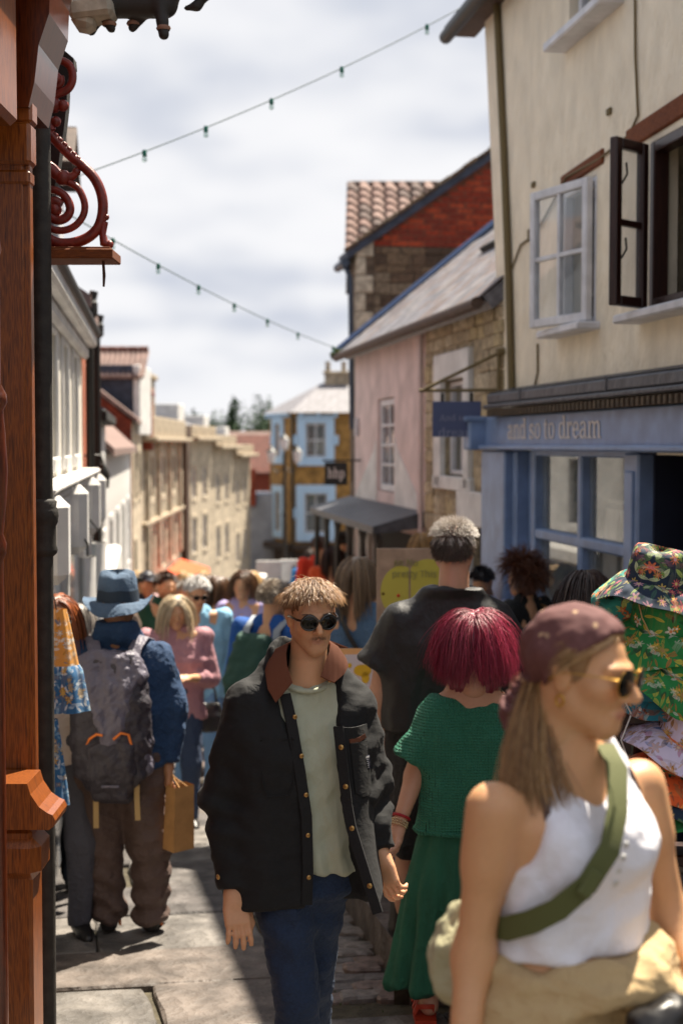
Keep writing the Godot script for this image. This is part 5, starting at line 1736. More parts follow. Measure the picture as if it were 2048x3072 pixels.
func shopfront() -> void:
	var o := thing("varnished_shopfront", "varnished timber shop pilaster with a moulded ledge beside the black drainpipe", "shopfront")
	var g := Geo.new()
	g.box(Vector3(-1.12, 1.75, -4.775), Vector3(0.18, 2.25, 0.05), Basis.IDENTITY, 0.004)
	g.box(Vector3(-1.10, 1.75, -4.745), Vector3(0.10, 2.2, 0.014), Basis.IDENTITY, 0.004)
	part("pilaster", g, M.varnish, o)
	g = Geo.new()
	g.box(Vector3(-1.42, 1.1, -4.95), Vector3(0.42, 4.4, 0.3), Basis.IDENTITY, 0.01)
	g.box(Vector3(-1.33, 1.1, -3.2), Vector3(0.2, 4.4, 3.3), Basis.IDENTITY, 0.01)
	g.box(Vector3(-2.4, 1.0, -3.6), Vector3(2.0, 6.0, 4.2))
	part("wall_panel", g, M.dark_varnish, o)
	# slender turned colonnette
	g = Geo.new()
	g.lathe([Vector2(0.026, -0.1), Vector2(0.026, 1.45), Vector2(0.034, 1.47), Vector2(0.036, 1.50), Vector2(0.026, 1.53), Vector2(0.036, 1.62), Vector2(0.042, 1.72), Vector2(0.036, 1.83), Vector2(0.03, 1.90), Vector2(0.042, 1.925), Vector2(0.04, 1.95), Vector2(0.024, 1.98), Vector2(0.024, 2.36), Vector2(0.03, 2.38), Vector2(0.024, 2.42), Vector2(0.024, 3.0)], 20, Transform3D(Basis.IDENTITY, Vector3(-1.045, 0, -4.28)))
	part("colonnette", g, M.dark_varnish, o)
	# capital and cornice blocks
	g = Geo.new()
	g.box(Vector3(-1.12, 2.79, -4.77), Vector3(0.20, 0.14, 0.1), Basis.IDENTITY, 0.012)
	g.box(Vector3(-1.12, 2.68, -4.77), Vector3(0.19, 0.05, 0.08), Basis.IDENTITY, 0.01)
	g.box(Vector3(-1.11, 2.90, -4.77), Vector3(0.19, 0.09, 0.09), Basis.IDENTITY, 0.01)
	part("capital", g, M.varnish, o)
	g = Geo.new()
	g.prism(PackedVector2Array([Vector2(-1.3, 2.9), Vector2(-1.02, 2.9), Vector2(-1.0, 2.98), Vector2(-0.985, 3.1), Vector2(-0.95, 3.2), Vector2(-0.945, 3.3), Vector2(-0.93, 3.36), Vector2(-0.93, 3.5), Vector2(-1.3, 3.5)]), -5.02, -4.7)
	part("corbel", g, M.dark_varnish, o)
	g = Geo.new()
	g.box(Vector3(-1.12, 3.05, -4.3), Vector3(0.2, 0.5, 0.5), Basis.IDENTITY, 0.02)
	g.box(Vector3(-1.1, 3.45, -3.9), Vector3(0.3, 0.3, 2.2), Basis.IDENTITY, 0.03)
	part("cornice_block", g, M.varnish, o)
	# moulded ledge and plinth
	g = Geo.new()
	var prof := [Vector2(0.0, 0.0), Vector2(0.10, 0.0), Vector2(0.116, 0.012), Vector2(0.12, 0.03), Vector2(0.112, 0.048), Vector2(0.095, 0.056), Vector2(0.07, 0.075), Vector2(0.045, 0.115), Vector2(0.035, 0.15), Vector2(0.0, 0.15)]
	var pg := PackedVector2Array()
	for p in prof:
		pg.append(Vector2(-1.045 + p.x * 1.05, 0.56 + p.y))
	pg.append(Vector2(-1.3, 0.71)); pg.append(Vector2(-1.3, 0.56))
	g.prism(pg, -4.72, -4.52)
	part("ledge", g, M.varnish, o)
	g = Geo.new()
	g.box(Vector3(-1.13, 0.08, -4.62), Vector3(0.26, 0.95, 0.16), Basis.IDENTITY, 0.012)
	g.box(Vector3(-1.10, 0.46, -4.61), Vector3(0.26, 0.14, 0.19), Basis.IDENTITY, 0.03)
	part("plinth", g, M.varnish, o)
	# drainpipe
	var d := thing("drainpipe", "old black cast iron drainpipe with a collar joint on the varnished shopfront", "pipe")
	g = Geo.new()
	g.tube([Vector3(-1.098, -0.5, -5.2), Vector3(-1.095, 0.5, -5.2), Vector3(-1.09, 2.0, -5.2), Vector3(-1.086, 3.6, -5.2)], 0.037, 20)
	part("pipe", g, M.pipe, d)
	g = Geo.new()
	g.lathe([Vector2(0.037, 1.25), Vector2(0.048, 1.26), Vector2(0.052, 1.275), Vector2(0.046, 1.29), Vector2(0.046, 1.36), Vector2(0.053, 1.375), Vector2(0.056, 1.40), Vector2(0.054, 1.42), Vector2(0.047, 1.43), Vector2(0.05, 1.45), Vector2(0.037, 1.46)], 20, Transform3D(Basis.IDENTITY, Vector3(-1.09, 0.14, -5.2)))
	part("collar", g, M.pipe, d)
	# scrolled iron bracket: centre lines in the plane across the lane
	var b := thing("iron_bracket", "red painted cast iron scroll bracket standing on a weathered timber shelf", "bracket", Vector3(-1.098, 2.515, -5.3))
	var k := 0.0005545
	var pt := func(x: float, y: float) -> Vector3: return Vector3((x - 300.0) * k, (1690.0 - y) * k, 0)
	var sp := func(pts: Array, ra: float, rb: float, called: String) -> void:
		var cv := Curve3D.new()
		for i in pts.size():
			var p: Vector3 = pt.call(pts[i][0], pts[i][1])
			var t: Vector3 = (pt.call(pts[mini(i + 1, pts.size() - 1)][0], pts[mini(i + 1, pts.size() - 1)][1]) - pt.call(pts[maxi(i - 1, 0)][0], pts[maxi(i - 1, 0)][1])) / 5.0
			cv.add_point(p, -t, t)
		var out := []; var rad := []
		var n := pts.size() * 5
		for i in n + 1:
			out.append(cv.sample_baked(cv.get_baked_length() * i / n, true)); rad.append(lerpf(ra, rb, float(i) / n))
		var q := Geo.new()
		q.tube(out, rad, 12)
		part(called, q, M.red_iron, b)
	sp.call([[300, 870], [380, 960], [470, 1055], [560, 1130], [640, 1215], [685, 1320], [692, 1430], [662, 1535], [590, 1605], [490, 1640], [390, 1640], [290, 1590]], 0.017, 0.021, "main_scroll")
	sp.call([[360, 900], [315, 790], [330, 700], [400, 660], [470, 625], [500, 560], [485, 480], [420, 440], [350, 470], [330, 540], [365, 610], [420, 590], [420, 545]], 0.016, 0.014, "top_scroll")
	sp.call([[470, 1240], [530, 1280], [570, 1370], [565, 1450], [515, 1520], [440, 1555], [360, 1550], [290, 1500]], 0.013, 0.014, "middle_scroll")
	sp.call([[285, 1300], [370, 1290], [440, 1330], [475, 1405], [455, 1465], [395, 1490], [345, 1460], [330, 1400], [370, 1365], [415, 1390]], 0.014, 0.020, "inner_scroll")
	sp.call([[285, 1120], [350, 1155], [420, 1205], [490, 1200], [530, 1160]], 0.030, 0.012, "stem")
	for e in [[375, 1420, 0.026], [735, 1650, 0.016], [435, 735, 0.022], [370, 730, 0.03], [385, 840, 0.02], [715, 1470, 0.012], [390, 560, 0.024], [430, 1210, 0.03], [520, 1170, 0.016]]:
		g = Geo.new()
		g.lathe([Vector2(0, e[2]), Vector2(e[2] * 0.5, e[2] * 0.87), Vector2(e[2] * 0.87, e[2] * 0.5), Vector2(e[2], 0), Vector2(e[2] * 0.87, -e[2] * 0.5), Vector2(e[2] * 0.5, -e[2] * 0.87), Vector2(0, -e[2])], 12, Transform3D(Basis.IDENTITY, pt.call(e[0], e[1])))
		part("boss", g, M.red_iron, b)
	for i in 9:   # leaf beads along the main scroll
		var p: Vector3 = pt.call(370.0 + i * 30.0, 950.0 + i * 31.0)
		g = Geo.new()
		g.lathe([Vector2(0, 0.014), Vector2(0.008, 0.006), Vector2(0.008, -0.008), Vector2(0, -0.014)], 8, Transform3D(Basis(Vector3.BACK, 0.8), p + Vector3(0.008, 0.012, 0.006)))
		part("leaf_bead", g, M.red_iron, b)
	g = Geo.new()
	g.tube([pt.call(700, 1500), pt.call(690, 1580), pt.call(700, 1640), pt.call(740, 1655)], [0.016, 0.013, 0.018, 0.012], 10)
	part("foot", g, M.red_iron, b)
	var s := thing("timber_shelf", "weathered grey timber shelf under the red iron bracket", "shelf", Vector3(-1.1, 2.48, -5.3))
	g = Geo.new()
	g.box(Vector3(0.13, 0.012, 0.0), Vector3(0.28, 0.036, 0.2), Basis.IDENTITY, 0.004)
	g.box(Vector3(0.128, 0.0335, 0.0), Vector3(0.262, 0.008, 0.18), Basis.IDENTITY, 0.002)
	part("plank", g, M.old_wood, s)
	g = Geo.new()
	g.tube([Vector3(0.223, -0.006, 0.02), Vector3(0.226, -0.06, 0.02), Vector3(0.224, -0.10, 0.02)], [0.005, 0.006, 0.004], 8)
	part("rusty_hook", g, mat("4a2c1c", 0.9), s)
	# dark shaped board behind the bracket
	s = thing("dark_backboard", "blackened shaped board behind the red iron bracket", "board", Vector3(-1.1, 2.515, -5.42))
	g = Geo.new()
	var ol := PackedVector2Array()
	for e in [[300, 330], [420, 330], [480, 380], [485, 440], [440, 520], [430, 700], [410, 860], [385, 1000], [360, 1180], [320, 1320], [290, 1320]]:
		ol.append(Vector2((e[0] - 300.0) * k, (1690.0 - e[1]) * k))
	g.prism(ol, -0.03, 0.03)
	part("shaped_panel", g, M.dark, s)
	# carved elephant standing on the cornice arm above
	var el := thing("carved_elephant", "dark carved wooden elephant with banded ankles striding above the bracket", "figure", Vector3(-0.78, 3.31, -5.4))
	var f := Sdf.new()
	f.slab(Transform3D.IDENTITY, [[0.13, 0.0, 0.0, 0.12, 0.05], [0.22, 0.0, 0.0, 0.13, 0.07], [0.30, 0.0, 0.0, 0.10, 0.05]], 0.03, false, false)
	f.chain([Vector3(-0.085, 0.15, 0.03), Vector3(-0.10, 0.08, 0.03), Vector3(-0.075, 0.035, 0.03)], [0.030, 0.021, 0.018], 0.012)
	f.chain([Vector3(-0.12, 0.15, -0.03), Vector3(-0.14, 0.08, -0.03), Vector3(-0.16, 0.04, -0.03)], [0.030, 0.021, 0.017], 0.012)
	f.chain([Vector3(0.10, 0.16, 0.03), Vector3(0.115, 0.06, 0.03), Vector3(0.12, 0.012, 0.03)], [0.030, 0.022, 0.021], 0.012)
	f.chain([Vector3(0.07, 0.15, -0.03), Vector3(0.02, 0.09, -0.03), Vector3(-0.005, 0.055, -0.03)], [0.030, 0.021, 0.018], 0.012)
	f.ball(Vector3(0.2, 0.27, 0), Vector3(0.07, 0.075, 0.06), 0.03)
	f.chain([Vector3(0.25, 0.25, 0), Vector3(0.28, 0.18, 0), Vector3(0.24, 0.125, 0), Vector3(0.20, 0.118, 0)], [0.035, 0.024, 0.016, 0.01], 0.02)
	blob("body", [[f, 0.008]], mat("26211d", 0.6, {"nt": M.bump, "ns": 0.4, "s": 8.0}), el)
	for e in [Vector3(-0.082, 0.05, 0.03), Vector3(0.119, 0.035, 0.03), Vector3(0.0, 0.07, -0.03)]:
		g = Geo.new()
		g.lathe([Vector2(0.024, -0.008), Vector2(0.028, 0.0), Vector2(0.024, 0.008)], 12, Transform3D(Basis.IDENTITY, e))
		part("ankle_band", g, mat("8a6450", 0.7), el)
	g = Geo.new()
	g.tube([Vector3(0.22, 0.2, 0.05), Vector3(0.27, 0.16, 0.06), Vector3(0.33, 0.165, 0.06)], [0.012, 0.01, 0.003], 8)
	part("tusk", g, mat("c9b894", 0.5), el)
	s = thing("cornice_arm", "pale weathered stone arm jutting from the corbel under the elephant", "stone arm", Vector3(-0.92, 3.37, -5.35))
	g = Geo.new()
	g.box(Vector3(0.0, 0.03, 0.0), Vector3(0.16, 0.07, 0.16), Basis(Vector3.BACK, 0.12), 0.015)
	g.box(Vector3(-0.03, 0.0, 0.0), Vector3(0.08, 0.08, 0.12), Basis(Vector3.BACK, -0.2), 0.02)
	part("stone", g, M.quoin, s)
	# printed dresses hanging beyond the pipe
	var orange_print := floral("print_orange", ["e3a04c"], ["ece6dc", "e0dcd6", "f0ead8"], ["efe9e0", "c9892f", "7d7f90"], 26, 3)
	var blue_print := floral("print_blue", ["2c6391"], ["d2a13a", "c8922c", "e2b95a"], ["e4e6e6", "d2dade", "8fb4cc", "eceae4"], 24, 4)
	for e in [["tiered dress hanging by the pipe, orange print bodice over blue floral skirt", -1.135, 1.12, 0.70, 0.10, -5.85], ["blue floral skirt hanging low beside the pipe under the tiered dress", -1.185, 0.68, 0.33, 0.07, -5.75]]:
		var t := thing("printed_dress", e[0], "dress", Vector3(e[1], 0, e[5]), 0.0, "printed dresses hung out by the drainpipe")
		for half in (2 if e[4] > 0.09 else 1):
			var rows := []
			var y0: float = e[2]; var y1: float = e[3]
			if e[4] > 0.09:
				var mid := 0.885
				if half == 0: y1 = mid
				else: y0 = mid + 0.004
			for j in 9:
				var row := PackedVector3Array()
				var ty := lerpf(y0, y1, j / 8.0)
				var w: float = 0.03 + pow((e[2] - ty) / 0.42, 0.9) * (0.085 if e[4] > 0.09 else 0.055) + (0.012 if half == 1 and j > 0 else 0.0)
				for q in 33:
					var a := TAU * q / 32.0
					row.append(Vector3(cos(a) * w * (1.0 + 0.06 * sin(a * 9.0)) - (0.03 if e[4] > 0.09 else 0.0), ty, sin(a) * w * 0.8 * (1.0 + 0.1 * sin(a * 7.0 + 1.0))))
				rows.append(row)
			var dg := Geo.new()
			dg.grid(rows)
			var pm := mat("ffffff", 0.85, {"t": orange_print if half == 0 and e[4] > 0.09 else blue_print, "s": 4.2, "sheen": 0.2})
			part("bodice" if half == 0 and e[4] > 0.09 else "skirt", dg, pm, t)
		g = Geo.new()
		g.tube([Vector3(-0.04, e[2] - 0.01, 0), Vector3(-0.05, e[2] + 0.05, 0), Vector3(-0.10, e[2] + 0.06, 0)], 0.003, 6)
		part("hanger", g, M.dark, t)

# ---------------------------------------------------------------- people
const SKIN_FAIR := Color(0.62, 0.33, 0.18)
const SKIN_TAN := Color(0.44, 0.22, 0.115)
static func xf(at: Vector3, yaw := 0.0, pitch := 0.0, roll := 0.0) -> Transform3D:
	return Transform3D(Basis.from_euler(Vector3(pitch, yaw, roll)), at)

# a head in its own frame: +z the face, origin between the ears; k scales it (height about 0.235)
func head_sdf(f: Sdf, h: Transform3D, k := 1.0, face := true, slim := 1.0) -> void:
	var P := func(x: float, y: float, z: float) -> Vector3: return h * (Vector3(x, y, z) * k)
	var E := func(x: float, y: float, z: float, rx: float, ry: float, rz: float, s := 0.02, sub := false) -> void: f.ell(h * Transform3D(Basis.IDENTITY, Vector3(x, y, z) * k), Vector3(rx, ry, rz) * k, s * k, sub)
	E.call(0.0, 0.038, -0.014, 0.076 * slim, 0.084, 0.096)
	E.call(0.0, -0.025, 0.028, 0.062 * slim, 0.088, 0.066, 0.03)
	for s in [-1.0, 1.0]:
		f.cone(P.call(0.056 * s * slim * slim, -0.052 / slim * 0.97, -0.012), P.call(0.018 * s * slim, -0.102 + (1.0 - slim) * 0.05, 0.062), 0.019 * k * slim, 0.017 * k * slim, 0.035 * k)
		E.call(0.044 * s * slim, -0.02, 0.060, 0.024, 0.022, 0.026, 0.03)
		if face:
			E.call(0.031 * s, 0.004, 0.101, 0.018, 0.011, 0.014, 0.014, true)
			E.call(0.030 * s, 0.002, 0.082, 0.012, 0.0115, 0.012, 0.004)
			f.cone(P.call(0.014 * s, 0.022, 0.092), P.call(0.048 * s, 0.022, 0.076), 0.0085 * k, 0.008 * k, 0.018 * k)
			E.call(0.012 * s, -0.037, 0.1, 0.0085, 0.0075, 0.011, 0.008)
		E.call(0.079 * s * slim, -0.004, -0.012, 0.009, 0.034, 0.02, 0.008)
		E.call(0.087 * s * slim, 0.010, -0.018, 0.007, 0.020, 0.014, 0.006)
	f.cone(P.call(0, -0.104 + (1.0 - slim) * 0.06, 0.062), P.call(0, -0.112 + (1.0 - slim) * 0.06, 0.058), 0.021 * k * slim, 0.018 * k * slim, 0.03 * k)
	if face:
		f.cone(P.call(0, 0.016, 0.092), P.call(0, -0.031, 0.119), 0.0078 * k, 0.0122 * k, 0.010 * k)
		f.cone(P.call(-0.022, -0.069, 0.083), P.call(0, -0.064, 0.0945), 0.004 * k, 0.006 * k, 0.008 * k)
		f.cone(P.call(0.022, -0.069, 0.083), P.call(0, -0.064, 0.0945), 0.004 * k, 0.006 * k, 0.008 * k)
		f.cone(P.call(-0.016, -0.0765, 0.085), P.call(0.016, -0.0765, 0.085), 0.0065 * k, 0.0065 * k, 0.008 * k)
		f.cone(P.call(-0.02, -0.0715, 0.096), P.call(0.02, -0.0715, 0.096), 0.0016 * k, 0.0016 * k, 0.003 * k, false, true)
	f.cone(P.call(0, -0.05, -0.03), P.call(0, -0.17, -0.045), 0.054 * k, 0.058 * k, 0.03 * k)

func face_color(h: Transform3D, k: float, base: Color, beard := 0.0, lips := Color(0.42, 0.16, 0.13)) -> Callable:
	var inv := h.affine_inverse()
	var z := FastNoiseLite.new()
	z.frequency = 90.0; z.seed = 3
	return func(p: Vector3, _n: Vector3) -> Color:
		var q: Vector3 = (inv * p) / k
		var c := base
		var v := z.get_noise_3d(p.x, p.y, p.z)
		c *= 1.0 + 0.06 * v
		if q.z > 0.05:
			var l := Vector2(q.x / 0.026, (q.y + 0.0705) / 0.0125).length()
			c = c.lerp(lips, clampf(1.5 - l * 1.5, 0.0, 0.55))
			c = c.lerp(Color(c.r * 1.05, c.g * 0.8, c.b * 0.76), clampf(1.0 - Vector2((absf(q.x) - 0.043) / 0.022, (q.y + 0.028) / 0.022).length(), 0.0, 0.5))
		if beard > 0.0 and q.y < -0.048 and q.z > -0.02 and q.y > -0.15:
			c = c.lerp(Color(0.16, 0.09, 0.05), beard * (0.6 + 0.5 * v) * clampf((-0.048 - q.y) / 0.02, 0, 1))
		c.a = 1.0
		return c

# a hand: wrist frame with -y along the fingers, +z the back of the hand, thumb on the side th (+1 towards +x)
func hand_sdf(f: Sdf, w: Transform3D, th: float, curl: float, k := 1.0, spread := 1.0, fist := 0.0) -> void:
	f.slab(w, [[-0.085 * k, 0.0, 0.0, 0.030 * k, 0.013 * k], [-0.04 * k, 0.0, 0.0, 0.028 * k, 0.015 * k], [0.0, 0.0, 0.0, 0.014 * k, 0.020 * k]], 0.012, false, false)
	f.cone(w * Vector3(0, 0.02 * k, 0), w * Vector3(0, -0.02 * k, 0), 0.026 * k, 0.022 * k, 0.02)
	var len := [0.070, 0.080, 0.074, 0.058]
	for i in 4:
		var x := (1.5 - i) * 0.0205 * th * k
		var d := Vector3((1.5 - i) * 0.06 * th * spread, -1, 0).normalized()
		var p := Vector3(x, -0.088 * k, 0.0)
		var a := curl * (0.55 + 0.16 * i)
		var r: float = [0.0098, 0.0102, 0.0098, 0.0086][i] * k
		for j in 3:
			var ang := a * (j + 0.55) + fist * (j + 0.4)
			var dd := Vector3(d.x, d.y * cos(ang), -sin(ang)).normalized()
			var q: Vector3 = p + dd * len[i] * [0.46, 0.31, 0.23][j] * k
			f.cone(w * p, w * q, r * (1.0 - 0.08 * j), r * (0.94 - 0.08 * j), 0.006)
			p = q
	var t0 := Vector3(0.020 * th * k, -0.022 * k, -0.006 * k); var t1 := t0 + Vector3(0.022 * th, -0.034, -0.014) * k; var t2 := t1 + Vector3(0.008 * th, -0.034, -0.010 - 0.012 * curl) * k; var t3 := t2 + Vector3(-0.004 * th, -0.024, -0.008 - 0.012 * curl) * k
	f.chain([w * t0, w * t1, w * t2, w * t3], [0.016 * k, 0.0135 * k, 0.0115 * k, 0.009 * k], 0.01)

# wrist frame: y back up the forearm, z the back of the hand turned by roll
static func wrist(elbow: Vector3, wr: Vector3, roll: float, bend := 0.0) -> Transform3D:
	var y := (elbow - wr).normalized()
	var x := y.cross(Vector3(0, 0, 1)).normalized()
	var z := x.cross(y)
	return Transform3D(Basis(x, y, z) * Basis(Vector3.UP, roll) * Basis(Vector3.RIGHT, bend), wr)

# hair: strands grown from points of the scalp; o: n, len, rad, cols [Color], root(r) -> [point, normal], flow(p, n) -> Vector3 first direction, fall, curl, head Transform3D, k, lift
func hair_arrays(o: Dictionary) -> Array:
	var g := Geo.new()
	var r := RandomNumberGenerator.new()
	r.seed = o.get("seed", 1)
	var z := FastNoiseLite.new()
	z.seed = o.get("seed", 1); z.frequency = 14.0
	var h: Transform3D = o.head; var k: float = o.k; var inv := h.affine_inverse()
	var er: Vector3 = Vector3(0.080, 0.088, 0.100) * k; var ec := Vector3(0, 0.038, -0.014) * k
	var seg: int = o.get("seg", 6)
	var root: Callable = o.root; var flow: Callable = o.flow
	var lenf: Variant = o.get("lenf")
	for i in int(o.n):
		var d: Vector3 = root.call(r)
		if d == Vector3.ZERO:
			continue
		var l := ec + d * er
		var m := (d / er).normalized()
		var dir: Vector3 = (flow.call(d, m, r) as Vector3).normalized()
		var ln: float = o.len * r.randf_range(0.75, 1.2) * (lenf.call(d) if lenf != null else 1.0)
		var rad: float = o.rad * r.randf_range(0.7, 1.3)
		var pts := []; var rads := []
		var p := l
		for s in seg + 1:
			pts.append(h * p)
			rads.append(rad * (1.0 - 0.85 * pow(float(s) / seg, 2.0)))
			p += dir * ln / seg
			var q := (p - ec) / er
			if q.length() < 1.0:
				p = ec + q.normalized() * er * 1.01
			var w := h * p * 6.0
			dir = (dir + Vector3(0, -1, 0) * o.fall / seg + Vector3(z.get_noise_3d(w.x, w.y, w.z), z.get_noise_3d(w.y + 9.0, w.z, w.x), z.get_noise_3d(w.z, w.x + 5.0, w.y)) * o.curl + Vector3(r.randfn(), r.randfn(), r.randfn()) * o.get("frizz", 0.03)).normalized()
		var cols: Array = o.cols
		if o.has("colf"):
			cols = o.colf.call(d)
		g.col = cols[r.randi() % cols.size()] * r.randf_range(0.8, 1.2)
		g.tube(pts, rads, 3, false)
	if o.has("cap"):
		g.col = o.capcol
		var cap: Array = o.cap.call()
		var s := g.v.size()
		g.v.append_array(cap[Mesh.ARRAY_VERTEX]); g.n.append_array(cap[Mesh.ARRAY_NORMAL]); g.uv.append_array(cap[Mesh.ARRAY_TEX_UV])
		for i in cap[Mesh.ARRAY_VERTEX].size():
			g.c.append(o.capcol)
		for i in cap[Mesh.ARRAY_INDEX]:
			g.ix.append(i + s)
	return g.arrays()
func hair(parent: Node3D, o: Dictionary) -> MeshInstance3D:
	var m := part("hair", null, M.hair, parent)
	later(m, func(): return hair_arrays(o))
	return m
static func scalp(r: RandomNumberGenerator, front_y: float, back_y: float) -> Vector3:   # a direction on the haired part of the skull
	for t in 20:
		var d := Vector3(r.randfn(), r.randfn(), r.randfn()).normalized()
		if d.y > lerpf(back_y, front_y, smoothstep(-0.5, 0.75, d.z)):
			return d
	return Vector3.ZERO

# a direction that lies on the skull and runs down from the crown
static func down_hair(d: Vector3, m: Vector3, lift: float, back := 0.0) -> Vector3:
	var w := Vector3(signf(d.x) * 0.25, -1, -back)
	return (w - m * w.dot(m)).normalized() + m * lift

# a figure for the crowd: everything from a few numbers, in a frame that faces +z
# o: h height, w build, skin, top colour, top_len, sleeve (0 bare, 1 wrist), legs colour, skirt, hair [style, colour], arms [[elbow, wrist], ...] for right and left (as fractions of the height), face
func figure(label: String, at: Vector2, turn: float, o: Dictionary, group := "people in the crowd", raised := false) -> Node3D:
	var y0 := pave_y(at.y) if raised else ground_y(at.y)
	y0 += o.get("step", 0.0)
	var p := thing("person", label, "person", Vector3(at.x, y0, at.y), turn, group)
	var H: float = o.get("h", 1.7); var W: float = o.get("w", 1.0)
	var cell: float = o.get("cell", 0.022)
	var skin: Color = o.get("skin", SKIN_FAIR)
	var hc := Vector3(0, 0.926 * H, 0.015 * H)
	var k := H / 1.88
	var hd := xf(hc, o.get("look", 0.0), o.get("nod", 0.0))
	var stride: float = o.get("stride", 0.05)
	var arms: Array = o.get("arms", [[Vector3(-0.155, 0.63, -0.02), Vector3(-0.15, 0.49, 0.04)], [Vector3(0.155, 0.63, -0.02), Vector3(0.15, 0.49, 0.04)]])
	var sleeve: float = o.get("sleeve", 0.35)
	var body := Sdf.new(); var hands := Sdf.new(); var head := Sdf.new(); var top := Sdf.new(); var leg := Sdf.new()
	head_sdf(head, hd, k, o.get("face", true))
	for i in 2:
		var s := -1.0 if i == 0 else 1.0
		var sh := Vector3(0.108 * s * W, 0.812, -0.005) * H
		var el: Vector3 = arms[i][0] * H; var wr: Vector3 = arms[i][1] * H
		body.chain([sh, el, wr], [0.03 * H * W, 0.024 * H * W, 0.016 * H], 0.02)
		hand_sdf(hands, wrist(el, wr, -PI / 2 * s * 0.8), s if false else -s, 0.5, k * 0.95)
		if sleeve > 0.0:
			var t1 := minf(sleeve * 2.0, 1.0)
			top.cone(sh, sh.lerp(el, t1), 0.043 * H * W, 0.036 * H * W, 0.03, sleeve <= 0.5)
			if sleeve > 0.5:
				top.cone(el, el.lerp(wr, (sleeve - 0.5) * 2.0), 0.036 * H * W, 0.026 * H, 0.03, true)
		# legs
		var hip := Vector3(0.052 * s * W, 0.50, 0) * H
		var kn := Vector3(0.055 * s, 0.28, (0.02 + stride * s)) * H; var an := Vector3(0.052 * s, 0.045, stride * 1.3 * s) * H
		if o.get("skirt", 0.0) > 0.0 or o.get("short", false):
			body.chain([hip, kn, an], [0.05 * H, 0.034 * H, 0.021 * H], 0.02)
		if o.get("skirt", 0.0) == 0.0:
			leg.cone(hip, kn, 0.054 * H * W, 0.043 * H, 0.03, o.get("short", false))
			if not o.get("short", false):
				leg.cone(kn, an + Vector3(0, -0.012 * H, 0), 0.043 * H, o.get("flare", 0.036) * H, 0.03, true)
		var ft := Geo.new()
		var f := Sdf.new()
		f.chain([an + Vector3(0, -0.012, -0.02) * H, an + Vector3(0.005 * s, -0.027, 0.05) * H, an + Vector3(0.008 * s, -0.032, 0.085) * H], [0.03 * H, 0.024 * H, 0.018 * H], 0.02)
		f.cut(an + Vector3(0, -0.045 * H, 0), Vector3.DOWN)
		blob("shoe", [[f, cell]], o.get("shoes", M.leather_black), p)
	body.cone(Vector3(0, 0.80, -0.01) * H, Vector3(0, 0.86, 0.0) * H, 0.04 * H, 0.031 * H, 0.02)
	body.slab(Transform3D.IDENTITY, [[0.48 * H, 0.0, 0.0, 0.05 * H * W, 0.05 * H], [0.60 * H, 0.0, 0.0, 0.04 * H * W, 0.052 * H], [0.74 * H, 0.0, 0.0, 0.06 * H * W, 0.056 * H], [0.815 * H, 0.0, 0.0, 0.075 * H * W, 0.033 * H]], 0.03, false)
	var hem: float = o.get("top_len", 0.50)
	var bust: float = o.get("bust", 0.0)
	top.slab(Transform3D.IDENTITY, [[hem * H, 0.0, 0.0, 0.060 * H * W, 0.070 * H], [0.60 * H, 0.0, 0.0, 0.052 * H * W, 0.062 * H], [0.72 * H, 0.0, 0.006 + bust, 0.068 * H * W, 0.064 * H], [0.80 * H, 0.0, -0.004, 0.075 * H * W, 0.042 * H], [0.842 * H, 0.0, -0.008, 0.036 * H * W, 0.032 * H]], 0.03)
	if o.get("skirt", 0.0) > 0.0:
		leg.slab(Transform3D.IDENTITY, [[o.skirt * H, 0.0, 0.0, 0.075 * H, 0.085 * H], [0.48 * H, 0.0, 0.0, 0.058 * H, 0.072 * H], [0.60 * H, 0.0, 0.0, 0.045 * H, 0.055 * H]], 0.03)
	else:
		leg.slab(Transform3D.IDENTITY, [[0.46 * H, 0.0, 0.0, 0.055 * H * W, 0.056 * H], [0.58 * H, 0.0, 0.0, 0.05 * H * W, 0.058 * H]], 0.03)
	blob("body", [[body, cell * 0.8], [hands, 0.007], [head, o.get("hcell", 0.009)]], M.skin, p, {"color": face_color(hd, k, skin, o.get("beard", 0.0))})
	var tc: Color = (o.top as Color).srgb_to_linear(); var lc: Color = (o.legs as Color).srgb_to_linear()
	blob("top", [[top, cell]], M.plain, p, {"color": func(_p, _n): return tc, "fold": [[0.016, Vector3(9, 5, 9), 3]]})
	blob("skirt" if o.get("skirt", 0.0) > 0.0 else "trousers", [[leg, cell]], M.plain, p, {"color": func(_p, _n): return lc, "fold": [[0.014, Vector3(12, 4, 12), 8]]})
	var hs: Array = o.hair
	if hs[0] != "none":
		var c: Color = (hs[1] as Color).srgb_to_linear()
		var ho := {"head": hd, "k": k, "n": o.get("hn", 420), "rad": 0.0042 * k, "cols": [c, c * 0.7, c * 1.25], "seed": int(at.x * 100.0) + int(at.y * 10.0), "seg": 5, "fall": 1.0, "curl": 0.15, "capcol": c * 0.75}
		var cap := Sdf.new()
		cap.ell(hd * Transform3D(Basis.IDENTITY, Vector3(0, 0.044, -0.020) * k), Vector3(0.083, 0.088, 0.100) * k)
		cap.cut(hd * (Vector3(0, 0.02, 0.052) * k), hd.basis * Vector3(0, -0.75, 0.66))
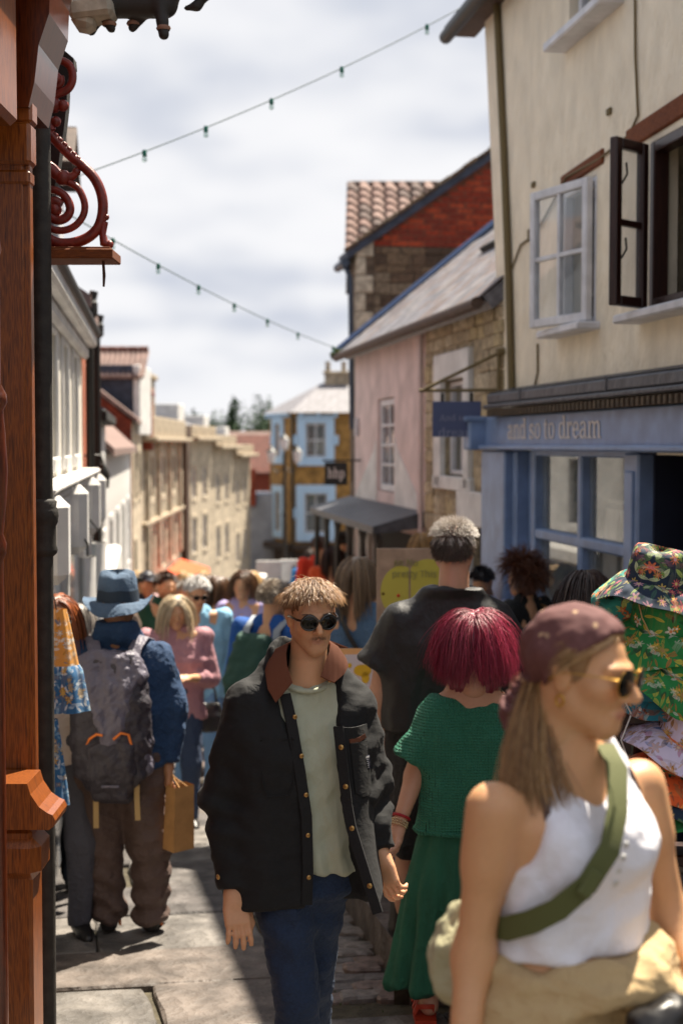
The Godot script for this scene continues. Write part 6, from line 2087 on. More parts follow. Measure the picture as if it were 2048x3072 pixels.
		match hs[0]:
			"short":
				ho.merge({"len": 0.045 * k, "root": func(r): return scalp(r, 0.55, -0.35), "flow": func(d, m, _r): return m * 0.5 + Vector3(0, 0.1, 0.35) + Vector3(d.x * 0.4, 0, 0)}, true)
				cap.cut(hd * (Vector3(0, -0.045, 0) * k), Vector3.DOWN)
			"bald":
				ho.merge({"len": 0.03 * k, "root": func(r): var d: Vector3 = scalp(r, 0.5, -0.4); return d if d.y < 0.55 else Vector3.ZERO, "flow": func(_d, m, _r): return m * 0.4 + Vector3(0, -0.4, 0)}, true)
				cap.cut(hd * (Vector3(0, 0.075, 0) * k), Vector3.UP)
			"bob":
				ho.merge({"len": 0.24 * k, "n": 560, "root": func(r): return scalp(r, 0.62, -0.1), "flow": func(d, m, _r): return down_hair(d, m, 0.10, 0.30), "fall": 5.0}, true)
			"long":
				ho.merge({"len": 0.36 * k, "n": 620, "root": func(r): return scalp(r, 0.62, -0.1), "flow": func(d, m, _r): return down_hair(d, m, 0.10, 0.40), "fall": 5.5, "seg": 8}, true)
			"bun":
				ho.merge({"len": 0.1 * k, "root": func(r): return scalp(r, 0.55, -0.3), "flow": func(d, m, _r): return m * 0.1 + Vector3(-d.x, 0.7, -0.6), "fall": 0.0}, true)
				cap.ball(hd * (Vector3(0, 0.13, -0.05) * k), Vector3.ONE * 0.042 * k, 0.01)
			"curly":
				ho.merge({"len": 0.17 * k, "n": 900, "root": func(r): return scalp(r, 0.5, -0.5), "flow": func(_d, m, _r): return m + Vector3(0, 0.1, -0.1), "fall": 1.6, "curl": 0.7, "frizz": 0.2, "seg": 8}, true)
				cap.ball(hd * (Vector3(0, -0.02, -0.045) * k), Vector3(0.11, 0.12, 0.085) * k, 0.03)
		if hs[0] in ["bob", "long"]:
			cap.slab(hd, [[(-0.15 if hs[0] == "bob" else -0.22) * k, 0.0, -0.05 * k, 0.05 * k, 0.045 * k], [0.03 * k, 0.0, -0.03 * k, 0.035 * k, 0.062 * k]], 0.03, false)
		ho.cap = func(): return solid([[cap, 0.010]], {})
		hair(p, ho)
	return p

# ---------------------------------------------------------------- the five people close to
static func slab_z(rows: Array, x: float, y: float) -> float:   # the front of a slab shape
	var s := 0
	while s < rows.size() - 2 and y > rows[s + 1][0]:
		s += 1
	var t := clampf((y - rows[s][0]) / (rows[s + 1][0] - rows[s][0]), 0.0, 1.0)
	var dx: float = maxf(absf(x - lerpf(rows[s][1], rows[s + 1][1], t)) - lerpf(rows[s][3], rows[s + 1][3], t), 0.0)
	var r: float = lerpf(rows[s][4], rows[s + 1][4], t)
	return lerpf(rows[s][2], rows[s + 1][2], t) + sqrt(maxf(r * r - dx * dx, 0.0))
func dome(g: Geo, at: Vector3, n: Vector3, r: float) -> void:
	var y := n.normalized(); var x := y.cross(Vector3(0.3, 1, 0.2)).normalized()
	g.lathe([Vector2(0, r * 0.55), Vector2(r * 0.6, r * 0.45), Vector2(r * 0.95, r * 0.15), Vector2(r, 0)], 12, Transform3D(Basis(x, y, x.cross(y)), at))
func torus(g: Geo, xf2: Transform3D, rx: float, ry: float, r: float, n := 28) -> void:   # ring in its xy plane
	var pts := []
	for i in n + 1:
		var a := TAU * i / n
		pts.append(xf2 * Vector3(cos(a) * rx, sin(a) * ry * (0.9 if sin(a) > 0.0 else 1.05), 0))
	g.tube(pts, r, 8, false)
func glasses(p: Node3D, h: Transform3D, k: float, frame: Material, thick: float, rx: float, ry: float, rim := 0.0) -> void:
	var g := Geo.new()
	for s in [-1.0, 1.0]:
		var c := h * Transform3D(Basis.from_euler(Vector3(0.06, 0.16 * s, 0)), Vector3(0.0335 * s, 0.001, 0.1085) * k)
		torus(g, c, rx, ry, thick)
		if rim > 0.0:
			g.tube([c * Vector3(-rx * 0.95, ry * 0.35, 0), c * Vector3(-rx * 0.5, ry * 0.92, 0), c * Vector3(0, ry * 1.08, 0), c * Vector3(rx * 0.5, ry * 0.92, 0), c * Vector3(rx * 0.98, ry * 0.4, 0)], rim, 8)
		g.tube([h * (Vector3(0.0335 * s + (rx / k) * s * 0.9, 0.009, 0.104) * k), h * (Vector3(0.072 * s, 0.010, 0.088) * k), h * (Vector3(0.080 * s, 0.008, 0.02) * k), h * (Vector3(0.083 * s, 0.004, -0.012) * k), h * (Vector3(0.082 * s, -0.012, -0.035) * k)], thick * 1.15, 8)
	g.tube([h * (Vector3(-0.011, 0.004, 0.1115) * k), h * (Vector3(0, 0.008, 0.114) * k), h * (Vector3(0.011, 0.004, 0.1115) * k)], thick, 8)
	var o := part("sunglasses", g, frame, p)
	for s in [-1.0, 1.0]:
		var c := h * Transform3D(Basis.from_euler(Vector3(0.06, 0.16 * s, 0)) * Basis(Vector3.RIGHT, PI / 2), Vector3(0.0335 * s, 0.001, 0.1095) * k)
		g = Geo.new()
		g.lathe([Vector2(0.0, 0.0055), Vector2(rx * 0.5, 0.0045), Vector2(rx * 1.0, 0.0)], 24, c * Transform3D(Basis.from_scale(Vector3(1, 1, ry / rx)), Vector3.ZERO))
		part("lens", g, M.lens, o)

func dream_people() -> void:
	walking_man()
	bandana_woman()
	red_woman()
	tee_man()
	backpack_man()

func walking_man() -> void:
	var p := thing("person", "man in sunglasses and open black work jacket walking up the lane", "person", Vector3(-0.14, -0.396, -4.4))
	var hd := xf(Vector3(0.046, 1.662, 0.0), 0.27, 0.10, 0.03)
	var hk := 0.89
	var head := Sdf.new(); var body := Sdf.new(); var hr := Sdf.new(); var hl := Sdf.new()
	head_sdf(head, hd, hk, true, 0.97)
	body.cone(hd * Vector3(0, -0.06, -0.02), Vector3(0.03, 1.44, -0.03), 0.056, 0.062, 0.02)
	body.slab(xf(Vector3(0.02, 0, -0.02), 0.25), [[0.85, 0.0, 0.0, 0.06, 0.09], [1.1, 0.0, 0.0, 0.06, 0.09], [1.34, 0.0, -0.01, 0.07, 0.07], [1.43, 0.0, -0.02, 0.05, 0.045]], 0.03, false)
	var elR := Vector3(-0.228, 1.105, 0.03); var wrR := Vector3(-0.190, 0.835, 0.10); var elL := Vector3(0.224, 1.126, -0.10); var wrL := Vector3(0.262, 0.925, 0.0)
	body.chain([elR, wrR], [0.04, 0.026]); body.chain([elL, wrL], [0.04, 0.026])
	hand_sdf(hr, wrist(elR, wrR + Vector3(0.002, -0.018, 0.008), 0.35, -0.1), 1.0, 0.30, 0.97)
	hand_sdf(hl, wrist(elL, wrL + Vector3(0.004, -0.018, 0.012), -0.75, 0.15), -1.0, 0.85, 0.94)
	blob("body", [[body, 0.012], [head, 0.0036], [hr, 0.004], [hl, 0.004]], M.skin, p, {"color": face_color(hd, hk, SKIN_FAIR, 0.30, Color(0.46, 0.19, 0.15))})
	# hair, short and tousled
	var cap := Sdf.new()
	cap.ell(hd * Transform3D(Basis.IDENTITY, Vector3(0, 0.046, -0.018) * hk), Vector3(0.080, 0.086, 0.098) * hk)
	cap.cut(hd * (Vector3(0, 0.062, 0.07) * hk), hd.basis * Vector3(0, -0.55, 0.83))
	cap.cut(hd * (Vector3(0, -0.03, 0) * hk), hd.basis * Vector3(0, -1, 0.35))
	cap.cut(hd * (Vector3(0.0, -0.005, 0.03) * hk), hd.basis * Vector3(0, -0.6, 0.9))
	var hcol := [Color(0.34, 0.175, 0.075), Color(0.43, 0.24, 0.11), Color(0.20, 0.095, 0.04), Color(0.52, 0.33, 0.17)]
	hair(p, {"head": hd, "k": hk, "n": 3800, "len": 0.056, "rad": 0.00095, "cols": hcol, "seed": 21, "seg": 6, "fall": 1.5, "curl": 0.36, "frizz": 0.07,
		"root": func(r):
			var d: Vector3 = scalp(r, 0.50, -0.2)
			return d,
		"flow": func(d, m, r): return m * (0.30 + 0.12 * r.randfn()) + Vector3(d.x * 0.7 + r.randfn() * 0.3, r.randfn() * 0.12, 0.8 if d.y > 0.35 else 0.1) + Vector3(0, -1.0 if d.y < 0.25 else 0.0, 0),
		"lenf": func(d): return 1.0 if d.y > 0.3 else 0.4,
		"capcol": Color(0.17, 0.085, 0.04), "cap": func(): return solid([[cap, 0.006]], {"fold": [[0.006, Vector3(60, 60, 60), 2]]})})
	# brows and moustache
	var g := Geo.new()
	g.col = Color(0.26, 0.14, 0.07)
	var r := RandomNumberGenerator.new()
	r.seed = 5
	for i in 80:
		var x := r.randf_range(-0.026, 0.026)
		var a := hd * (Vector3(x, -0.0535 + r.randf_range(-0.004, 0.004) - absf(x) * 0.12, 0.101 - x * x * 12.0) * hk)
		g.tube([a, a + hd.basis * Vector3(signf(x) * 0.004, -0.006, 0.001)], [0.0006, 0.0003], 3, false)
	for s in [-1.0, 1.0]:
		for i in 90:
			var t := r.randf()
			var a := hd * (Vector3(s * lerpf(0.014, 0.05, t), 0.0245 + 0.004 * sin(t * PI) + r.randf_range(-0.002, 0.002), 0.1005 - t * t * 0.018) * hk)
			g.tube([a, a + hd.basis * Vector3(s * 0.006, 0.001, -0.001)], [0.0006, 0.0003], 3, false)
	part("facial_hair", g, M.hair, p)
	glasses(p, hd, hk, M.frame_black, 0.0033, 0.0250, 0.0215, 0.0043)
	# T-shirt
	var tf := xf(Vector3(0.02, 0, -0.02), 0.25)
	var ts := Sdf.new()
	ts.slab(tf, [[0.865, 0.03, 0.0, 0.095, 0.112], [1.0, 0.01, 0.0, 0.09, 0.108], [1.2, 0.0, 0.0, 0.10, 0.112], [1.34, 0.0, -0.005, 0.11, 0.094], [1.41, 0.0, -0.016, 0.085, 0.080], [1.452, 0.005, -0.02, 0.04, 0.076]], 0.03, true, true)
	blob("t_shirt", [[ts, 0.009]], M.sage, p, {"fold": [[0.009, Vector3(9, 2.6, 9), 4], [0.003, Vector3(26, 7, 26), 6]], "smooth": 2, "push": func(q, n): return n * (0.005 * sin(q.x * 95.0 + q.y * 22.0) * clampf((1.35 - q.y) * 2.5, 0.0, 1.0) + 0.003 * sin(q.y * 60.0 - q.x * 40.0))})
	g = Geo.new()
	torus(g, xf(Vector3(0.026, 1.462, -0.022), 0.25, PI / 2 + 0.36), 0.080, 0.084, 0.0085)
	part("neckband", g, M.sage, p)
	# jacket
	var rows := [[0.775, 0.0, 0.0, 0.130, 0.132], [1.0, 0.0, 0.0, 0.125, 0.130], [1.25, 0.0, 0.0, 0.120, 0.130], [1.37, 0.0, -0.008, 0.130, 0.108], [1.46, 0.0, -0.025, 0.090, 0.078], [1.53, 0.0, -0.035, 0.045, 0.062]]
	var jk := Sdf.new()
	jk.slab(tf, rows, 0.03)
	jk.cone(Vector3(-0.150, 1.392, 0.03), elR, 0.078, 0.062, 0.035)
	jk.cone(elR, wrR, 0.062, 0.050, 0.03, true)
	jk.cone(Vector3(0.158, 1.392, -0.06), elL, 0.080, 0.066, 0.035)
	jk.cone(elL, wrL, 0.066, 0.052, 0.03, true)
	jk.slab(tf, [[0.70, 0.085, 0.14, 0.030, 0.075], [0.9, 0.060, 0.14, 0.012, 0.070], [1.04, 0.045, 0.14, 0.004, 0.062], [1.2, 0.025, 0.14, 0.002, 0.062], [1.36, 0.0, 0.12, 0.012, 0.080], [1.50, 0.0, 0.08, 0.03, 0.085], [1.62, 0.0, 0.02, 0.05, 0.09]], 0.006, false, false, true)
	jk.cone(Vector3(0.03, 1.42, -0.02), Vector3(0.04, 1.66, -0.02), 0.074, 0.08, 0.004, false, true)
	blob("jacket", [[jk, 0.0085]], M.canvas, p, {"fold": [[0.013, Vector3(6, 4, 6), 12], [0.004, Vector3(13, 22, 13), 9]], "smooth": 2, "push": func(q, n): return n * (0.0065 * sin(q.y * 78.0 + q.x * 34.0 + 2.0 * sin(q.z * 30.0)) * exp(-pow((q.y - 1.06) / 0.15, 2.0)) * clampf((absf(q.x - 0.01) - 0.13) / 0.05, 0.0, 1.0) + 0.004 * sin(q.y * 46.0 - q.x * 26.0) * clampf((absf(q.x - 0.01) - 0.10) / 0.08, 0.0, 1.0))})
	# front edges of the jacket: plackets with snaps, one panel swinging open
	var swing := []
	for i in 9:
		var t := i / 8.0
		var inner := Vector3(0.118, 1.34, 0.112).lerp(Vector3(0.150, 1.06, 0.145), minf(t * 1.7, 1.0)) if t < 0.59 else Vector3(0.150, 1.06, 0.145).lerp(Vector3(0.236, 0.80, 0.215), (t - 0.59) / 0.41)
		var outer := Vector3(0.215, 1.33, 0.03).lerp(Vector3(0.262, 0.845, -0.02), t)
		var row := PackedVector3Array()
		for j in 8:
			var u := j / 7.0
			row.append(inner.lerp(outer, u) + Vector3(0.01, 0, 0.028) * sin(u * PI) + Vector3(0, 0, 0.008 * sin(t * 9.0 + u * 5.0)))
		swing.append(row)
	g = Geo.new()
	g.soft(swing, 0.006)
	part("jacket_panel", g, M.canvas, p)
	g = Geo.new()
	var edge := []
	for i in 9:
		edge.append(swing[i][0] + Vector3(0.012, 0, 0.008))
	g.ribbon(edge, 0.032, 0.007, Vector3(-0.25, 0, 1))
	var le := []
	for q in [[-0.045, 1.43], [-0.035, 1.36], [-0.012, 1.2], [0.008, 1.06], [0.012, 0.9], [0.008, 0.79]]:
		le.append(tf * Vector3(q[0] - 0.028, q[1], slab_z(rows, q[0] - 0.028, q[1]) + 0.004))
	g.ribbon(le, 0.034, 0.008, tf.basis * Vector3(0, 0, 1))
	part("placket", g, M.canvas, p)
	for q in [[-0.05, 1.365], [-0.036, 1.25], [-0.022, 1.13], [-0.016, 1.005], [-0.014, 0.875]]:
		g = Geo.new()
		dome(g, tf * Vector3(q[0], q[1], slab_z(rows, q[0], q[1]) + 0.008), tf.basis * Vector3(0, 0.1, 1), 0.0075)
		part("snap", g, M.brass, p)
	for q in [[swing[1][0] + Vector3(0.014, 0, 0.013), Vector3(-0.25, 0.1, 1)], [swing[3][0] + Vector3(0.014, 0, 0.013), Vector3(-0.25, 0.1, 1)], [swing[5][0] + Vector3(0.014, 0, 0.013), Vector3(-0.25, 0.1, 1)], [swing[7][0] + Vector3(0.014, 0, 0.013), Vector3(-0.25, 0.1, 1)], [Vector3(0.106, 1.475, 0.075), Vector3(0.1, 0.3, 1)], [wrR + Vector3(-0.045, 0.045, 0.03), Vector3(-0.8, 0, 0.7)]]:
		g = Geo.new()
		dome(g, q[0], q[1], 0.0085)
		part("snap", g, M.brass, p)
	# cord collar
	g = Geo.new()
	var lf := [[Vector3(-0.010, 1.578, -0.06), Vector3(-0.028, 1.574, -0.02), Vector3(-0.032, 1.552, 0.02), Vector3(-0.028, 1.52, 0.056), Vector3(-0.010, 1.472, 0.096)], [Vector3(-0.045, 1.562, -0.07), Vector3(-0.068, 1.556, -0.02), Vector3(-0.074, 1.532, 0.03), Vector3(-0.064, 1.486, 0.075), Vector3(-0.036, 1.442, 0.110)], [Vector3(-0.06, 1.532, -0.075), Vector3(-0.088, 1.527, -0.02), Vector3(-0.096, 1.498, 0.04), Vector3(-0.085, 1.45, 0.092), Vector3(-0.060, 1.414, 0.120)]]
	var rf := [[Vector3(0.10, 1.575, -0.09), Vector3(0.106, 1.568, -0.05), Vector3(0.103, 1.552, -0.01), Vector3(0.092, 1.53, 0.03), Vector3(0.076, 1.488, 0.078)], [Vector3(0.128, 1.556, -0.10), Vector3(0.136, 1.547, -0.055), Vector3(0.136, 1.53, -0.005), Vector3(0.124, 1.512, 0.042), Vector3(0.098, 1.478, 0.086)], [Vector3(0.142, 1.53, -0.11), Vector3(0.156, 1.52, -0.06), Vector3(0.162, 1.506, 0.0), Vector3(0.150, 1.49, 0.047), Vector3(0.118, 1.470, 0.088)]]
	for f in [lf, rf]:
		var fr := []
		for row in f:
			fr.append(PackedVector3Array(row))
		g.soft(fr, 0.005 if f == rf else -0.005)
	g.soft([PackedVector3Array([Vector3(-0.010, 1.578, -0.06), Vector3(0.045, 1.588, -0.09), Vector3(0.10, 1.575, -0.09)]), PackedVector3Array([Vector3(-0.06, 1.55, -0.075), Vector3(0.045, 1.55, -0.115), Vector3(0.16, 1.55, -0.105)])], 0.005)
	part("collar", g, M.cord, p)
	# chest pockets
	g = Geo.new()
	var on_panel := func(t: float, u: float, off: float) -> Vector3:
		var i := mini(int(t * 8.0), 7); var j := mini(int(u * 7.0), 6)
		var a: Vector3 = swing[i][j].lerp(swing[i][j + 1], u * 7.0 - j); var b: Vector3 = swing[i + 1][j].lerp(swing[i + 1][j + 1], u * 7.0 - j)
		return a.lerp(b, t * 8.0 - i) + Vector3(0.45, 0.05, 0.9) * off
	var pk := []
	for t in [0.10, 0.22, 0.34, 0.42]:
		var row := PackedVector3Array()
		for u in [0.30, 0.5, 0.7, 0.88]:
			row.append(on_panel.call(t + (0.025 if t > 0.4 and u > 0.45 and u < 0.75 else 0.0), u, 0.007))
		pk.append(row)
	g.soft(pk, 0.005)
	part("pocket", g, M.canvas, p)
	g = Geo.new()
	var lp: Vector3 = on_panel.call(0.24, 0.80, 0.010)
	var lb := Basis.from_euler(Vector3(0, 0.75, 0.08))
	g.box(lp, Vector3(0.028, 0.042, 0.003), lb, 0.001)
	var lab := part("label_tag", g, mat("141a33", 0.7), p)
	g = Geo.new()
	for i in 6:
		g.box(lp + lb * Vector3(0, 0.016 - i * 0.0062, 0.002), Vector3(0.020 - (i % 3) * 0.003, 0.0022 if i else 0.005, 0.0015), lb)
	part("label_print", g, M.white_paint, lab)
	g = Geo.new()
	g.ribbon([on_panel.call(0.09, 0.32, 0.008), on_panel.call(0.085, 0.6, 0.009), on_panel.call(0.07, 0.86, 0.009)], 0.014, 0.004, Vector3(0.45, 0.2, 1))
	part("pocket_trim", g, M.cord, p)
	g = Geo.new()
	var pts := []
	for q in [[-0.155, 1.17], [-0.155, 1.30], [-0.06, 1.30], [-0.06, 1.17], [-0.075, 1.13], [-0.14, 1.13], [-0.155, 1.17]]:
		pts.append(tf * Vector3(q[0], q[1], slab_z(rows, q[0], q[1]) + 0.004))
	g.tube(pts, 0.0022, 6)
	for q in [[-0.155, 1.30], [-0.06, 1.30]]:
		dome(g, tf * Vector3(q[0], q[1], slab_z(rows, q[0], q[1]) + 0.004), Vector3(0, 0, 1), 0.005)
	part("pocket_seam", g, M.canvas, p)
	# jeans and boots
	var jn := Sdf.new()
	jn.slab(tf, [[0.80, 0.02, 0.0, 0.075, 0.102], [0.95, 0.01, 0.0, 0.075, 0.100]], 0.04)
	jn.cone(Vector3(-0.045, 0.84, 0.0), Vector3(0.002, 0.50, 0.10), 0.098, 0.068, 0.03)
	jn.cone(Vector3(0.002, 0.50, 0.10), Vector3(0.012, 0.085, 0.10), 0.068, 0.062, 0.03, true)
	jn.cone(Vector3(0.072, 0.84, -0.04), Vector3(0.045, 0.47, -0.10), 0.095, 0.066, 0.03)
	jn.cone(Vector3(0.045, 0.47, -0.10), Vector3(0.045, 0.12, -0.33), 0.066, 0.058, 0.03, true)
	blob("jeans", [[jn, 0.011]], M.denim, p, {"fold": [[0.011, Vector3(7, 9, 7), 31], [0.004, Vector3(16, 24, 16), 33]], "smooth": 2, "push": func(q, n): return n * 0.006 * sin(q.y * 52.0 + q.x * 36.0 + 1.5 * sin(q.x * 25.0)) * (0.5 + 0.5 * sin(q.y * 9.0 + 1.0))})
	for q in [[Vector3(0.022, 0.07, 0.10), Vector3(0.03, 0.035, 0.24)], [Vector3(0.075, 0.11, -0.34), Vector3(0.08, 0.035, -0.22)]]:
		var bt := Sdf.new()
		bt.chain([q[0], q[0] + Vector3(0, -0.03, 0.04), q[1]], [0.05, 0.048, 0.036], 0.03)
		bt.cut(q[0] + Vector3(0, -0.07, 0), Vector3.DOWN)
		blob("boot", [[bt, 0.012]], M.leather_black, p)

func bandana_woman() -> void:
	var p := thing("person", "woman in white vest and brown spotted headscarf looking aside through gold sunglasses", "person", Vector3(0.38, -0.225, -2.5))
	var hd := xf(Vector3(0.046, 1.622, 0.0), 0.98, 0.10, -0.04)
	var tf := xf(Vector3(0.035, 0, -0.02), 0.58)
	var head := Sdf.new(); var body := Sdf.new()
	head_sdf(head, hd, 0.87, true, 0.90)
	body.cone(hd * Vector3(0, -0.06, -0.03), Vector3(0.032, 1.44, -0.03), 0.047, 0.056, 0.025)
	body.slab(tf, [[0.80, 0.0, 0.0, 0.10, 0.10], [0.98, 0.0, 0.0, 0.085, 0.094], [1.14, 0.0, 0.0, 0.055, 0.078], [1.26, 0.0, 0.0, 0.062, 0.080], [1.36, 0.0, 0.0, 0.076, 0.075], [1.425, 0.0, -0.012, 0.092, 0.046], [1.455, 0.0, -0.02, 0.05, 0.045]], 0.03, false)
	for s in [-1.0, 1.0]:
		body.ell(tf * Transform3D(Basis.IDENTITY, Vector3(0.058 * s, 1.315, 0.070)), Vector3(0.052, 0.056, 0.05), 0.04)
	var aR := [Vector3(-0.118, 1.395, 0.075), Vector3(-0.150, 1.13, 0.055), Vector3(-0.185, 0.90, 0.16)]
	var aL := [Vector3(0.172, 1.392, -0.115), Vector3(0.232, 1.14, -0.12), Vector3(0.285, 0.98, 0.06)]
	for a in [aR, aL]:
		body.chain(a, [0.041, 0.033, 0.024], 0.035)
		body.cone(a[0], a[0].lerp(a[1], 0.35), 0.043, 0.040, 0.03)
	var hn := Sdf.new()
	hand_sdf(hn, wrist(aR[1], aR[2], 0.6), 1.0, 0.4, 0.92)
	hand_sdf(hn, wrist(aL[1], aL[2], -0.6), -1.0, 0.4, 0.92)
	for s in [-1.0, 1.0]:
		body.chain([tf * Vector3(0.085 * s, 0.85, 0), tf * Vector3(0.08 * s, 0.48, 0.02), tf * Vector3(0.08 * s, 0.07, -0.02)], [0.085, 0.055, 0.036], 0.03)
	blob("body", [[body, 0.009], [head, 0.0036], [hn, 0.005]], M.skin, p, {"color": face_color(hd, 0.87, Color(0.60, 0.315, 0.155), 0.0, Color(0.40, 0.11, 0.10))})
	# vest
	var v := Sdf.new()
	v.slab(tf, [[1.125, 0.0, 0.0, 0.060, 0.093], [1.26, 0.0, 0.0, 0.067, 0.088], [1.36, 0.0, 0.0, 0.081, 0.081], [1.425, 0.0, -0.012, 0.097, 0.053], [1.47, 0.0, -0.02, 0.06, 0.05]], 0.03)
	for s in [-1.0, 1.0]:
		v.ell(tf * Transform3D(Basis.IDENTITY, Vector3(0.058 * s, 1.312, 0.072)), Vector3(0.058, 0.060, 0.056), 0.05)
	for s in [-1.0, 1.0]:
		v.ell(tf * Transform3D(Basis.IDENTITY, Vector3(0.172 * s, 1.405, 0.0)), Vector3(0.062, 0.125, 0.15), 0.008, true)
	v.ell(tf * Transform3D(Basis.IDENTITY, Vector3(0, 1.50, 0.07)), Vector3(0.072, 0.11, 0.12), 0.008, true)
	v.ell(tf * Transform3D(Basis.IDENTITY, Vector3(0, 1.52, -0.06)), Vector3(0.075, 0.08, 0.1), 0.008, true)
	blob("vest", [[v, 0.0075]], M.tank, p, {"fold": [[0.006, Vector3(11, 5, 11), 41], [0.003, Vector3(20, 16, 20), 42]], "smooth": 2, "push": func(q, n): return n * (0.0045 * sin(q.x * 60.0 + q.y * 55.0 + 2.0 * sin(q.y * 18.0)) * clampf((1.30 - q.y) * 6.0, 0.0, 1.0) + 0.002 * sin(q.y * 70.0 - q.x * 50.0))})
	var g := Geo.new()
	for i in 6:
		var q := tf * Vector3(0.004, 1.385 - i * 0.024, 0.096 + 0.012 * sin(i * 0.9) + (0.02 if i > 1 else 0.0))
		dome(g, q, tf.basis * Vector3(0, 0, 1), 0.007)
	part("vest_button", g, M.white_paint, p)
	# dark bra straps
	for s in [-1.0, 1.0]:
		g = Geo.new()
		var st := []
		for q in [[0.112, 1.34, 0.062], [0.108, 1.40, 0.052], [0.104, 1.44, 0.03], [0.10, 1.462, -0.005], [0.10, 1.44, -0.05]]:
			st.append(tf * Vector3(q[0] * s, q[1], q[2]))
		g.ribbon(st, 0.012, 0.003, Vector3(0, 0.8, 0.6))
		part("bra_strap", g, mat("3a2a30", 0.8), p)
	# headscarf
	var k := 0.88
	var sc := Sdf.new()
	sc.ell(hd * Transform3D(Basis.IDENTITY, Vector3(0, 0.042, -0.020) * k), Vector3(0.089, 0.096, 0.111) * k)
	sc.cut(hd * Vector3(0, 0.020, 0.0), hd.basis * Vector3(0, -0.70, 0.714))
	sc.ball(hd * Vector3(0, -0.048, -0.094), Vector3(0.026, 0.024, 0.022), 0.03)
	sc.chain([hd * Vector3(0, -0.055, -0.105), hd * Vector3(-0.02, -0.09, -0.12), hd * Vector3(-0.028, -0.14, -0.11)], [0.02, 0.018, 0.008], 0.015)
	sc.chain([hd * Vector3(0, -0.055, -0.105), hd * Vector3(0.02, -0.085, -0.13), hd * Vector3(0.03, -0.12, -0.14)], [0.02, 0.018, 0.008], 0.015)
	var hb := hd.affine_inverse()
	blob("headscarf", [[sc, 0.006]], M.bandana, p, {"fold": [[0.004, Vector3(20, 20, 20), 51]], "push": func(q, n):
		var l: Vector3 = hb * q
		var knot := Vector3(0, -0.055, -0.1)
		var d := l - knot
		var a := atan2(d.x, d.y + 0.001)
		return n * 0.006 * sin(a * 16.0) * clampf(1.4 - d.length() / 0.12, 0.0, 1.0)})
	# hair: swept under the scarf at the temple and falling down her back in a loose tail
	var hcol := [Color(0.42, 0.235, 0.09), Color(0.54, 0.33, 0.14), Color(0.26, 0.13, 0.05), Color(0.36, 0.19, 0.07)]
	var cap := Sdf.new()
	cap.ell(hd * Transform3D(Basis.IDENTITY, Vector3(0, 0.038, -0.012) * k), Vector3(0.079, 0.088, 0.100) * k)
	cap.cut(hd * Vector3(0, 0.062, 0.058), hd.basis * Vector3(0, -0.30, 0.95))
	cap.cut(hd * Vector3(0, 0.0, 0.028), hd.basis * Vector3(0, -0.2, 0.98))
	cap.cut(hd * Vector3(0, -0.02, 0), hd.basis * Vector3(0, -1, 0.2))
	hair(p, {"head": hd, "k": 0.875, "n": 2200, "len": 0.060, "rad": 0.0009, "cols": hcol, "seed": 61, "seg": 6, "fall": 0.5, "curl": 0.12, "frizz": 0.03,
		"root": func(r):
			for t in 20:
				var d := Vector3(r.randfn(), r.randfn(), r.randfn()).normalized()
				if d.z > 0.42 and d.z < 0.86 and d.y > -0.15 + (d.z - 0.35) * 1.2:
					return d
			return Vector3.ZERO,
		"flow": func(d, m, r): return m * 0.12 + Vector3(signf(d.x) * 0.35, -0.35, -0.75) + Vector3(r.randfn(), r.randfn(), 0) * 0.08,
		"capcol": Color(0.26, 0.14, 0.06), "cap": func(): return solid([[cap, 0.007]], {})})
	var tail := part("ponytail", null, M.hair, p)
	later(tail, func():
		var q := Geo.new()
		var r := RandomNumberGenerator.new()
		r.seed = 77
		var c0: Vector3 = hd * Vector3(0.0, -0.045, -0.085)
		for i in 1900:
			var a := r.randf() * TAU; var rr := sqrt(r.randf())
			var off := Vector3(cos(a) * 0.024 * rr, r.randf_range(-0.02, 0.02), sin(a) * 0.024 * rr)
			var en := Vector3(-0.038 + 0.062 * cos(a) * rr + r.randfn() * 0.012, 1.375 + r.randf_range(-0.05, 0.04), 0.055 + 0.03 * sin(a) * rr)
			var pts := []; var rad := []
			var w := r.randf_range(-0.02, 0.02)
			for s in 8:
				var t := s / 7.0
				var m: Vector3 = (c0 + off).lerp(en, t) + Vector3(-0.016 * sin(t * PI) + w * sin(t * 5.0) * 0.4, 0.0, 0.025 * sin(t * PI) + w * t * 0.5)
				pts.append(m); rad.append(0.0010 * (1.0 - 0.7 * t * t))
			q.col = hcol[r.randi() % 4] * r.randf_range(0.8, 1.25)
			q.tube(pts, rad, 3, false)
		return q.arrays())
	glasses(p, hd, 0.87, M.gold, 0.0010, 0.0255, 0.0250)
	for s in [-1.0, 1.0]:
		g = Geo.new()
		torus(g, hd * Transform3D(Basis(Vector3.UP, PI / 2), Vector3(0.070 * s, -0.044, -0.006)), 0.007, 0.010, 0.0024, 18)
		part("earring", g, M.gold, p)
	# jumper tied round the waist
	var j := Sdf.new()
	j.slab(tf, [[0.74, 0.0, -0.01, 0.125, 0.130], [0.95, 0.0, -0.005, 0.11, 0.128], [1.06, 0.0, 0.0, 0.088, 0.116], [1.118, 0.0, 0.0, 0.070, 0.106]], 0.03, true, true)
	j.ball(tf * Vector3(0.035, 1.095, 0.145), Vector3(0.055, 0.045, 0.045), 0.012)
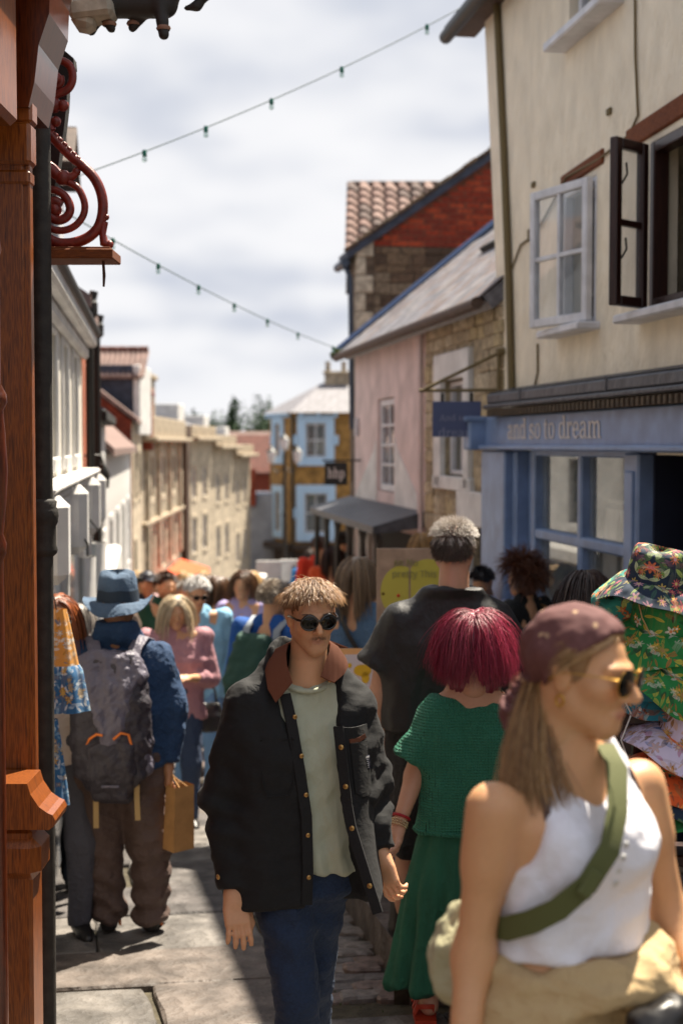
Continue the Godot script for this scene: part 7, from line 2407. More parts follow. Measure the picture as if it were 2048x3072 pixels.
	for band in 5:   # the gathered cloth runs round her in loose rolls that meet at the knot
		var loop := []; var rad := []
		for i in 19:
			var a := PI * 0.5 + 0.25 + TAU * i / 18.0
			var near := exp(-pow(minf(i, 18 - i) / 3.2, 2.0))
			var yb := 1.108 - band * 0.038 + 0.012 * sin(a * 2.0 + band)
			loop.append(tf * Vector3(cos(a) * (0.168 + 0.009 * band) + 0.05 * near, lerpf(yb, 1.09, near), sin(a) * (0.112 + 0.012 * band) + 0.012 * near))
			rad.append(0.021 + 0.004 * sin(i * 1.7 + band * 2.0))
		j.chain(loop, rad, 0.008)
	j.chain([tf * Vector3(-0.10, 1.10, 0.085), tf * Vector3(-0.03, 1.10, 0.118), tf * Vector3(0.035, 1.095, 0.14)], [0.034, 0.032, 0.032], 0.012)
	j.chain([tf * Vector3(0.135, 1.125, 0.045), tf * Vector3(0.09, 1.10, 0.10), tf * Vector3(0.035, 1.09, 0.14)], [0.034, 0.034, 0.032], 0.012)
	j.chain([tf * Vector3(0.035, 1.075, 0.14), tf * Vector3(0.06, 0.98, 0.155), tf * Vector3(0.07, 0.84, 0.15)], [0.026, 0.034, 0.036], 0.015)
	j.chain([tf * Vector3(0.055, 1.085, 0.135), tf * Vector3(0.12, 1.02, 0.14), tf * Vector3(0.16, 0.88, 0.12)], [0.024, 0.034, 0.036], 0.015)
	blob("tied_jumper", [[j, 0.0085]], M.tan, p, {"fold": [[0.008, Vector3(5, 14, 5), 71], [0.004, Vector3(10, 26, 10), 72]], "smooth": 1})
	var leg := Sdf.new()
	leg.slab(tf, [[0.74, 0.0, 0.0, 0.10, 0.112], [0.98, 0.0, 0.0, 0.085, 0.10]], 0.03)
	for s in [-1.0, 1.0]:
		leg.cone(tf * Vector3(0.085 * s, 0.80, 0), tf * Vector3(0.08 * s, 0.45, 0.02), 0.10, 0.075, 0.03)
		leg.cone(tf * Vector3(0.08 * s, 0.45, 0.02), tf * Vector3(0.08 * s, 0.08, -0.02), 0.075, 0.06, 0.03, true)
	blob("trousers", [[leg, 0.016]], M.tan, p, {"fold": [[0.01, Vector3(10, 6, 10), 73]]})
	for s in [-1.0, 1.0]:
		var sh := Sdf.new()
		sh.chain([tf * Vector3(0.08 * s, 0.06, -0.02), tf * Vector3(0.085 * s, 0.035, 0.1), tf * Vector3(0.09 * s, 0.03, 0.15)], [0.045, 0.04, 0.032], 0.02)
		sh.cut(Vector3(0, 0.0, 0), Vector3.DOWN)
		blob("shoe", [[sh, 0.014]], M.white_paint, p)
	# her sling bag
	var b := thing("sling_bag", "pale olive canvas sling bag on a wide green strap across her white vest", "bag", p.position)
	var bg := Sdf.new()
	bg.ell(xf(Vector3(-0.135, 1.135, -0.05), 0.5, 0.0, 0.5), Vector3(0.105, 0.066, 0.055))
	bg.ell(xf(Vector3(-0.125, 1.10, -0.03), 0.5, 0.0, 0.9), Vector3(0.11, 0.06, 0.05), 0.04)
	blob("pouch", [[bg, 0.008]], M.olive_bag, b, {"fold": [[0.016, Vector3(14, 14, 14), 81]]})
	g = Geo.new()
	var st := [Vector3(0.055, 1.475, -0.055), Vector3(0.09, 1.488, -0.02), Vector3(0.102, 1.462, 0.03), Vector3(0.092, 1.40, 0.095), Vector3(0.070, 1.345, 0.142), Vector3(0.030, 1.29, 0.158), Vector3(-0.018, 1.245, 0.150), Vector3(-0.06, 1.215, 0.125), Vector3(-0.098, 1.19, 0.085), Vector3(-0.125, 1.175, 0.02)]
	var nr := [Vector3(0, 1, 0), Vector3(0.2, 1, 0.2), Vector3(0.35, 0.6, 0.7), Vector3(0.4, 0.25, 0.9), Vector3(0.4, 0.1, 1), Vector3(0.3, -0.1, 1), Vector3(0.0, -0.1, 1), Vector3(-0.3, 0, 1), Vector3(-0.6, 0.1, 0.8), Vector3(-0.9, 0.1, 0.4)]
	g.ribbon(st, 0.042, 0.004, nr)
	part("strap", g, M.olive, b)
	g = Geo.new()
	g.box(Vector3(0.033, 1.293, 0.1615), Vector3(0.05, 0.026, 0.012), Basis.from_euler(Vector3(-0.1, 0.3, 0.95)), 0.004)
	part("buckle", g, M.olive, b)
	# black bag at her far hip
	var bb := thing("black_bag", "soft black bag hanging at the hip of the woman in the headscarf", "bag", p.position)
	var bs := Sdf.new()
	bs.ell(xf(Vector3(0.155, 1.035, 0.15), 0.6, 0.0, 0.4), Vector3(0.075, 0.055, 0.05))
	bs.ell(xf(Vector3(0.205, 0.965, 0.12), 0.6), Vector3(0.08, 0.08, 0.05), 0.03)
	blob("pouch", [[bs, 0.009]], M.leather_black, bb, {"fold": [[0.012, Vector3(16, 16, 16), 83]]})

func red_woman() -> void:
	var p := thing("person", "woman with crimson bobbed hair in a green knit top and long green skirt", "person", Vector3(0.46, -0.504, -5.6))
	var hd := xf(Vector3(0.066, 1.512, -0.02), PI - 0.1, 0.05)
	var head := Sdf.new(); var body := Sdf.new(); var hn := Sdf.new()
	head_sdf(head, hd, 0.97, true)
	body.cone(Vector3(0.066, 1.44, 0.0), Vector3(0.066, 1.30, 0.01), 0.05, 0.06, 0.03)
	body.slab(Transform3D(Basis.IDENTITY, Vector3(0.06, 0, 0)), [[0.75, -0.02, 0.0, 0.08, 0.085], [1.0, 0.0, 0.0, 0.085, 0.09], [1.2, 0.0, 0.0, 0.105, 0.082], [1.285, 0.0, 0.0, 0.125, 0.056], [1.33, 0.0, 0.0, 0.06, 0.05]], 0.04, false)
	var el := Vector3(-0.168, 0.985, 0.0); var wr := Vector3(-0.235, 0.815, 0.085)
	body.chain([Vector3(-0.105, 1.22, 0), el, wr], [0.052, 0.043, 0.027], 0.02)
	body.chain([Vector3(0.235, 1.22, 0), Vector3(0.29, 0.99, 0.0), Vector3(0.27, 0.80, -0.10)], [0.052, 0.043, 0.027], 0.02)
	hand_sdf(hn, wrist(el, wr + Vector3(-0.006, -0.022, 0.008), 2.4, 0.1), -1.0, 0.75, 0.92, 0.6, 0.35)
	hand_sdf(hn, wrist(Vector3(0.29, 0.99, 0.0), Vector3(0.268, 0.785, -0.11), 0.4), 1.0, 0.5, 0.9)
	for s in [-1.0, 1.0]:
		body.chain([Vector3(0.02 + 0.075 * s, 0.5, 0), Vector3(0.0 + 0.085 * s, 0.3, 0.0), Vector3(-0.02 + 0.09 * s, 0.075, 0.01)], [0.06, 0.052, 0.036], 0.02)
		body.chain([Vector3(-0.02 + 0.09 * s, 0.06, 0.02), Vector3(-0.03 + 0.10 * s, 0.032, -0.09), Vector3(-0.035 + 0.105 * s, 0.028, -0.14)], [0.036, 0.028, 0.02], 0.02)
	blob("body", [[body, 0.011], [hn, 0.0045], [head, 0.008]], M.skin, p, {"color": face_color(hd, 0.97, Color(0.52, 0.28, 0.18))})
	var cap := Sdf.new()
	cap.ball(Vector3(0.066, 1.53, -0.005), Vector3(0.098, 0.115, 0.108))
	cap.slab(Transform3D(Basis.IDENTITY, Vector3(0.066, 0, 0)), [[1.37, 0.0, 0.01, 0.042, 0.066], [1.45, 0.0, 0.0, 0.042, 0.072], [1.55, 0.0, 0.0, 0.03, 0.08]], 0.04, false)
	var rc := [Color(0.26, 0.010, 0.035), Color(0.36, 0.02, 0.06), Color(0.15, 0.006, 0.022), Color(0.42, 0.05, 0.11)]
	hair(p, {"head": hd, "k": 1.06, "n": 6000, "len": 0.235, "rad": 0.0010, "cols": rc, "seed": 9, "seg": 8, "fall": 3.6, "curl": 0.28, "frizz": 0.13,
		"root": func(r): return scalp(r, 0.45, 0.0),
		"flow": func(d, m, r): return down_hair(d, m, 0.22 + 0.10 * r.randfn()) + Vector3(r.randfn(), 0, r.randfn()) * 0.12,
		"lenf": func(d): return 0.78 + 0.35 * maxf(d.y, 0.0),
		"capcol": Color(0.16, 0.006, 0.024), "cap": func(): return solid([[cap, 0.008]], {"fold": [[0.010, Vector3(45, 8, 45), 3]]})})
	var t := Sdf.new()
	t.slab(Transform3D.IDENTITY, [[0.762, 0.035, 0.0, 0.098, 0.105], [0.84, 0.04, 0.0, 0.098, 0.105], [1.0, 0.05, 0.0, 0.098, 0.104], [1.15, 0.058, 0.0, 0.112, 0.104], [1.25, 0.064, 0.0, 0.13, 0.082], [1.305, 0.066, 0.0, 0.125, 0.052]], 0.03, true, true)
	t.cone(Vector3(-0.08, 1.225, 0), Vector3(-0.172, 1.045, 0.0), 0.078, 0.092, 0.03, true)
	t.cone(Vector3(0.21, 1.225, 0), Vector3(0.30, 1.045, 0.0), 0.078, 0.092, 0.03, true)
	t.ball(Vector3(0.066, 1.36, 0.03), Vector3(0.12, 0.065, 0.1), 0.01, true)
	blob("knit_top", [[t, 0.0095]], M.green_knit, p, {"fold": [[0.014, Vector3(8, 5, 8), 91]]})
	var g := Geo.new()
	var pts := []
	for i in 29:
		var a := TAU * i / 28.0
		pts.append(Vector3(0.035 + cos(a) * (0.098 + 0.111) * 0.985, 0.775, sin(a) * 0.116))
	g.tube(pts, 0.008, 6, false)
	part("hem", g, M.green_knit, p)
	var sk := Sdf.new()
	sk.slab(Transform3D.IDENTITY, [[0.150, 0.0, 0.0, 0.140, 0.142], [0.3, 0.008, 0.0, 0.125, 0.136], [0.55, 0.025, 0.0, 0.112, 0.125], [0.70, 0.035, 0.0, 0.095, 0.108], [0.80, 0.04, 0.0, 0.08, 0.095]], 0.03)
	blob("skirt", [[sk, 0.0105]], M.green_skirt, p, {"push": func(q, n): return n * (0.016 * sin(atan2(q.z, q.x) * 11.0 + q.y * 2.0) + 0.009 * sin(atan2(q.z, q.x) * 23.0 + 1.0)) * clampf((0.86 - q.y) * 1.6, 0.15, 1.0), "fold": [[0.012, Vector3(10, 3, 10), 93]]})
	g = Geo.new()
	for s in [-1.0, 1.0]:
		var c := Vector3(-0.03 + 0.097 * s, 0, -0.04)
		g.prism(PackedVector2Array([Vector2(-0.042, -0.12), Vector2(0.042, -0.12), Vector2(0.045, 0.0), Vector2(0.036, 0.1), Vector2(0.0, 0.125), Vector2(-0.036, 0.1), Vector2(-0.045, 0.0)]), -0.012, 0.014, Transform3D(Basis(Vector3.RIGHT, -PI / 2), c + Vector3(0, 0.012, 0)))
		for q in [[0.03, 0.085, 0.058], [-0.03, 0.075, 0.06], [-0.10, 0.055, 0.05]]:
			g.ribbon([c + Vector3(-0.045, 0.02, q[0]), c + Vector3(-0.025, q[1], q[0]), c + Vector3(0.025, q[1], q[0]), c + Vector3(0.045, 0.02, q[0])], 0.03, 0.005, [Vector3(-1, 0.3, 0), Vector3(-0.3, 1, 0), Vector3(0.3, 1, 0), Vector3(1, 0.3, 0)])
		g.ribbon([c + Vector3(-0.04, 0.03, 0.06), c + Vector3(-0.03, 0.075, 0.10), c + Vector3(0.03, 0.075, 0.10), c + Vector3(0.04, 0.03, 0.06)], 0.02, 0.005, [Vector3(-1, 0.2, 0.3), Vector3(-0.3, 0.2, 1), Vector3(0.3, 0.2, 1), Vector3(1, 0.2, 0.3)])
	part("sandal", g, M.shoe_red, p)
	var f := wrist(el, wr, 0.0)
	g = Geo.new()
	torus(g, f * xf(Vector3(0, 0.030, 0), 0.0, PI / 2), 0.0325, 0.0325, 0.006)
	part("red_wristband", g, mat("9c1420", 0.6), p)
	g = Geo.new()
	for ring in 3:
		for i in 22:
			var a := TAU * i / 22.0
			g.lathe([Vector2(0, 0.0042), Vector2(0.0036, 0.002), Vector2(0.0036, -0.002), Vector2(0, -0.0042)], 6, f * Transform3D(Basis.IDENTITY, Vector3(cos(a) * 0.0325, 0.012 - ring * 0.009, sin(a) * 0.0325)))
	part("beaded_bracelet", g, mat("d9c49a", 0.25, {"metal": 0.7}), p)

func tee_man() -> void:
	var p := thing("person", "big grey haired man in a plain black T-shirt seen from behind", "person", Vector3(0.5, -0.389, -6.1))
	var hd := xf(Vector3(-0.015, 1.728, -0.02), PI - 0.3, 0.04)
	var head := Sdf.new(); var body := Sdf.new(); var hn := Sdf.new()
	head_sdf(head, hd, 0.96, true, 1.04)
	body.cone(Vector3(-0.015, 1.66, 0.0), Vector3(-0.02, 1.53, 0.01), 0.064, 0.068, 0.02)
	body.slab(Transform3D(Basis.IDENTITY, Vector3(-0.05, 0, 0)), [[0.9, 0.0, 0.0, 0.11, 0.11], [1.2, 0.0, 0.0, 0.12, 0.11], [1.38, 0.0, 0.0, 0.12, 0.06], [1.47, 0.0, 0.0, 0.05, 0.045]], 0.03, false)
	var el := Vector3(-0.335, 1.09, 0.0); var wr := Vector3(-0.315, 0.845, -0.02)
	body.chain([Vector3(-0.27, 1.42, 0), el, wr], [0.058, 0.05, 0.034], 0.03)
	body.chain([Vector3(0.18, 1.42, 0), Vector3(0.245, 1.09, 0.0), Vector3(0.22, 0.87, -0.10)], [0.058, 0.05, 0.034], 0.03)
	hand_sdf(hn, wrist(el, wr + Vector3(0, -0.03, 0), PI / 2), 1.0, 0.5, 1.05)
	hand_sdf(hn, wrist(Vector3(0.245, 1.09, 0.0), Vector3(0.22, 0.84, -0.11), -PI / 2), -1.0, 0.5, 1.05)
	for s in [-1.0, 1.0]:
		body.chain([Vector3(-0.06 + 0.13 * s, 0.6, 0), Vector3(-0.06 + 0.145 * s, 0.42, 0.0), Vector3(-0.07 + 0.15 * s, 0.30, 0.02), Vector3(-0.08 + 0.165 * s, 0.09, 0.0)], [0.07, 0.058, 0.062, 0.04], 0.02)
	blob("body", [[body, 0.011], [hn, 0.006], [head, 0.0055]], M.skin, p, {"color": face_color(hd, 0.96, Color(0.50, 0.27, 0.175), 0.15)})
	var t := Sdf.new()
	t.slab(Transform3D.IDENTITY, [[0.965, -0.055, 0.0, 0.145, 0.138], [1.15, -0.055, 0.0, 0.145, 0.135], [1.34, -0.05, 0.0, 0.155, 0.125], [1.46, -0.045, 0.0, 0.15, 0.088], [1.53, -0.03, 0.004, 0.095, 0.074], [1.582, -0.02, 0.022, 0.040, 0.088]], 0.03, true, true)
	t.cone(Vector3(-0.235, 1.425, 0), Vector3(-0.352, 1.225, 0.0), 0.092, 0.094, 0.04, true)
	t.cone(Vector3(0.145, 1.43, 0), Vector3(0.26, 1.225, 0.0), 0.092, 0.094, 0.04, true)
	blob("t_shirt", [[t, 0.0105]], M.black_tee, p, {"fold": [[0.016, Vector3(4, 3, 4), 101], [0.006, Vector3(9, 5, 9), 102]], "smooth": 2})
	var sh := Sdf.new()
	sh.slab(Transform3D.IDENTITY, [[0.75, -0.055, 0.0, 0.12, 0.125], [1.03, -0.055, 0.0, 0.13, 0.13]], 0.03)
	for s in [-1.0, 1.0]:
		sh.cone(Vector3(-0.06 + 0.10 * s, 0.85, 0), Vector3(-0.06 + 0.14 * s, 0.42, 0.0), 0.135, 0.115, 0.03, true)
	blob("shorts", [[sh, 0.013]], M.black_short, p, {"fold": [[0.02, Vector3(8, 4, 8), 104]]})
	for s in [-1.0, 1.0]:
		var a := Vector3(-0.08 + 0.165 * s, 0.09, 0.0)
		var f := Sdf.new()
		f.chain([a + Vector3(0, 0.11, 0.005), a, a + Vector3(0, -0.035, -0.08), a + Vector3(0.0, -0.045, -0.16)], [0.047, 0.05, 0.048, 0.036], 0.02)
		f.cone(a + Vector3(0, 0.11, 0), a + Vector3(0, 0.2, 0), 0.046, 0.05, 0.01, true)
		f.cut(a + Vector3(0, -0.088, 0), Vector3.DOWN)
		blob("boot", [[f, 0.011]], M.leather_black, p)
	var grey := [Color(0.58, 0.53, 0.48), Color(0.46, 0.41, 0.36), Color(0.70, 0.66, 0.62)]
	var dark := [Color(0.055, 0.036, 0.026), Color(0.085, 0.058, 0.042), Color(0.12, 0.09, 0.07)]
	var cap := Sdf.new()
	cap.ell(hd * Transform3D(Basis.IDENTITY, Vector3(0, 0.028, -0.018)), Vector3(0.081, 0.093, 0.100))
	cap.cut(hd * Vector3(0, 0.070, 0), hd.basis * Vector3(0, 1, 0.15))
	cap.cut(hd * Vector3(0, 0.0, 0.03), hd.basis * Vector3(0, -0.35, 0.93))
	cap.cut(hd * Vector3(0, -0.055, 0), hd.basis * Vector3(0, -1, 0.3))
	hair(p, {"head": hd, "k": 0.99, "n": 4200, "len": 0.038, "rad": 0.0012, "cols": grey, "seed": 33, "seg": 4, "fall": 0.8, "curl": 0.3, "frizz": 0.12,
		"root": func(r):
			var d: Vector3 = scalp(r, 0.35, -0.62)
			if Vector2(d.x, d.z + 0.15).length() < 0.30 and r.randf() < 0.85 and d.y > 0.0:
				return Vector3.ZERO
			return d,
		"flow": func(d, m, r): return m * (0.9 if d.y > 0.3 else 0.35) + Vector3(r.randfn() * 0.2, -0.55 if d.y < 0.3 else 0.0, r.randfn() * 0.2),
		"colf": func(d): return grey if d.y > 0.22 + 0.12 * sin(d.x * 14.0) else dark,
		"capcol": Color(0.075, 0.05, 0.038), "cap": func(): return solid([[cap, 0.008]], {})})

func backpack_man() -> void:
	var p := thing("person", "man in brown trousers, navy shirt and slate blue sun hat carrying a rucksack", "person", Vector3(-1.1, -0.63, -7.0))
	var hd := xf(Vector3(-0.005, 1.635, -0.02), PI + 0.05, 0.06)
	var head := Sdf.new(); var body := Sdf.new(); var hn := Sdf.new()
	head_sdf(head, hd, 1.0, true)
	body.cone(Vector3(-0.005, 1.57, 0.0), Vector3(-0.005, 1.45, 0.0), 0.058, 0.066, 0.03)
	body.slab(Transform3D.IDENTITY, [[0.85, 0.0, 0.0, 0.09, 0.09], [1.2, 0.0, 0.0, 0.10, 0.09], [1.4, 0.0, 0.0, 0.10, 0.06]], 0.04, false)
	var elR := Vector3(0.272, 1.13, 0.0); var wrR := Vector3(0.245, 0.862, 0.04); var elL := Vector3(-0.262, 1.10, -0.02); var wrL := Vector3(-0.20, 0.90, -0.16)
	body.chain([elR, wrR], [0.04, 0.028]); body.chain([elL, wrL], [0.04, 0.028])
	hand_sdf(hn, wrist(elR, wrR + Vector3(0, -0.025, 0), -PI / 2 + 0.4), -1.0, 0.85, 1.0, 0.4, 0.5)
	hand_sdf(hn, wrist(elL, wrL + Vector3(0, -0.02, -0.01), 0.4), -1.0, 0.5, 1.0)
	blob("body", [[body, 0.014], [head, 0.008], [hn, 0.005]], M.skin, p, {"color": face_color(hd, 1.0, SKIN_TAN)})
	var t := Sdf.new()
	t.slab(Transform3D.IDENTITY, [[0.84, 0.0, 0.0, 0.135, 0.115], [1.1, 0.0, 0.0, 0.14, 0.12], [1.33, 0.0, 0.0, 0.148, 0.105], [1.43, 0.0, 0.0, 0.115, 0.075], [1.475, 0.0, 0.014, 0.05, 0.086], [1.53, 0.0, 0.028, 0.026, 0.090], [1.562, 0.0, 0.03, 0.02, 0.088]], 0.012, true, true)
	t.cone(Vector3(0.185, 1.38, 0), elR, 0.082, 0.07, 0.04); t.cone(elR, wrR, 0.07, 0.05, 0.03, true)
	t.cone(Vector3(-0.185, 1.38, 0), elL, 0.082, 0.07, 0.04); t.cone(elL, wrL, 0.07, 0.05, 0.03, true)
	blob("shirt", [[t, 0.011]], M.shirt_blue, p, {"fold": [[0.014, Vector3(7, 4, 7), 111], [0.006, Vector3(14, 11, 14), 112]], "smooth": 2})
	var rows := []
	var g := Geo.new()
	var tr := Sdf.new()
	tr.slab(Transform3D.IDENTITY, [[0.74, 0.0, 0.0, 0.11, 0.12], [0.93, 0.0, 0.0, 0.115, 0.115]], 0.04)
	tr.chain([Vector3(-0.085, 0.86, 0), Vector3(-0.105, 0.45, -0.01), Vector3(-0.055, 0.055, 0.0)], [0.125, 0.105, 0.085], 0.04, true)
	tr.chain([Vector3(0.085, 0.86, 0), Vector3(0.145, 0.45, -0.01), Vector3(0.152, 0.055, 0.0)], [0.125, 0.105, 0.085], 0.04, true)
	blob("trousers", [[tr, 0.0115]], M.brown_trouser, p, {"fold": [[0.014, Vector3(5, 7, 5), 121], [0.006, Vector3(10, 16, 10), 122]], "smooth": 2, "push": func(q, n): return n * (0.012 * sin(q.y * 58.0 + q.x * 20.0 + 2.0 * sin(q.x * 18.0)) * clampf((0.55 - q.y) * 2.2, 0.0, 1.0) + 0.006 * sin(q.x * 70.0 + q.y * 14.0) * clampf((q.y - 0.4) * 3.0, 0.0, 1.0))})
	for a in [Vector3(-0.055, 0.05, 0.0), Vector3(0.152, 0.05, 0.0)]:
		var f := Sdf.new()
		f.chain([a + Vector3(0, 0.0, 0.03), a + Vector3(0.01 * signf(a.x), -0.012, -0.1), a + Vector3(0.03 * signf(a.x), -0.02, -0.17)], [0.045, 0.04, 0.034], 0.02)
		f.cut(a + Vector3(0, -0.048, 0), Vector3.DOWN)
		blob("shoe", [[f, 0.012]], M.rubber, p)
		g = Geo.new()
		g.ribbon([a + Vector3(0.05, -0.02, 0.0), a + Vector3(0.045, 0.03, -0.03), a + Vector3(0.02, 0.035, -0.07)], 0.03, 0.006, Vector3(1, 0.4, 0))
		part("shoe_strap", g, M.orange_cord, p)
	# sun hat
	rows = []
	for q in [[0.0, 1.800], [0.05, 1.802], [0.082, 1.792], [0.093, 1.77], [0.098, 1.72], [0.103, 1.675], [0.104, 1.655]]:
		var row := PackedVector3Array()
		for i in 32:
			var a := TAU * i / 32.0
			row.append(Vector3(-0.005 + cos(a) * q[0], q[1] + (0.010 * cos(a * 2.0) if q[1] > 1.78 else 0.0) + 0.003 * sin(a * 7.0), 0.0 + sin(a) * q[0] * 1.12 - 0.01))
		rows.append(row)
	rows.reverse()
	g = Geo.new()
	g.grid(rows, true)
	var hat := part("sun_hat", g, M.hat_blue, p)
	rows = []
	for j in 7:
		var row := PackedVector3Array(); var u := j / 6.0
		for i in 41:
			var a := TAU * i / 40.0
			var r := lerpf(0.103, 0.168 + 0.006 * sin(a * 3.0), u)
			row.append(Vector3(-0.005 + cos(a) * r, 1.655 + u * u * (0.028 * absf(cos(a)) ** 2.0 - 0.062 * maxf(sin(a), 0.0) - 0.03 * maxf(-sin(a), 0.0)) + 0.007 * u * sin(a * 5.0 + 1.0), sin(a) * r * 1.12 - 0.01))
		rows.append(row)
	g = Geo.new()
	g.soft(rows, 0.005)
	part("brim", g, M.hat_blue, hat)
	rows = []
	for q in [[0.1055, 1.657], [0.104, 1.69], [0.1015, 1.712]]:
		var row := PackedVector3Array()
		for i in 32:
			var a := TAU * i / 32.0
			row.append(Vector3(-0.005 + cos(a) * q[0], q[1] + 0.003 * sin(a * 6.0), sin(a) * q[0] * 1.12 - 0.01))
		rows.append(row)
	g = Geo.new()
	rows.reverse()
	g.grid(rows, true)
	part("hat_band", g, M.hat_band, hat)
	# rucksack
	var b := thing("rucksack", "grey hiking rucksack with orange cords on the back of the man in the sun hat", "rucksack", p.position)
	var m := Sdf.new()
	m.slab(Transform3D.IDENTITY, [[0.74, -0.005, 0.165, 0.055, 0.05], [0.84, -0.01, 0.19, 0.095, 0.085], [1.0, -0.012, 0.20, 0.105, 0.095], [1.2, -0.012, 0.20, 0.100, 0.09], [1.36, -0.01, 0.185, 0.085, 0.07]], 0.03, false)
	blob("main_sack", [[m, 0.010]], M.pack_dark, b, {"fold": [[0.016, Vector3(10, 10, 10), 131]]})
	m = Sdf.new()
	m.slab(Transform3D.IDENTITY, [[1.325, -0.01, 0.205, 0.105, 0.075], [1.385, -0.01, 0.20, 0.095, 0.055]], 0.04, false)
	m.slab(Transform3D.IDENTITY, [[1.02, 0.0, 0.275, 0.02, 0.03], [1.12, 0.0, 0.275, 0.055, 0.035], [1.27, 0.0, 0.265, 0.08, 0.038]], 0.03, false)
	blob("lid", [[m, 0.009]], M.pack, b, {"fold": [[0.016, Vector3(13, 7, 13), 132], [0.007, Vector3(26, 26, 26), 133]]})
	m = Sdf.new()
	m.slab(Transform3D.IDENTITY, [[0.755, -0.005, 0.21, 0.05, 0.05], [0.86, -0.005, 0.25, 0.075, 0.055], [0.98, 0.0, 0.262, 0.075, 0.045]], 0.03, false)
	blob("front_pocket", [[m, 0.010]], M.pack_dark, b, {"fold": [[0.014, Vector3(12, 12, 12), 134]]})
	for s in [-1.0, 1.0]:
		m = Sdf.new()
		m.slab(Transform3D.IDENTITY, [[0.86, 0.0 + 0.135 * s, 0.19, 0.006, 0.05], [1.0, 0.13 * s, 0.19, 0.008, 0.055], [1.1, 0.125 * s, 0.19, 0.005, 0.04]], 0.02, false)
		blob("side_pocket", [[m, 0.011]], M.pack, b, {"fold": [[0.014, Vector3(14, 14, 14), 135]]})
	g = Geo.new()
	for s in [-1.0, 1.0]:
		g.ribbon([Vector3(0.085 * s, 1.36, 0.19), Vector3(0.10 * s, 1.44, 0.13), Vector3(0.125 * s, 1.485, 0.05), Vector3(0.14 * s, 1.46, -0.04), Vector3(0.14 * s, 1.36, -0.11)], 0.065, 0.014, [Vector3(0, 0.5, 1), Vector3(0, 0.8, 0.6), Vector3(0.2 * s, 1, 0.1), Vector3(0.2 * s, 0.8, -0.5), Vector3(0, 0.2, -1)])
	part("shoulder_strap", g, M.pack, b)
	g = Geo.new()
	g.tube([Vector3(-0.045, 1.40, 0.2), Vector3(-0.02, 1.425, 0.2), Vector3(0.02, 1.425, 0.2), Vector3(0.045, 1.40, 0.2)], 0.008, 8)
	g.box(Vector3(0.0, 0.80, 0.297), Vector3(0.085, 0.012, 0.004), Basis.IDENTITY, 0.002)
	part("haul_loop", g, M.pack, b)
	g = Geo.new()
	for pts in [[Vector3(-0.125, 1.07, 0.26), Vector3(-0.115, 0.99, 0.285), Vector3(-0.095, 1.03, 0.305), Vector3(-0.06, 1.055, 0.315), Vector3(-0.03, 1.05, 0.318)], [Vector3(0.02, 1.03, 0.315), Vector3(0.055, 1.06, 0.312), Vector3(0.09, 1.05, 0.30), Vector3(0.105, 0.98, 0.285)], [Vector3(0.12, 1.09, 0.25), Vector3(0.128, 1.03, 0.255), Vector3(0.118, 0.97, 0.255)]]:
		g.tube(pts, 0.0065, 8)
	part("orange_cord", g, M.orange_cord, b)
	for e in [[[Vector3(-0.085, 0.90, 0.25), Vector3(-0.10, 0.84, 0.235), Vector3(-0.09, 0.80, 0.225), Vector3(-0.085, 0.70, 0.20), Vector3(-0.088, 0.57, 0.185)]], [[Vector3(0.105, 0.92, 0.25), Vector3(0.118, 0.84, 0.23), Vector3(0.112, 0.74, 0.20), Vector3(0.115, 0.61, 0.19)]]]:
		g = Geo.new()
		g.ribbon(e[0], 0.026, 0.004, Vector3(0.1, 0, 1))
		part("webbing_strap", g, M.webbing, b)
	g = Geo.new()
	for s in [-1.0, 1.0]:
		g.box(Vector3(0.112 * s - 0.01, 0.93, 0.262), Vector3(0.03, 0.024, 0.012), Basis.from_euler(Vector3(0, 0.3 * s, 0.2 * s)), 0.004)
		g.box(Vector3(0.105 * s - 0.01, 1.10, 0.27), Vector3(0.024, 0.02, 0.012), Basis.from_euler(Vector3(0, 0.3 * s, 0.2 * s)), 0.004)
	part("buckle", g, M.dark, b)
	# paper carrier bag in his right hand
	var c := thing("paper_bag", "brown paper carrier bag hanging from the hand of the man with the rucksack", "bag", p.position)
	g = Geo.new()
	var bt := Basis(Vector3.UP, 0.75) * Basis(Vector3.RIGHT, 0.05)
	var o := Vector3(0.298, 0.44, 0.08)
	var q := []
	for y in [0.0, 0.32]:
		for e in [[-1, -1], [1, -1], [1, 1], [-1, 1]]:
			q.append(o + bt * Vector3(e[0] * (0.062 if y == 0.0 else 0.058), y, e[1] * (0.045 if y == 0.0 else 0.036)))
	for i in 4:
		var k := (i + 1) % 4
		var mid: Vector3 = ((q[i] + q[k]) / 2).lerp((q[i + 4] + q[k + 4]) / 2, 0.5)
		g.poly([q[i], q[k], q[k + 4], q[i + 4]], mid - (o + Vector3(0, 0.16, 0)))
	g.poly([q[0], q[1], q[2], q[3]], Vector3.DOWN)
	part("sack", g, M.kraft, c)
	for s in [-1.0, 1.0]:
		g = Geo.new()
		g.tube([o + bt * Vector3(-0.025, 0.31, 0.036 * s), Vector3(0.262, 0.80, 0.05 + 0.006 * s), Vector3(0.252, 0.818, 0.05 + 0.004 * s), Vector3(0.268, 0.795, 0.05 + 0.006 * s), o + bt * Vector3(0.025, 0.31, 0.036 * s)], 0.004, 6)
		part("handle", g, M.kraft, c)

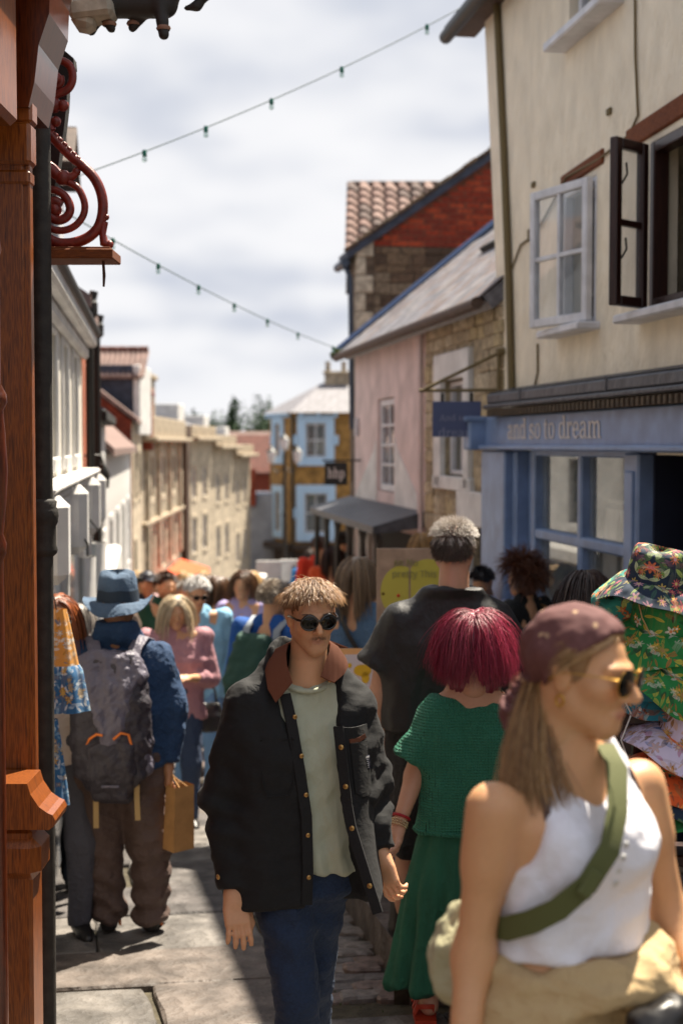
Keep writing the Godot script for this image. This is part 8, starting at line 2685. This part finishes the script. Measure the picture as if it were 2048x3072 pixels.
# ---------------------------------------------------------------- the crowd, the stalls, the lights
func shoulder_bag(label: String, at: Vector3, size: Vector3, m: Material, loop: float, called := "handbag") -> void:
	var b := thing(called, label, "bag", at)
	var f := Sdf.new()
	f.slab(Transform3D.IDENTITY, [[0.0, 0.0, 0.0, size.x * 0.36, size.z], [size.y * 0.6, 0.0, 0.0, size.x * 0.34, size.z], [size.y, 0.0, 0.0, size.x * 0.30, size.z * 0.5]], 0.02)
	blob("body", [[f, 0.016]], m, b, {"fold": [[0.012, Vector3(14, 14, 14), 3]]})
	var g := Geo.new()
	for s in [-1.0, 1.0]:
		g.tube([Vector3(-size.x * 0.3, size.y, size.z * 0.4 * s), Vector3(-size.x * 0.2, size.y + loop * 0.8, 0.01 * s), Vector3(0, size.y + loop, 0), Vector3(size.x * 0.2, size.y + loop * 0.8, 0.01 * s), Vector3(size.x * 0.3, size.y, size.z * 0.4 * s)], 0.008, 6)
	part("handle", g, m, b)

func crowd() -> void:
	var C := func(s: String) -> Color: return Color(s)
	figure("grey haired woman in navy trousers standing beside the man with the rucksack", Vector2(-1.50, -7.95), PI * 0.8, {"h": 1.63, "w": 1.0, "top": C.call("39424f"), "legs": C.call("191e2c"), "flare": 0.05, "hair": ["bob", C.call("8d8680")], "sleeve": 0.8, "hn": 700, "cell": 0.018, "stride": 0.03})
	shoulder_bag("teal cloth bag hanging beside the printed dresses", Vector3(-1.29, 0.16, -7.72), Vector3(0.18, 0.13, 0.04), mat("1d7590", 0.7), 0.3)
	var p := figure("auburn haired woman in pale sunglasses against the white townhouse", Vector2(-1.41, -7.0), 0.35, {"h": 1.70, "w": 0.8, "top": C.call("c9b9ae"), "legs": C.call("4a4a52"), "hair": ["long", C.call("8a4a24")], "sleeve": 0.4, "cell": 0.02})
	glasses(p, xf(Vector3(0, 0.926, 0.015 / 1.0) * 1.70, 0.0, 0.0), 1.70 / 1.88, mat("b8d0d8", 0.3), 0.004, 0.027, 0.024)
	figure("woman with a topknot among the shoppers by the shop cornice", Vector2(-1.93, -11.6), 0.2, {"h": 1.76, "top": C.call("7d6a5c"), "legs": C.call("3b3b45"), "hair": ["bun", C.call("6d4526")]})
	p = figure("man in a dark baseball cap near the white narrow house", Vector2(-2.06, -15.0), 0.5, {"h": 1.80, "top": C.call("2b3038"), "legs": C.call("2c2c30"), "hair": ["short", C.call("2a221c")]})
	var cp := Sdf.new()
	var hc := xf(Vector3(0, 0.926, 0.015) * 1.80)
	cp.ell(hc * Transform3D(Basis.IDENTITY, Vector3(0, 0.062, -0.012)), Vector3(0.092, 0.085, 0.108))
	cp.cut(hc * Vector3(0, 0.055, 0), Vector3.DOWN)
	cp.ell(hc * Transform3D(Basis.IDENTITY, Vector3(0, 0.055, 0.11)), Vector3(0.07, 0.012, 0.075), 0.01)
	blob("cap", [[cp, 0.01]], M.navy, p)
	figure("bearded man in a dark green polo shirt looking across the lane", Vector2(-1.62, -13.0), 0.6, {"h": 1.80, "w": 1.1, "top": C.call("1f4a3a"), "legs": C.call("3d4048"), "hair": ["short", C.call("4a2c1a")], "beard": 0.9, "hcell": 0.007})
	p = figure("fair haired woman in a dusty pink blouse holding a drink", Vector2(-1.17, -10.0), 0.25, {"h": 1.64, "w": 1.08, "top": C.call("b08088"), "top_len": 0.46, "legs": C.call("33405a"), "hair": ["long", C.call("cbb89a")], "sleeve": 0.8, "cell": 0.018, "hcell": 0.0065, "nod": 0.2, "bust": 0.025,
		"arms": [[Vector3(-0.155, 0.63, -0.0), Vector3(-0.06, 0.60, 0.13)], [Vector3(0.15, 0.63, 0.0), Vector3(0.03, 0.66, 0.15)]], "hn": 700})
	shoulder_bag("tan cloth shopping bag on the arm of the woman in pink", Vector3(-1.40, -0.10, -9.85), Vector3(0.2, 0.3, 0.04), M.kraft, 0.2)
	p = figure("white haired man in a pale blue shirt and jeans with dark glasses", Vector2(-1.15, -11.25), 0.35, {"h": 1.76, "w": 1.12, "top": C.call("8cc0e0"), "top_len": 0.45, "legs": C.call("6a8fb8"), "hair": ["short", C.call("e8e4e0")], "sleeve": 0.9, "cell": 0.018, "hcell": 0.0065, "nod": 0.25, "shoes": M.white_paint, "hn": 700})
	glasses(p, xf(Vector3(0, 0.926, 0.015) * 1.76, 0.0, 0.25), 1.76 / 1.88, M.frame_black, 0.003, 0.023, 0.019)
	shoulder_bag("black leather handbag carried low by the man in pale blue", Vector3(-1.01, -0.39, -10.75), Vector3(0.22, 0.2, 0.05), M.leather_black, 0.16)
	figure("dark haired woman in a black top seen from behind in the throng", Vector2(-1.21, -16.0), PI, {"h": 1.72, "top": C.call("26262a"), "legs": C.call("5a4a40"), "hair": ["long", C.call("241812")]})
	figure("white haired woman in a white blouse under the white awning bar", Vector2(-1.20, -14.1), 0.3, {"h": 1.62, "top": C.call("e8e2da"), "legs": C.call("a08a6a"), "hair": ["bob", C.call("e6dfd2")]})
	figure("red haired woman in a cream dress further down the throng", Vector2(-1.02, -13.0), 0.2, {"h": 1.66, "top": C.call("eee2cf"), "legs": C.call("d8c8ae"), "skirt": 0.25, "hair": ["long", C.call("9a5a30")]})
	figure("grey haired man in a royal blue jacket facing away with a green daypack", Vector2(-0.46, -9.3), PI * 0.82, {"h": 1.74, "w": 1.15, "top": C.call("1c4f96"), "legs": C.call("6a5a44"), "hair": ["short", C.call("9a8c7c")], "sleeve": 1.0, "cell": 0.016, "hn": 900})
	var bp := thing("daypack", "dark green daypack with pale straps on the man in royal blue", "rucksack", Vector3(-0.46, ground_y(-9.3), -9.3), PI * 0.82)
	var f := Sdf.new()
	f.slab(Transform3D.IDENTITY, [[0.90, 0.0, -0.22, 0.09, 0.07], [1.1, 0.0, -0.24, 0.10, 0.10], [1.36, 0.0, -0.2, 0.08, 0.06]], 0.03, false)
	blob("sack", [[f, 0.014]], mat("1d4238", 0.75, {"nt": M.weave, "ns": 0.3, "s": 8.0}), bp, {"fold": [[0.014, Vector3(11, 11, 11), 3]]})
	var g := Geo.new()
	for s in [-1.0, 1.0]:
		g.ribbon([Vector3(0.09 * s, 0.98, -0.16), Vector3(0.12 * s, 1.2, -0.15), Vector3(0.12 * s, 1.43, -0.11), Vector3(0.13 * s, 1.5, 0.0), Vector3(0.14 * s, 1.38, 0.12)], 0.055, 0.012, [Vector3(s, 0, -0.5), Vector3(s, 0, -0.8), Vector3(0, 0.6, -0.8), Vector3(0, 1, 0), Vector3(0, 0.4, 1)])
	part("strap", g, mat("8e969e", 0.8), bp)
	p = figure("woman with long grey brown hair in a slate blue T-shirt seen from behind", Vector2(0.09, -8.8), PI * 0.9, {"h": 1.68, "w": 1.2, "top": C.call("4f6a86"), "legs": C.call("3a4250"), "hair": ["long", C.call("8a7258")], "sleeve": 0.36, "cell": 0.016, "hn": 1200}, "people in the crowd", true)
	g = Geo.new()
	g.ribbon([Vector3(0.12, 1.40, 0.02), Vector3(0.10, 1.38, -0.10), Vector3(0.0, 1.2, -0.145), Vector3(-0.12, 1.0, -0.13), Vector3(-0.2, 0.9, -0.02)], 0.03, 0.006, [Vector3(0, 1, 0), Vector3(0, 0.6, -1), Vector3(0, 0, -1), Vector3(0, 0, -1), Vector3(-1, 0, 0)])
	part("bag_strap", g, M.leather_black, p)
	figure("person in a bright orange hooded top under the shop canopy", Vector2(-0.10, -16.6), PI * 0.9, {"h": 1.70, "w": 1.1, "top": C.call("d4562a"), "legs": C.call("33353c"), "hair": ["long", C.call("3a2018")], "sleeve": 1.0}, "people in the crowd", true)
	figure("person in a red orange coat behind the orange hooded top", Vector2(-0.28, -18.2), PI * 1.1, {"h": 1.80, "w": 1.1, "top": C.call("d83a20"), "legs": C.call("2e2e34"), "hair": ["short", C.call("5a3a2a")], "sleeve": 1.0}, "people in the crowd", true)
	figure("person in a dark coat beside the canopy posts", Vector2(0.02, -17.6), PI * 0.8, {"h": 1.86, "w": 1.1, "top": C.call("2c2c30"), "legs": C.call("2e2e34"), "hair": ["short", C.call("2a1c14")], "sleeve": 1.0}, "people in the crowd", true)
	figure("child in a bright blue hooded jacket by the canopy", Vector2(-0.42, -19.0), PI, {"h": 1.62, "top": C.call("2f86c8"), "legs": C.call("2c3448"), "hair": ["short", C.call("3a2a1e")], "sleeve": 1.0}, "people in the crowd", true)
	figure("fair haired person in a lilac top facing the stone cottage", Vector2(0.70, -12.4), PI * 0.95, {"h": 1.78, "step": 0.06, "top": C.call("b79cc0"), "legs": C.call("50566a"), "hair": ["bob", C.call("b08a58")], "sleeve": 0.4}, "people in the crowd", true)
	figure("dark haired person looking down beside the blue pilaster", Vector2(1.03, -10.3), -0.5, {"h": 1.58, "top": C.call("9aa0b8"), "legs": C.call("3a3c48"), "hair": ["short", C.call("1e1612")], "nod": 0.5, "skin": SKIN_TAN}, "people in the crowd", true)
	p = figure("curly haired woman in a black T-shirt with a canvas strap by the shop window", Vector2(1.20, -9.3), PI * 1.25, {"h": 1.64, "top": C.call("1d1d20"), "legs": C.call("2f5f8c"), "hair": ["curly", C.call("5a3018")], "sleeve": 0.3, "cell": 0.018}, "people in the crowd", true)
	g = Geo.new()
	g.ribbon([Vector3(-0.10, 1.37, 0.02), Vector3(-0.10, 1.34, -0.10), Vector3(0.0, 1.18, -0.135), Vector3(0.12, 1.0, -0.12), Vector3(0.2, 0.86, 0.0)], 0.04, 0.006, [Vector3(0, 1, 0), Vector3(0, 0.6, -1), Vector3(0, 0, -1), Vector3(0, 0, -1), Vector3(1, 0, 0)])
	part("bag_strap", g, M.kraft, p)
	figure("woman with long dark brown hair behind the hat stand", Vector2(1.075, -6.2), PI * 1.1, {"h": 1.66, "top": C.call("4a3a34"), "legs": C.call("2c2c34"), "hair": ["long", C.call("2e1a10")], "sleeve": 0.8, "cell": 0.02, "hn": 1400}, "people in the crowd", true)
	# further down the hill
	var tops := [["maroon", "6e2a34"], ["mustard", "c89a3a"], ["pale grey", "b8bcc4"], ["black", "222226"], ["sky blue", "86b0d8"], ["white", "e8e6e2"], ["rust", "b0603a"], ["navy", "28344e"], ["olive", "5e6440"], ["cream", "e2d6bc"], ["coral", "d87a68"], ["teal", "2f6e74"], ["brown", "6a4c38"], ["charcoal", "3c3e44"], ["pale pink", "e0b8b8"], ["denim blue", "5676a0"]]
	var hairs := [["short", "dark hair", "3a2a20"], ["long", "fair hair", "c8a878"], ["bob", "brown hair", "5e4028"], ["short", "grey hair", "a8a29a"]]
	tops.append_array([["lime", "9aa840"], ["plum", "5c3a5a"], ["sand", "c8b08a"], ["scarlet", "b83028"], ["mint", "a8ccb8"], ["grey marl", "8c8e94"], ["turquoise", "3a9aa8"], ["tan", "a88458"], ["lavender", "a89cc8"], ["stone", "b0a898"], ["ink blue", "1e2c50"], ["peach", "e0a888"]])
	var spots := [[300, 20.0], [345, 22.5], [398, 19.0], [432, 24.0], [466, 20.5], [482, 28.0], [500, 18.2], [560, 22.0], [578, 30.0], [418, 31.0], [528, 34.0], [602, 25.0], [360, 27.0], [450, 17.4], [315, 17.3], [540, 26.5], [380, 15.6], [425, 14.6], [480, 15.2], [575, 14.2], [605, 17.0], [340, 18.8], [282, 15.6], [498, 12.4], [560, 12.2], [630, 21.0], [655, 17.5], [520, 19.6]]
	for i in spots.size():
		var d: float = spots[i][1]
		var x: float = (spots[i][0] - 784.0) / 3267.0 * d
		var t: Array = tops[i]; var hh: Array = hairs[(i * 3 + i / 4) % 4]
		figure("distant shopper with %s in a %s top down the hill" % [hh[1], t[0]], Vector2(x, -d), [0.2, PI, 0.5, PI * 0.9, -0.3][i % 5], {"h": 1.62 + 0.05 * (i % 5), "top": C.call(t[1]), "legs": C.call(["2e3440", "4a4038", "5a6a80"][i % 3]), "hair": [hh[0], C.call(hh[2])], "sleeve": [0.4, 0.9][i % 2], "cell": 0.034 if d > 16.5 else 0.026, "hcell": 0.016, "hn": 200, "stride": 0.06}, "shoppers far down the hill")

func hat_geo(r: float, h: float, brim: float, droop: float, ph: float) -> Geo:
	var g := Geo.new()
	var rows := []
	var prof := [[0.0, h], [r * 0.55, h * 1.0], [r * 0.82, h * 0.96], [r * 0.92, h * 0.84], [r * 0.98, h * 0.4], [r, 0.0]]
	for q in prof:
		var row := PackedVector3Array()
		for i in 36:
			var a := TAU * i / 36.0
			row.append(Vector3(cos(a) * q[0] * (1.0 + 0.03 * sin(a * 3.0 + ph)), q[1] + (0.008 * sin(a * 2.0 + ph) if q[1] > h * 0.8 else 0.0), sin(a) * q[0]))
		rows.append(row)
	rows.reverse()
	g.grid(rows, true)
	rows = []
	for j in 6:
		var row := PackedVector3Array(); var u := j / 5.0
		for i in 49:
			var a := TAU * i / 48.0
			var rr := r + brim * u
			row.append(Vector3(cos(a) * rr, -droop * u * u * (1.0 + 0.35 * sin(a * 2.0 + ph)) - brim * 0.25 * u + 0.006 * u * sin(a * 5.0 + ph * 2.0), sin(a) * rr))
		rows.append(row)
	g.soft(rows, 0.004)
	return g

func stalls() -> void:
	# sun hats piled on a wooden stand
	var st := thing("hat_stand", "dark wooden hat stand loaded with printed children's sun hats", "stand", Vector3(1.0, 0, -4.45))
	var gy := ground_y(-4.45)
	var g := Geo.new()
	for e in [[0.0, 0.37, 0.0, 1.56, 0.0], [-0.10, 0.275, 0.06, 1.37, -0.05], [0.13, 0.305, 0.06, 1.42, 0.05]]:
		g = Geo.new()
		g.box(Vector3(e[0], e[1], e[2]), Vector3(0.05, e[3], 0.05), Basis(Vector3.BACK, e[4]), 0.006)
		part("post", g, M.brown_wood, st)
	for y in [0.10, 0.52, 0.96]:
		g = Geo.new()
		g.box(Vector3(0.05, y, 0.06), Vector3(0.5, 0.035, 0.16), Basis.IDENTITY, 0.005)
		part("shelf", g, M.brown_wood, st)
	g = Geo.new()
	g.tube([Vector3(-0.12, 0.82, 0.16), Vector3(-0.15, 0.90, 0.16), Vector3(-0.12, 0.98, 0.16), Vector3(-0.14, 1.02, 0.16)], 0.003, 6)
	g.box(Vector3(-0.02, 0.99, 0.16), Vector3(0.16, 0.02, 0.03), Basis.IDENTITY, 0.004)
	part("hook", g, M.white_paint, st)
	var frog := floral("print_frog", ["16283c"], ["e8794a", "e0a0b0", "e6c86a", "d8606a"], ["7fa04a", "a8bc5e", "5a7e46", "c6cfa0", "3f6a54"], 30, 12)
	var zoo := floral("print_zoo", ["1f7a3c"], ["d8602c", "e0a03a", "e8e0d0"], ["2a2420", "e0c040", "d8d2c8", "c85a28", "1c5c30"], 24, 13)
	var teal := floral("print_teal", ["2f8f86"], ["b8402c", "e0c05a", "e6783a"], ["1c3c3a", "c8d070", "7a2c24"], 24, 14)
	var giraffe := floral("print_giraffe", ["cfc4dc"], ["c8862c", "e0aa3c", "8a5a24"], ["3f6fae", "b0447a", "7a5a3a", "d8a040"], 26, 15)
	var jungle := floral("print_jungle", ["d85a24"], ["3f7a4a", "e0c89a", "28504a"], ["2f6a4a", "1f4038", "e6a04a"], 24, 16)
	var fox := floral("print_fox", ["23788e"], ["d8763a", "e8c89a", "c86030"], ["8a4a2a", "e8ddc8", "3a2a24", "d87a3c"], 22, 17)
	var list := [
		["navy sun hat printed with frogs, lily pads and pink flowers, topmost on the stand", frog, Vector3(0.965, 1.375, -4.36), Vector3(0.10, 0.3, -0.16), 0.095, 0.105, 0.072, 0.05],
		["teal sun hat with red print tucked behind the navy frog hat", teal, Vector3(0.905, 1.285, -4.47), Vector3(0.2, 0.1, 0.75), 0.09, 0.095, 0.07, 0.05],
		["green sun hat with leopards and lions right under the frog hat", zoo, Vector3(0.985, 1.245, -4.34), Vector3(0.25, 0.2, -0.05), 0.10, 0.11, 0.07, 0.06],
		["green sun hat printed with tigers, third down the stand", zoo, Vector3(1.01, 1.125, -4.30), Vector3(0.45, 0.5, -0.25), 0.095, 0.105, 0.078, 0.05],
		["blue sun hat printed with foxes, low in the pile", fox, Vector3(0.975, 1.03, -4.36), Vector3(0.1, 0.4, 0.1), 0.088, 0.095, 0.04, 0.04],
		["lilac sun hat printed with giraffes on the middle shelf", giraffe, Vector3(1.045, 0.915, -4.28), Vector3(0.3, 0.1, -0.35), 0.09, 0.10, 0.085, 0.05],
		["orange sun hat with dark green jungle print below the lilac hat", jungle, Vector3(1.02, 0.825, -4.28), Vector3(0.25, 0.1, -0.2), 0.095, 0.10, 0.08, 0.05],
		["navy frog print sun hat squashed at the bottom of the pile", frog, Vector3(1.045, 0.755, -4.28), Vector3(0.2, 1.0, -0.2), 0.095, 0.085, 0.08, 0.05],
		["green animal print sun hat lowest on the stand", zoo, Vector3(1.05, 0.69, -4.28), Vector3(0.15, 2.0, -0.15), 0.095, 0.085, 0.085, 0.05],
	]
	for i in list.size():
		var e: Array = list[i]
		var o := thing("sun_hat", e[0], "hat", e[2], 0.0, "printed sun hats on the stand")
		o.basis = Basis.from_euler(e[3])
		var gg := hat_geo(e[4], e[5], e[6], e[7], i * 1.3)
		part("hat", gg, mat("ffffff", 0.85, {"t": e[1], "s": 3.6, "nt": M.weave, "ns": 0.2}), o)
		if i in [0, 2, 5]:
			g = Geo.new()
			for s in [-1.0, 1.0]:
				g.tube([Vector3(e[4] * s, -0.02, 0.05), Vector3(e[4] * 0.8 * s, -0.10, 0.09), Vector3(e[4] * 0.3 * s, -0.17, 0.11), Vector3(0.02, -0.22, 0.11)], 0.0022, 6)
			part("chin_cord", g, M.webbing, o)
	var tg := thing("price_tag", "brown card price tag on the lowest sun hats", "tag", Vector3(1.03, 0.735, -4.12))
	g = Geo.new()
	g.box(Vector3.ZERO, Vector3(0.035, 0.06, 0.002), Basis(Vector3.BACK, 0.08), 0.0005)
	part("card", g, M.kraft, tg)
	g = Geo.new()
	g.tube([Vector3(0, 0.03, 0), Vector3(0.005, 0.05, -0.005), Vector3(0.01, 0.07, -0.02)], 0.001, 5)
	part("string", g, M.white_paint, tg)
	# sign board with yellow discs
	var sb := thing("painted_sign_board", "brown board painted with yellow circles and faint words standing behind the big man", "sign", Vector3(0.335, 0, -7.5))
	var py := pave_y(-7.5)
	g = Geo.new()
	g.box(Vector3(0.06, 1.03, 0), Vector3(0.42, 0.44, 0.02), Basis.IDENTITY, 0.003)
	var bd := part("board", g, mat("b09680", 0.8, {"t": M.soft, "s": 3.0}), sb)
	g = Geo.new()
	for e in [[-0.02, 1.02, 0.095, -0.155, 0.02], [0.12, 1.02, 0.12, 0.03, 0.22]]:
		var pg := PackedVector2Array()
		for i in 33:
			var a := TAU * i / 32.0
			pg.append(Vector2(clampf(e[0] + cos(a) * e[2] * 1.15, e[3], e[4]), e[1] + sin(a) * e[2] * 1.45))
		g.prism(pg, 0.0105, 0.0125)
	part("yellow_disc", g, mat("b8ae4a", 0.8), bd)
	for e in [["so No", 1.175, -0.06], ["pretty This", 1.115, -0.07]]:
		var tx := lettering(bd, e[0], 0.05, mat("94905a", 0.9), false)
		tx.position = Vector3(e[2], e[1], 0.014)
	g = Geo.new()
	for e in [[-0.115, 1.01, "6b5a20"], [-0.035, 1.0, "d0302a"]]:
		g.col = Color(e[2]).srgb_to_linear()
		dome(g, Vector3(e[0], e[1], 0.012), Vector3.BACK, 0.009)
	part("drawing_pin", g, M.plain, bd)
	for s in [-1.0, 1.0]:
		g = Geo.new()
		g.box(Vector3(0.06 + 0.17 * s, (py + 0.82) / 2, -0.02), Vector3(0.03, 0.82 - py, 0.03), Basis.IDENTITY, 0.004)
		part("leg", g, M.old_wood, sb)
	# table under a pink cloth with prints on it
	var tb := thing("market_table", "market table under a pink and crimson cloth behind the walking man", "table", Vector3(0.20, 0, -7.15))
	var ty := pave_y(-7.15)
	for sx in [-1.0, 1.0]:
		for sz in [-1.0, 1.0]:
			g = Geo.new()
			g.box(Vector3(0.2 * sx, (ty + 0.44) / 2, 0.14 * sz), Vector3(0.03, 0.44 - ty, 0.03), Basis.IDENTITY, 0.004)
			part("leg", g, M.old_wood, tb)
	var rows := []
	for j in 8:
		var row := PackedVector3Array()
		for i in 49:
			var a := TAU * i / 48.0
			var k: float = [0.02, 0.8, 0.98, 1.0, 1.02, 1.04, 1.06, 1.07][j]
			var w := signf(cos(a)) * pow(absf(cos(a)), 0.4) * 0.235 * k; var z := signf(sin(a)) * pow(absf(sin(a)), 0.4) * 0.18 * k
			var y: float = [0.462, 0.462, 0.458, 0.44, 0.34, 0.22, 0.1, -0.02][j]
			row.append(Vector3(w + (0.012 * sin(a * 12.0) if j > 3 else 0.0), y, z + (0.012 * cos(a * 10.0) if j > 3 else 0.0)))
		rows.append(row)
	g = Geo.new()
	g.grid(rows, false, true)
	var cl := part("tablecloth", g, mat("ffffff", 0.9, {"t": floral("print_pink", ["dba0b0"], ["c22a50", "e6d0d8", "a81e40"], ["d84a6a", "e8c6cc", "b8305a"], 20, 19), "s": 3.0}), self)
	cl.position = tb.position
	tag(cl, "pink and crimson printed cloth draped over the market table", "tablecloth")
	var pic := thing("framed_print", "yellow and lilac screen print in a pale orange mount on the pink table", "picture", Vector3(0.075, 0.465, -7.08))
	g = Geo.new()
	var lean := Basis(Vector3.RIGHT, -0.12)
	g.box(lean * Vector3(0, 0.155, 0), Vector3(0.19, 0.31, 0.012), lean, 0.002)
	var mt := part("mount", g, mat("e0a86e", 0.8), pic)
	g = Geo.new()
	g.box(lean * Vector3(0.012, 0.155, 0.008), Vector3(0.14, 0.25, 0.004), lean)
	part("sheet", g, mat("cfc4c8", 0.8), mt)
	g = Geo.new()
	for e in [[0.03, 0.20, 0.045, 0.03], [0.045, 0.165, 0.02, 0.03], [0.0, 0.15, 0.012, 0.012], [-0.035, 0.225, 0.012, 0.012]]:
		var pg := PackedVector2Array()
		for i in 20:
			pg.append(Vector2(e[0] + cos(TAU * i / 20.0) * e[2], e[1] + sin(TAU * i / 20.0) * e[3]))
		g.prism(pg, 0.0105, 0.012, Transform3D(lean, Vector3.ZERO))
	part("yellow_shape", g, mat("d8ac28", 0.8), mt)
	var bk := thing("book_stack", "pale books stacked in front of the framed print", "books", Vector3(0.10, 0.465, -7.0))
	for i in 3:
		g = Geo.new()
		g.box(Vector3(0.004 * i, 0.014 + i * 0.026, 0), Vector3(0.13 - 0.01 * i, 0.024, 0.09), Basis(Vector3.UP, 0.1 * i), 0.003)
		part("book", g, mat(["c86a34", "e6dcae", "ece8e0"][i], 0.7), bk)
	var oc := thing("orange_card", "bright orange card hanging at the edge of the pink table", "card", Vector3(0.268, 0.30, -6.945))
	g = Geo.new()
	g.box(Vector3.ZERO, Vector3(0.05, 0.14, 0.003), Basis(Vector3.BACK, 0.15), 0.001)
	part("sheet", g, mat("e8481c", 0.7), oc)
	# white notice boards held above the crowd
	for i in 2:
		var nb := thing("notice_board", ["white notice board with a landscape photograph near the corner house", "white notice board with a small dark picture near the corner house"][i], "board", Vector3(-1.02 + i * 0.33, 0, -20.0 - i * 0.2))
		g = Geo.new()
		g.box(Vector3(0, -0.25, 0), Vector3(0.36, 0.82, 0.03), Basis.IDENTITY, 0.01)
		var pn := part("panel", g, M.white_paint, nb)
		g = Geo.new()
		if i == 0:
			g.box(Vector3(0.05, -0.15, 0.018), Vector3(0.2, 0.14, 0.006))
		else:
			g.box(Vector3(0.02, 0.02, 0.018), Vector3(0.07, 0.09, 0.006))
		part("photograph", g, mat(["5d7a86", "5a4a52"][i], 0.6), pn)
		for s in [-1.0, 1.0]:
			g = Geo.new()
			g.box(Vector3(0.15 * s, (ground_y(-20.0) - 0.6) / 2, -0.03), Vector3(0.03, -ground_y(-20.0) - 0.5, 0.03))
			part("leg", g, M.dark, nb)
	var ab := thing("stall_shelter", "small stall with a white roof bar and brown backboard in the throng", "stall", Vector3(-1.02, 0, -15.6))
	g = Geo.new()
	g.box(Vector3(0.02, 0.33, 0), Vector3(0.34, 0.06, 0.5), Basis.IDENTITY, 0.015)
	part("roof_bar", g, M.white_paint, ab)
	g = Geo.new()
	g.box(Vector3(-0.10, 0.05, -0.05), Vector3(0.13, 0.5, 0.03), Basis.IDENTITY, 0.004)
	part("backboard", g, M.kraft, ab)
	for x in [-0.13, 0.17]:
		g = Geo.new()
		g.box(Vector3(x, (ground_y(-15.6) + 0.3) / 2, -0.1), Vector3(0.03, 0.3 - ground_y(-15.6), 0.03))
		part("post", g, M.white_paint, ab)

func string_lights() -> void:
	for e in [["upper string of green festoon bulbs strung across the lane to the cream house", Vector3(-1.80, 3.40, -8.9), Vector3(0.93, 5.22, -11.35), 0.07, [0.19, 0.325, 0.48, 0.66, 0.90]], ["lower string of small green festoon bulbs running down to the pink house", Vector3(-1.86, 3.30, -8.4), Vector3(0.10, 2.90, -17.2), 0.09, [0.155, 0.255, 0.36, 0.47, 0.59, 0.72, 0.9]]]:
		var o := thing("string_lights", e[0], "string lights", e[1], 0.0, "festoon lights over the lane")
		var pts := []
		for i in 25:
			var t := i / 24.0
			pts.append((e[2] - e[1]) * t - Vector3(0, e[3] * 4.0 * t * (1.0 - t), 0))
		var g := Geo.new()
		g.tube(pts, 0.004, 6)
		part("wire", g, mat("3d5650", 0.7), o)
		for t in e[4]:
			var q: Vector3 = (e[2] - e[1]) * t - Vector3(0, e[3] * 4.0 * t * (1.0 - t), 0)
			g = Geo.new()
			g.lathe([Vector2(0.0, 0.012), Vector2(0.014, 0.01), Vector2(0.016, -0.03), Vector2(0.0, -0.032)], 10, Transform3D(Basis.IDENTITY, q))
			var s := part("socket", g, mat("0e6b56", 0.5), o)
			g = Geo.new()
			g.lathe([Vector2(0.01, -0.03), Vector2(0.018, -0.045), Vector2(0.016, -0.062), Vector2(0.0, -0.07)], 10, Transform3D(Basis.IDENTITY, q))
			part("bulb", g, pane_mat("9ad0c0", 0.4), s)
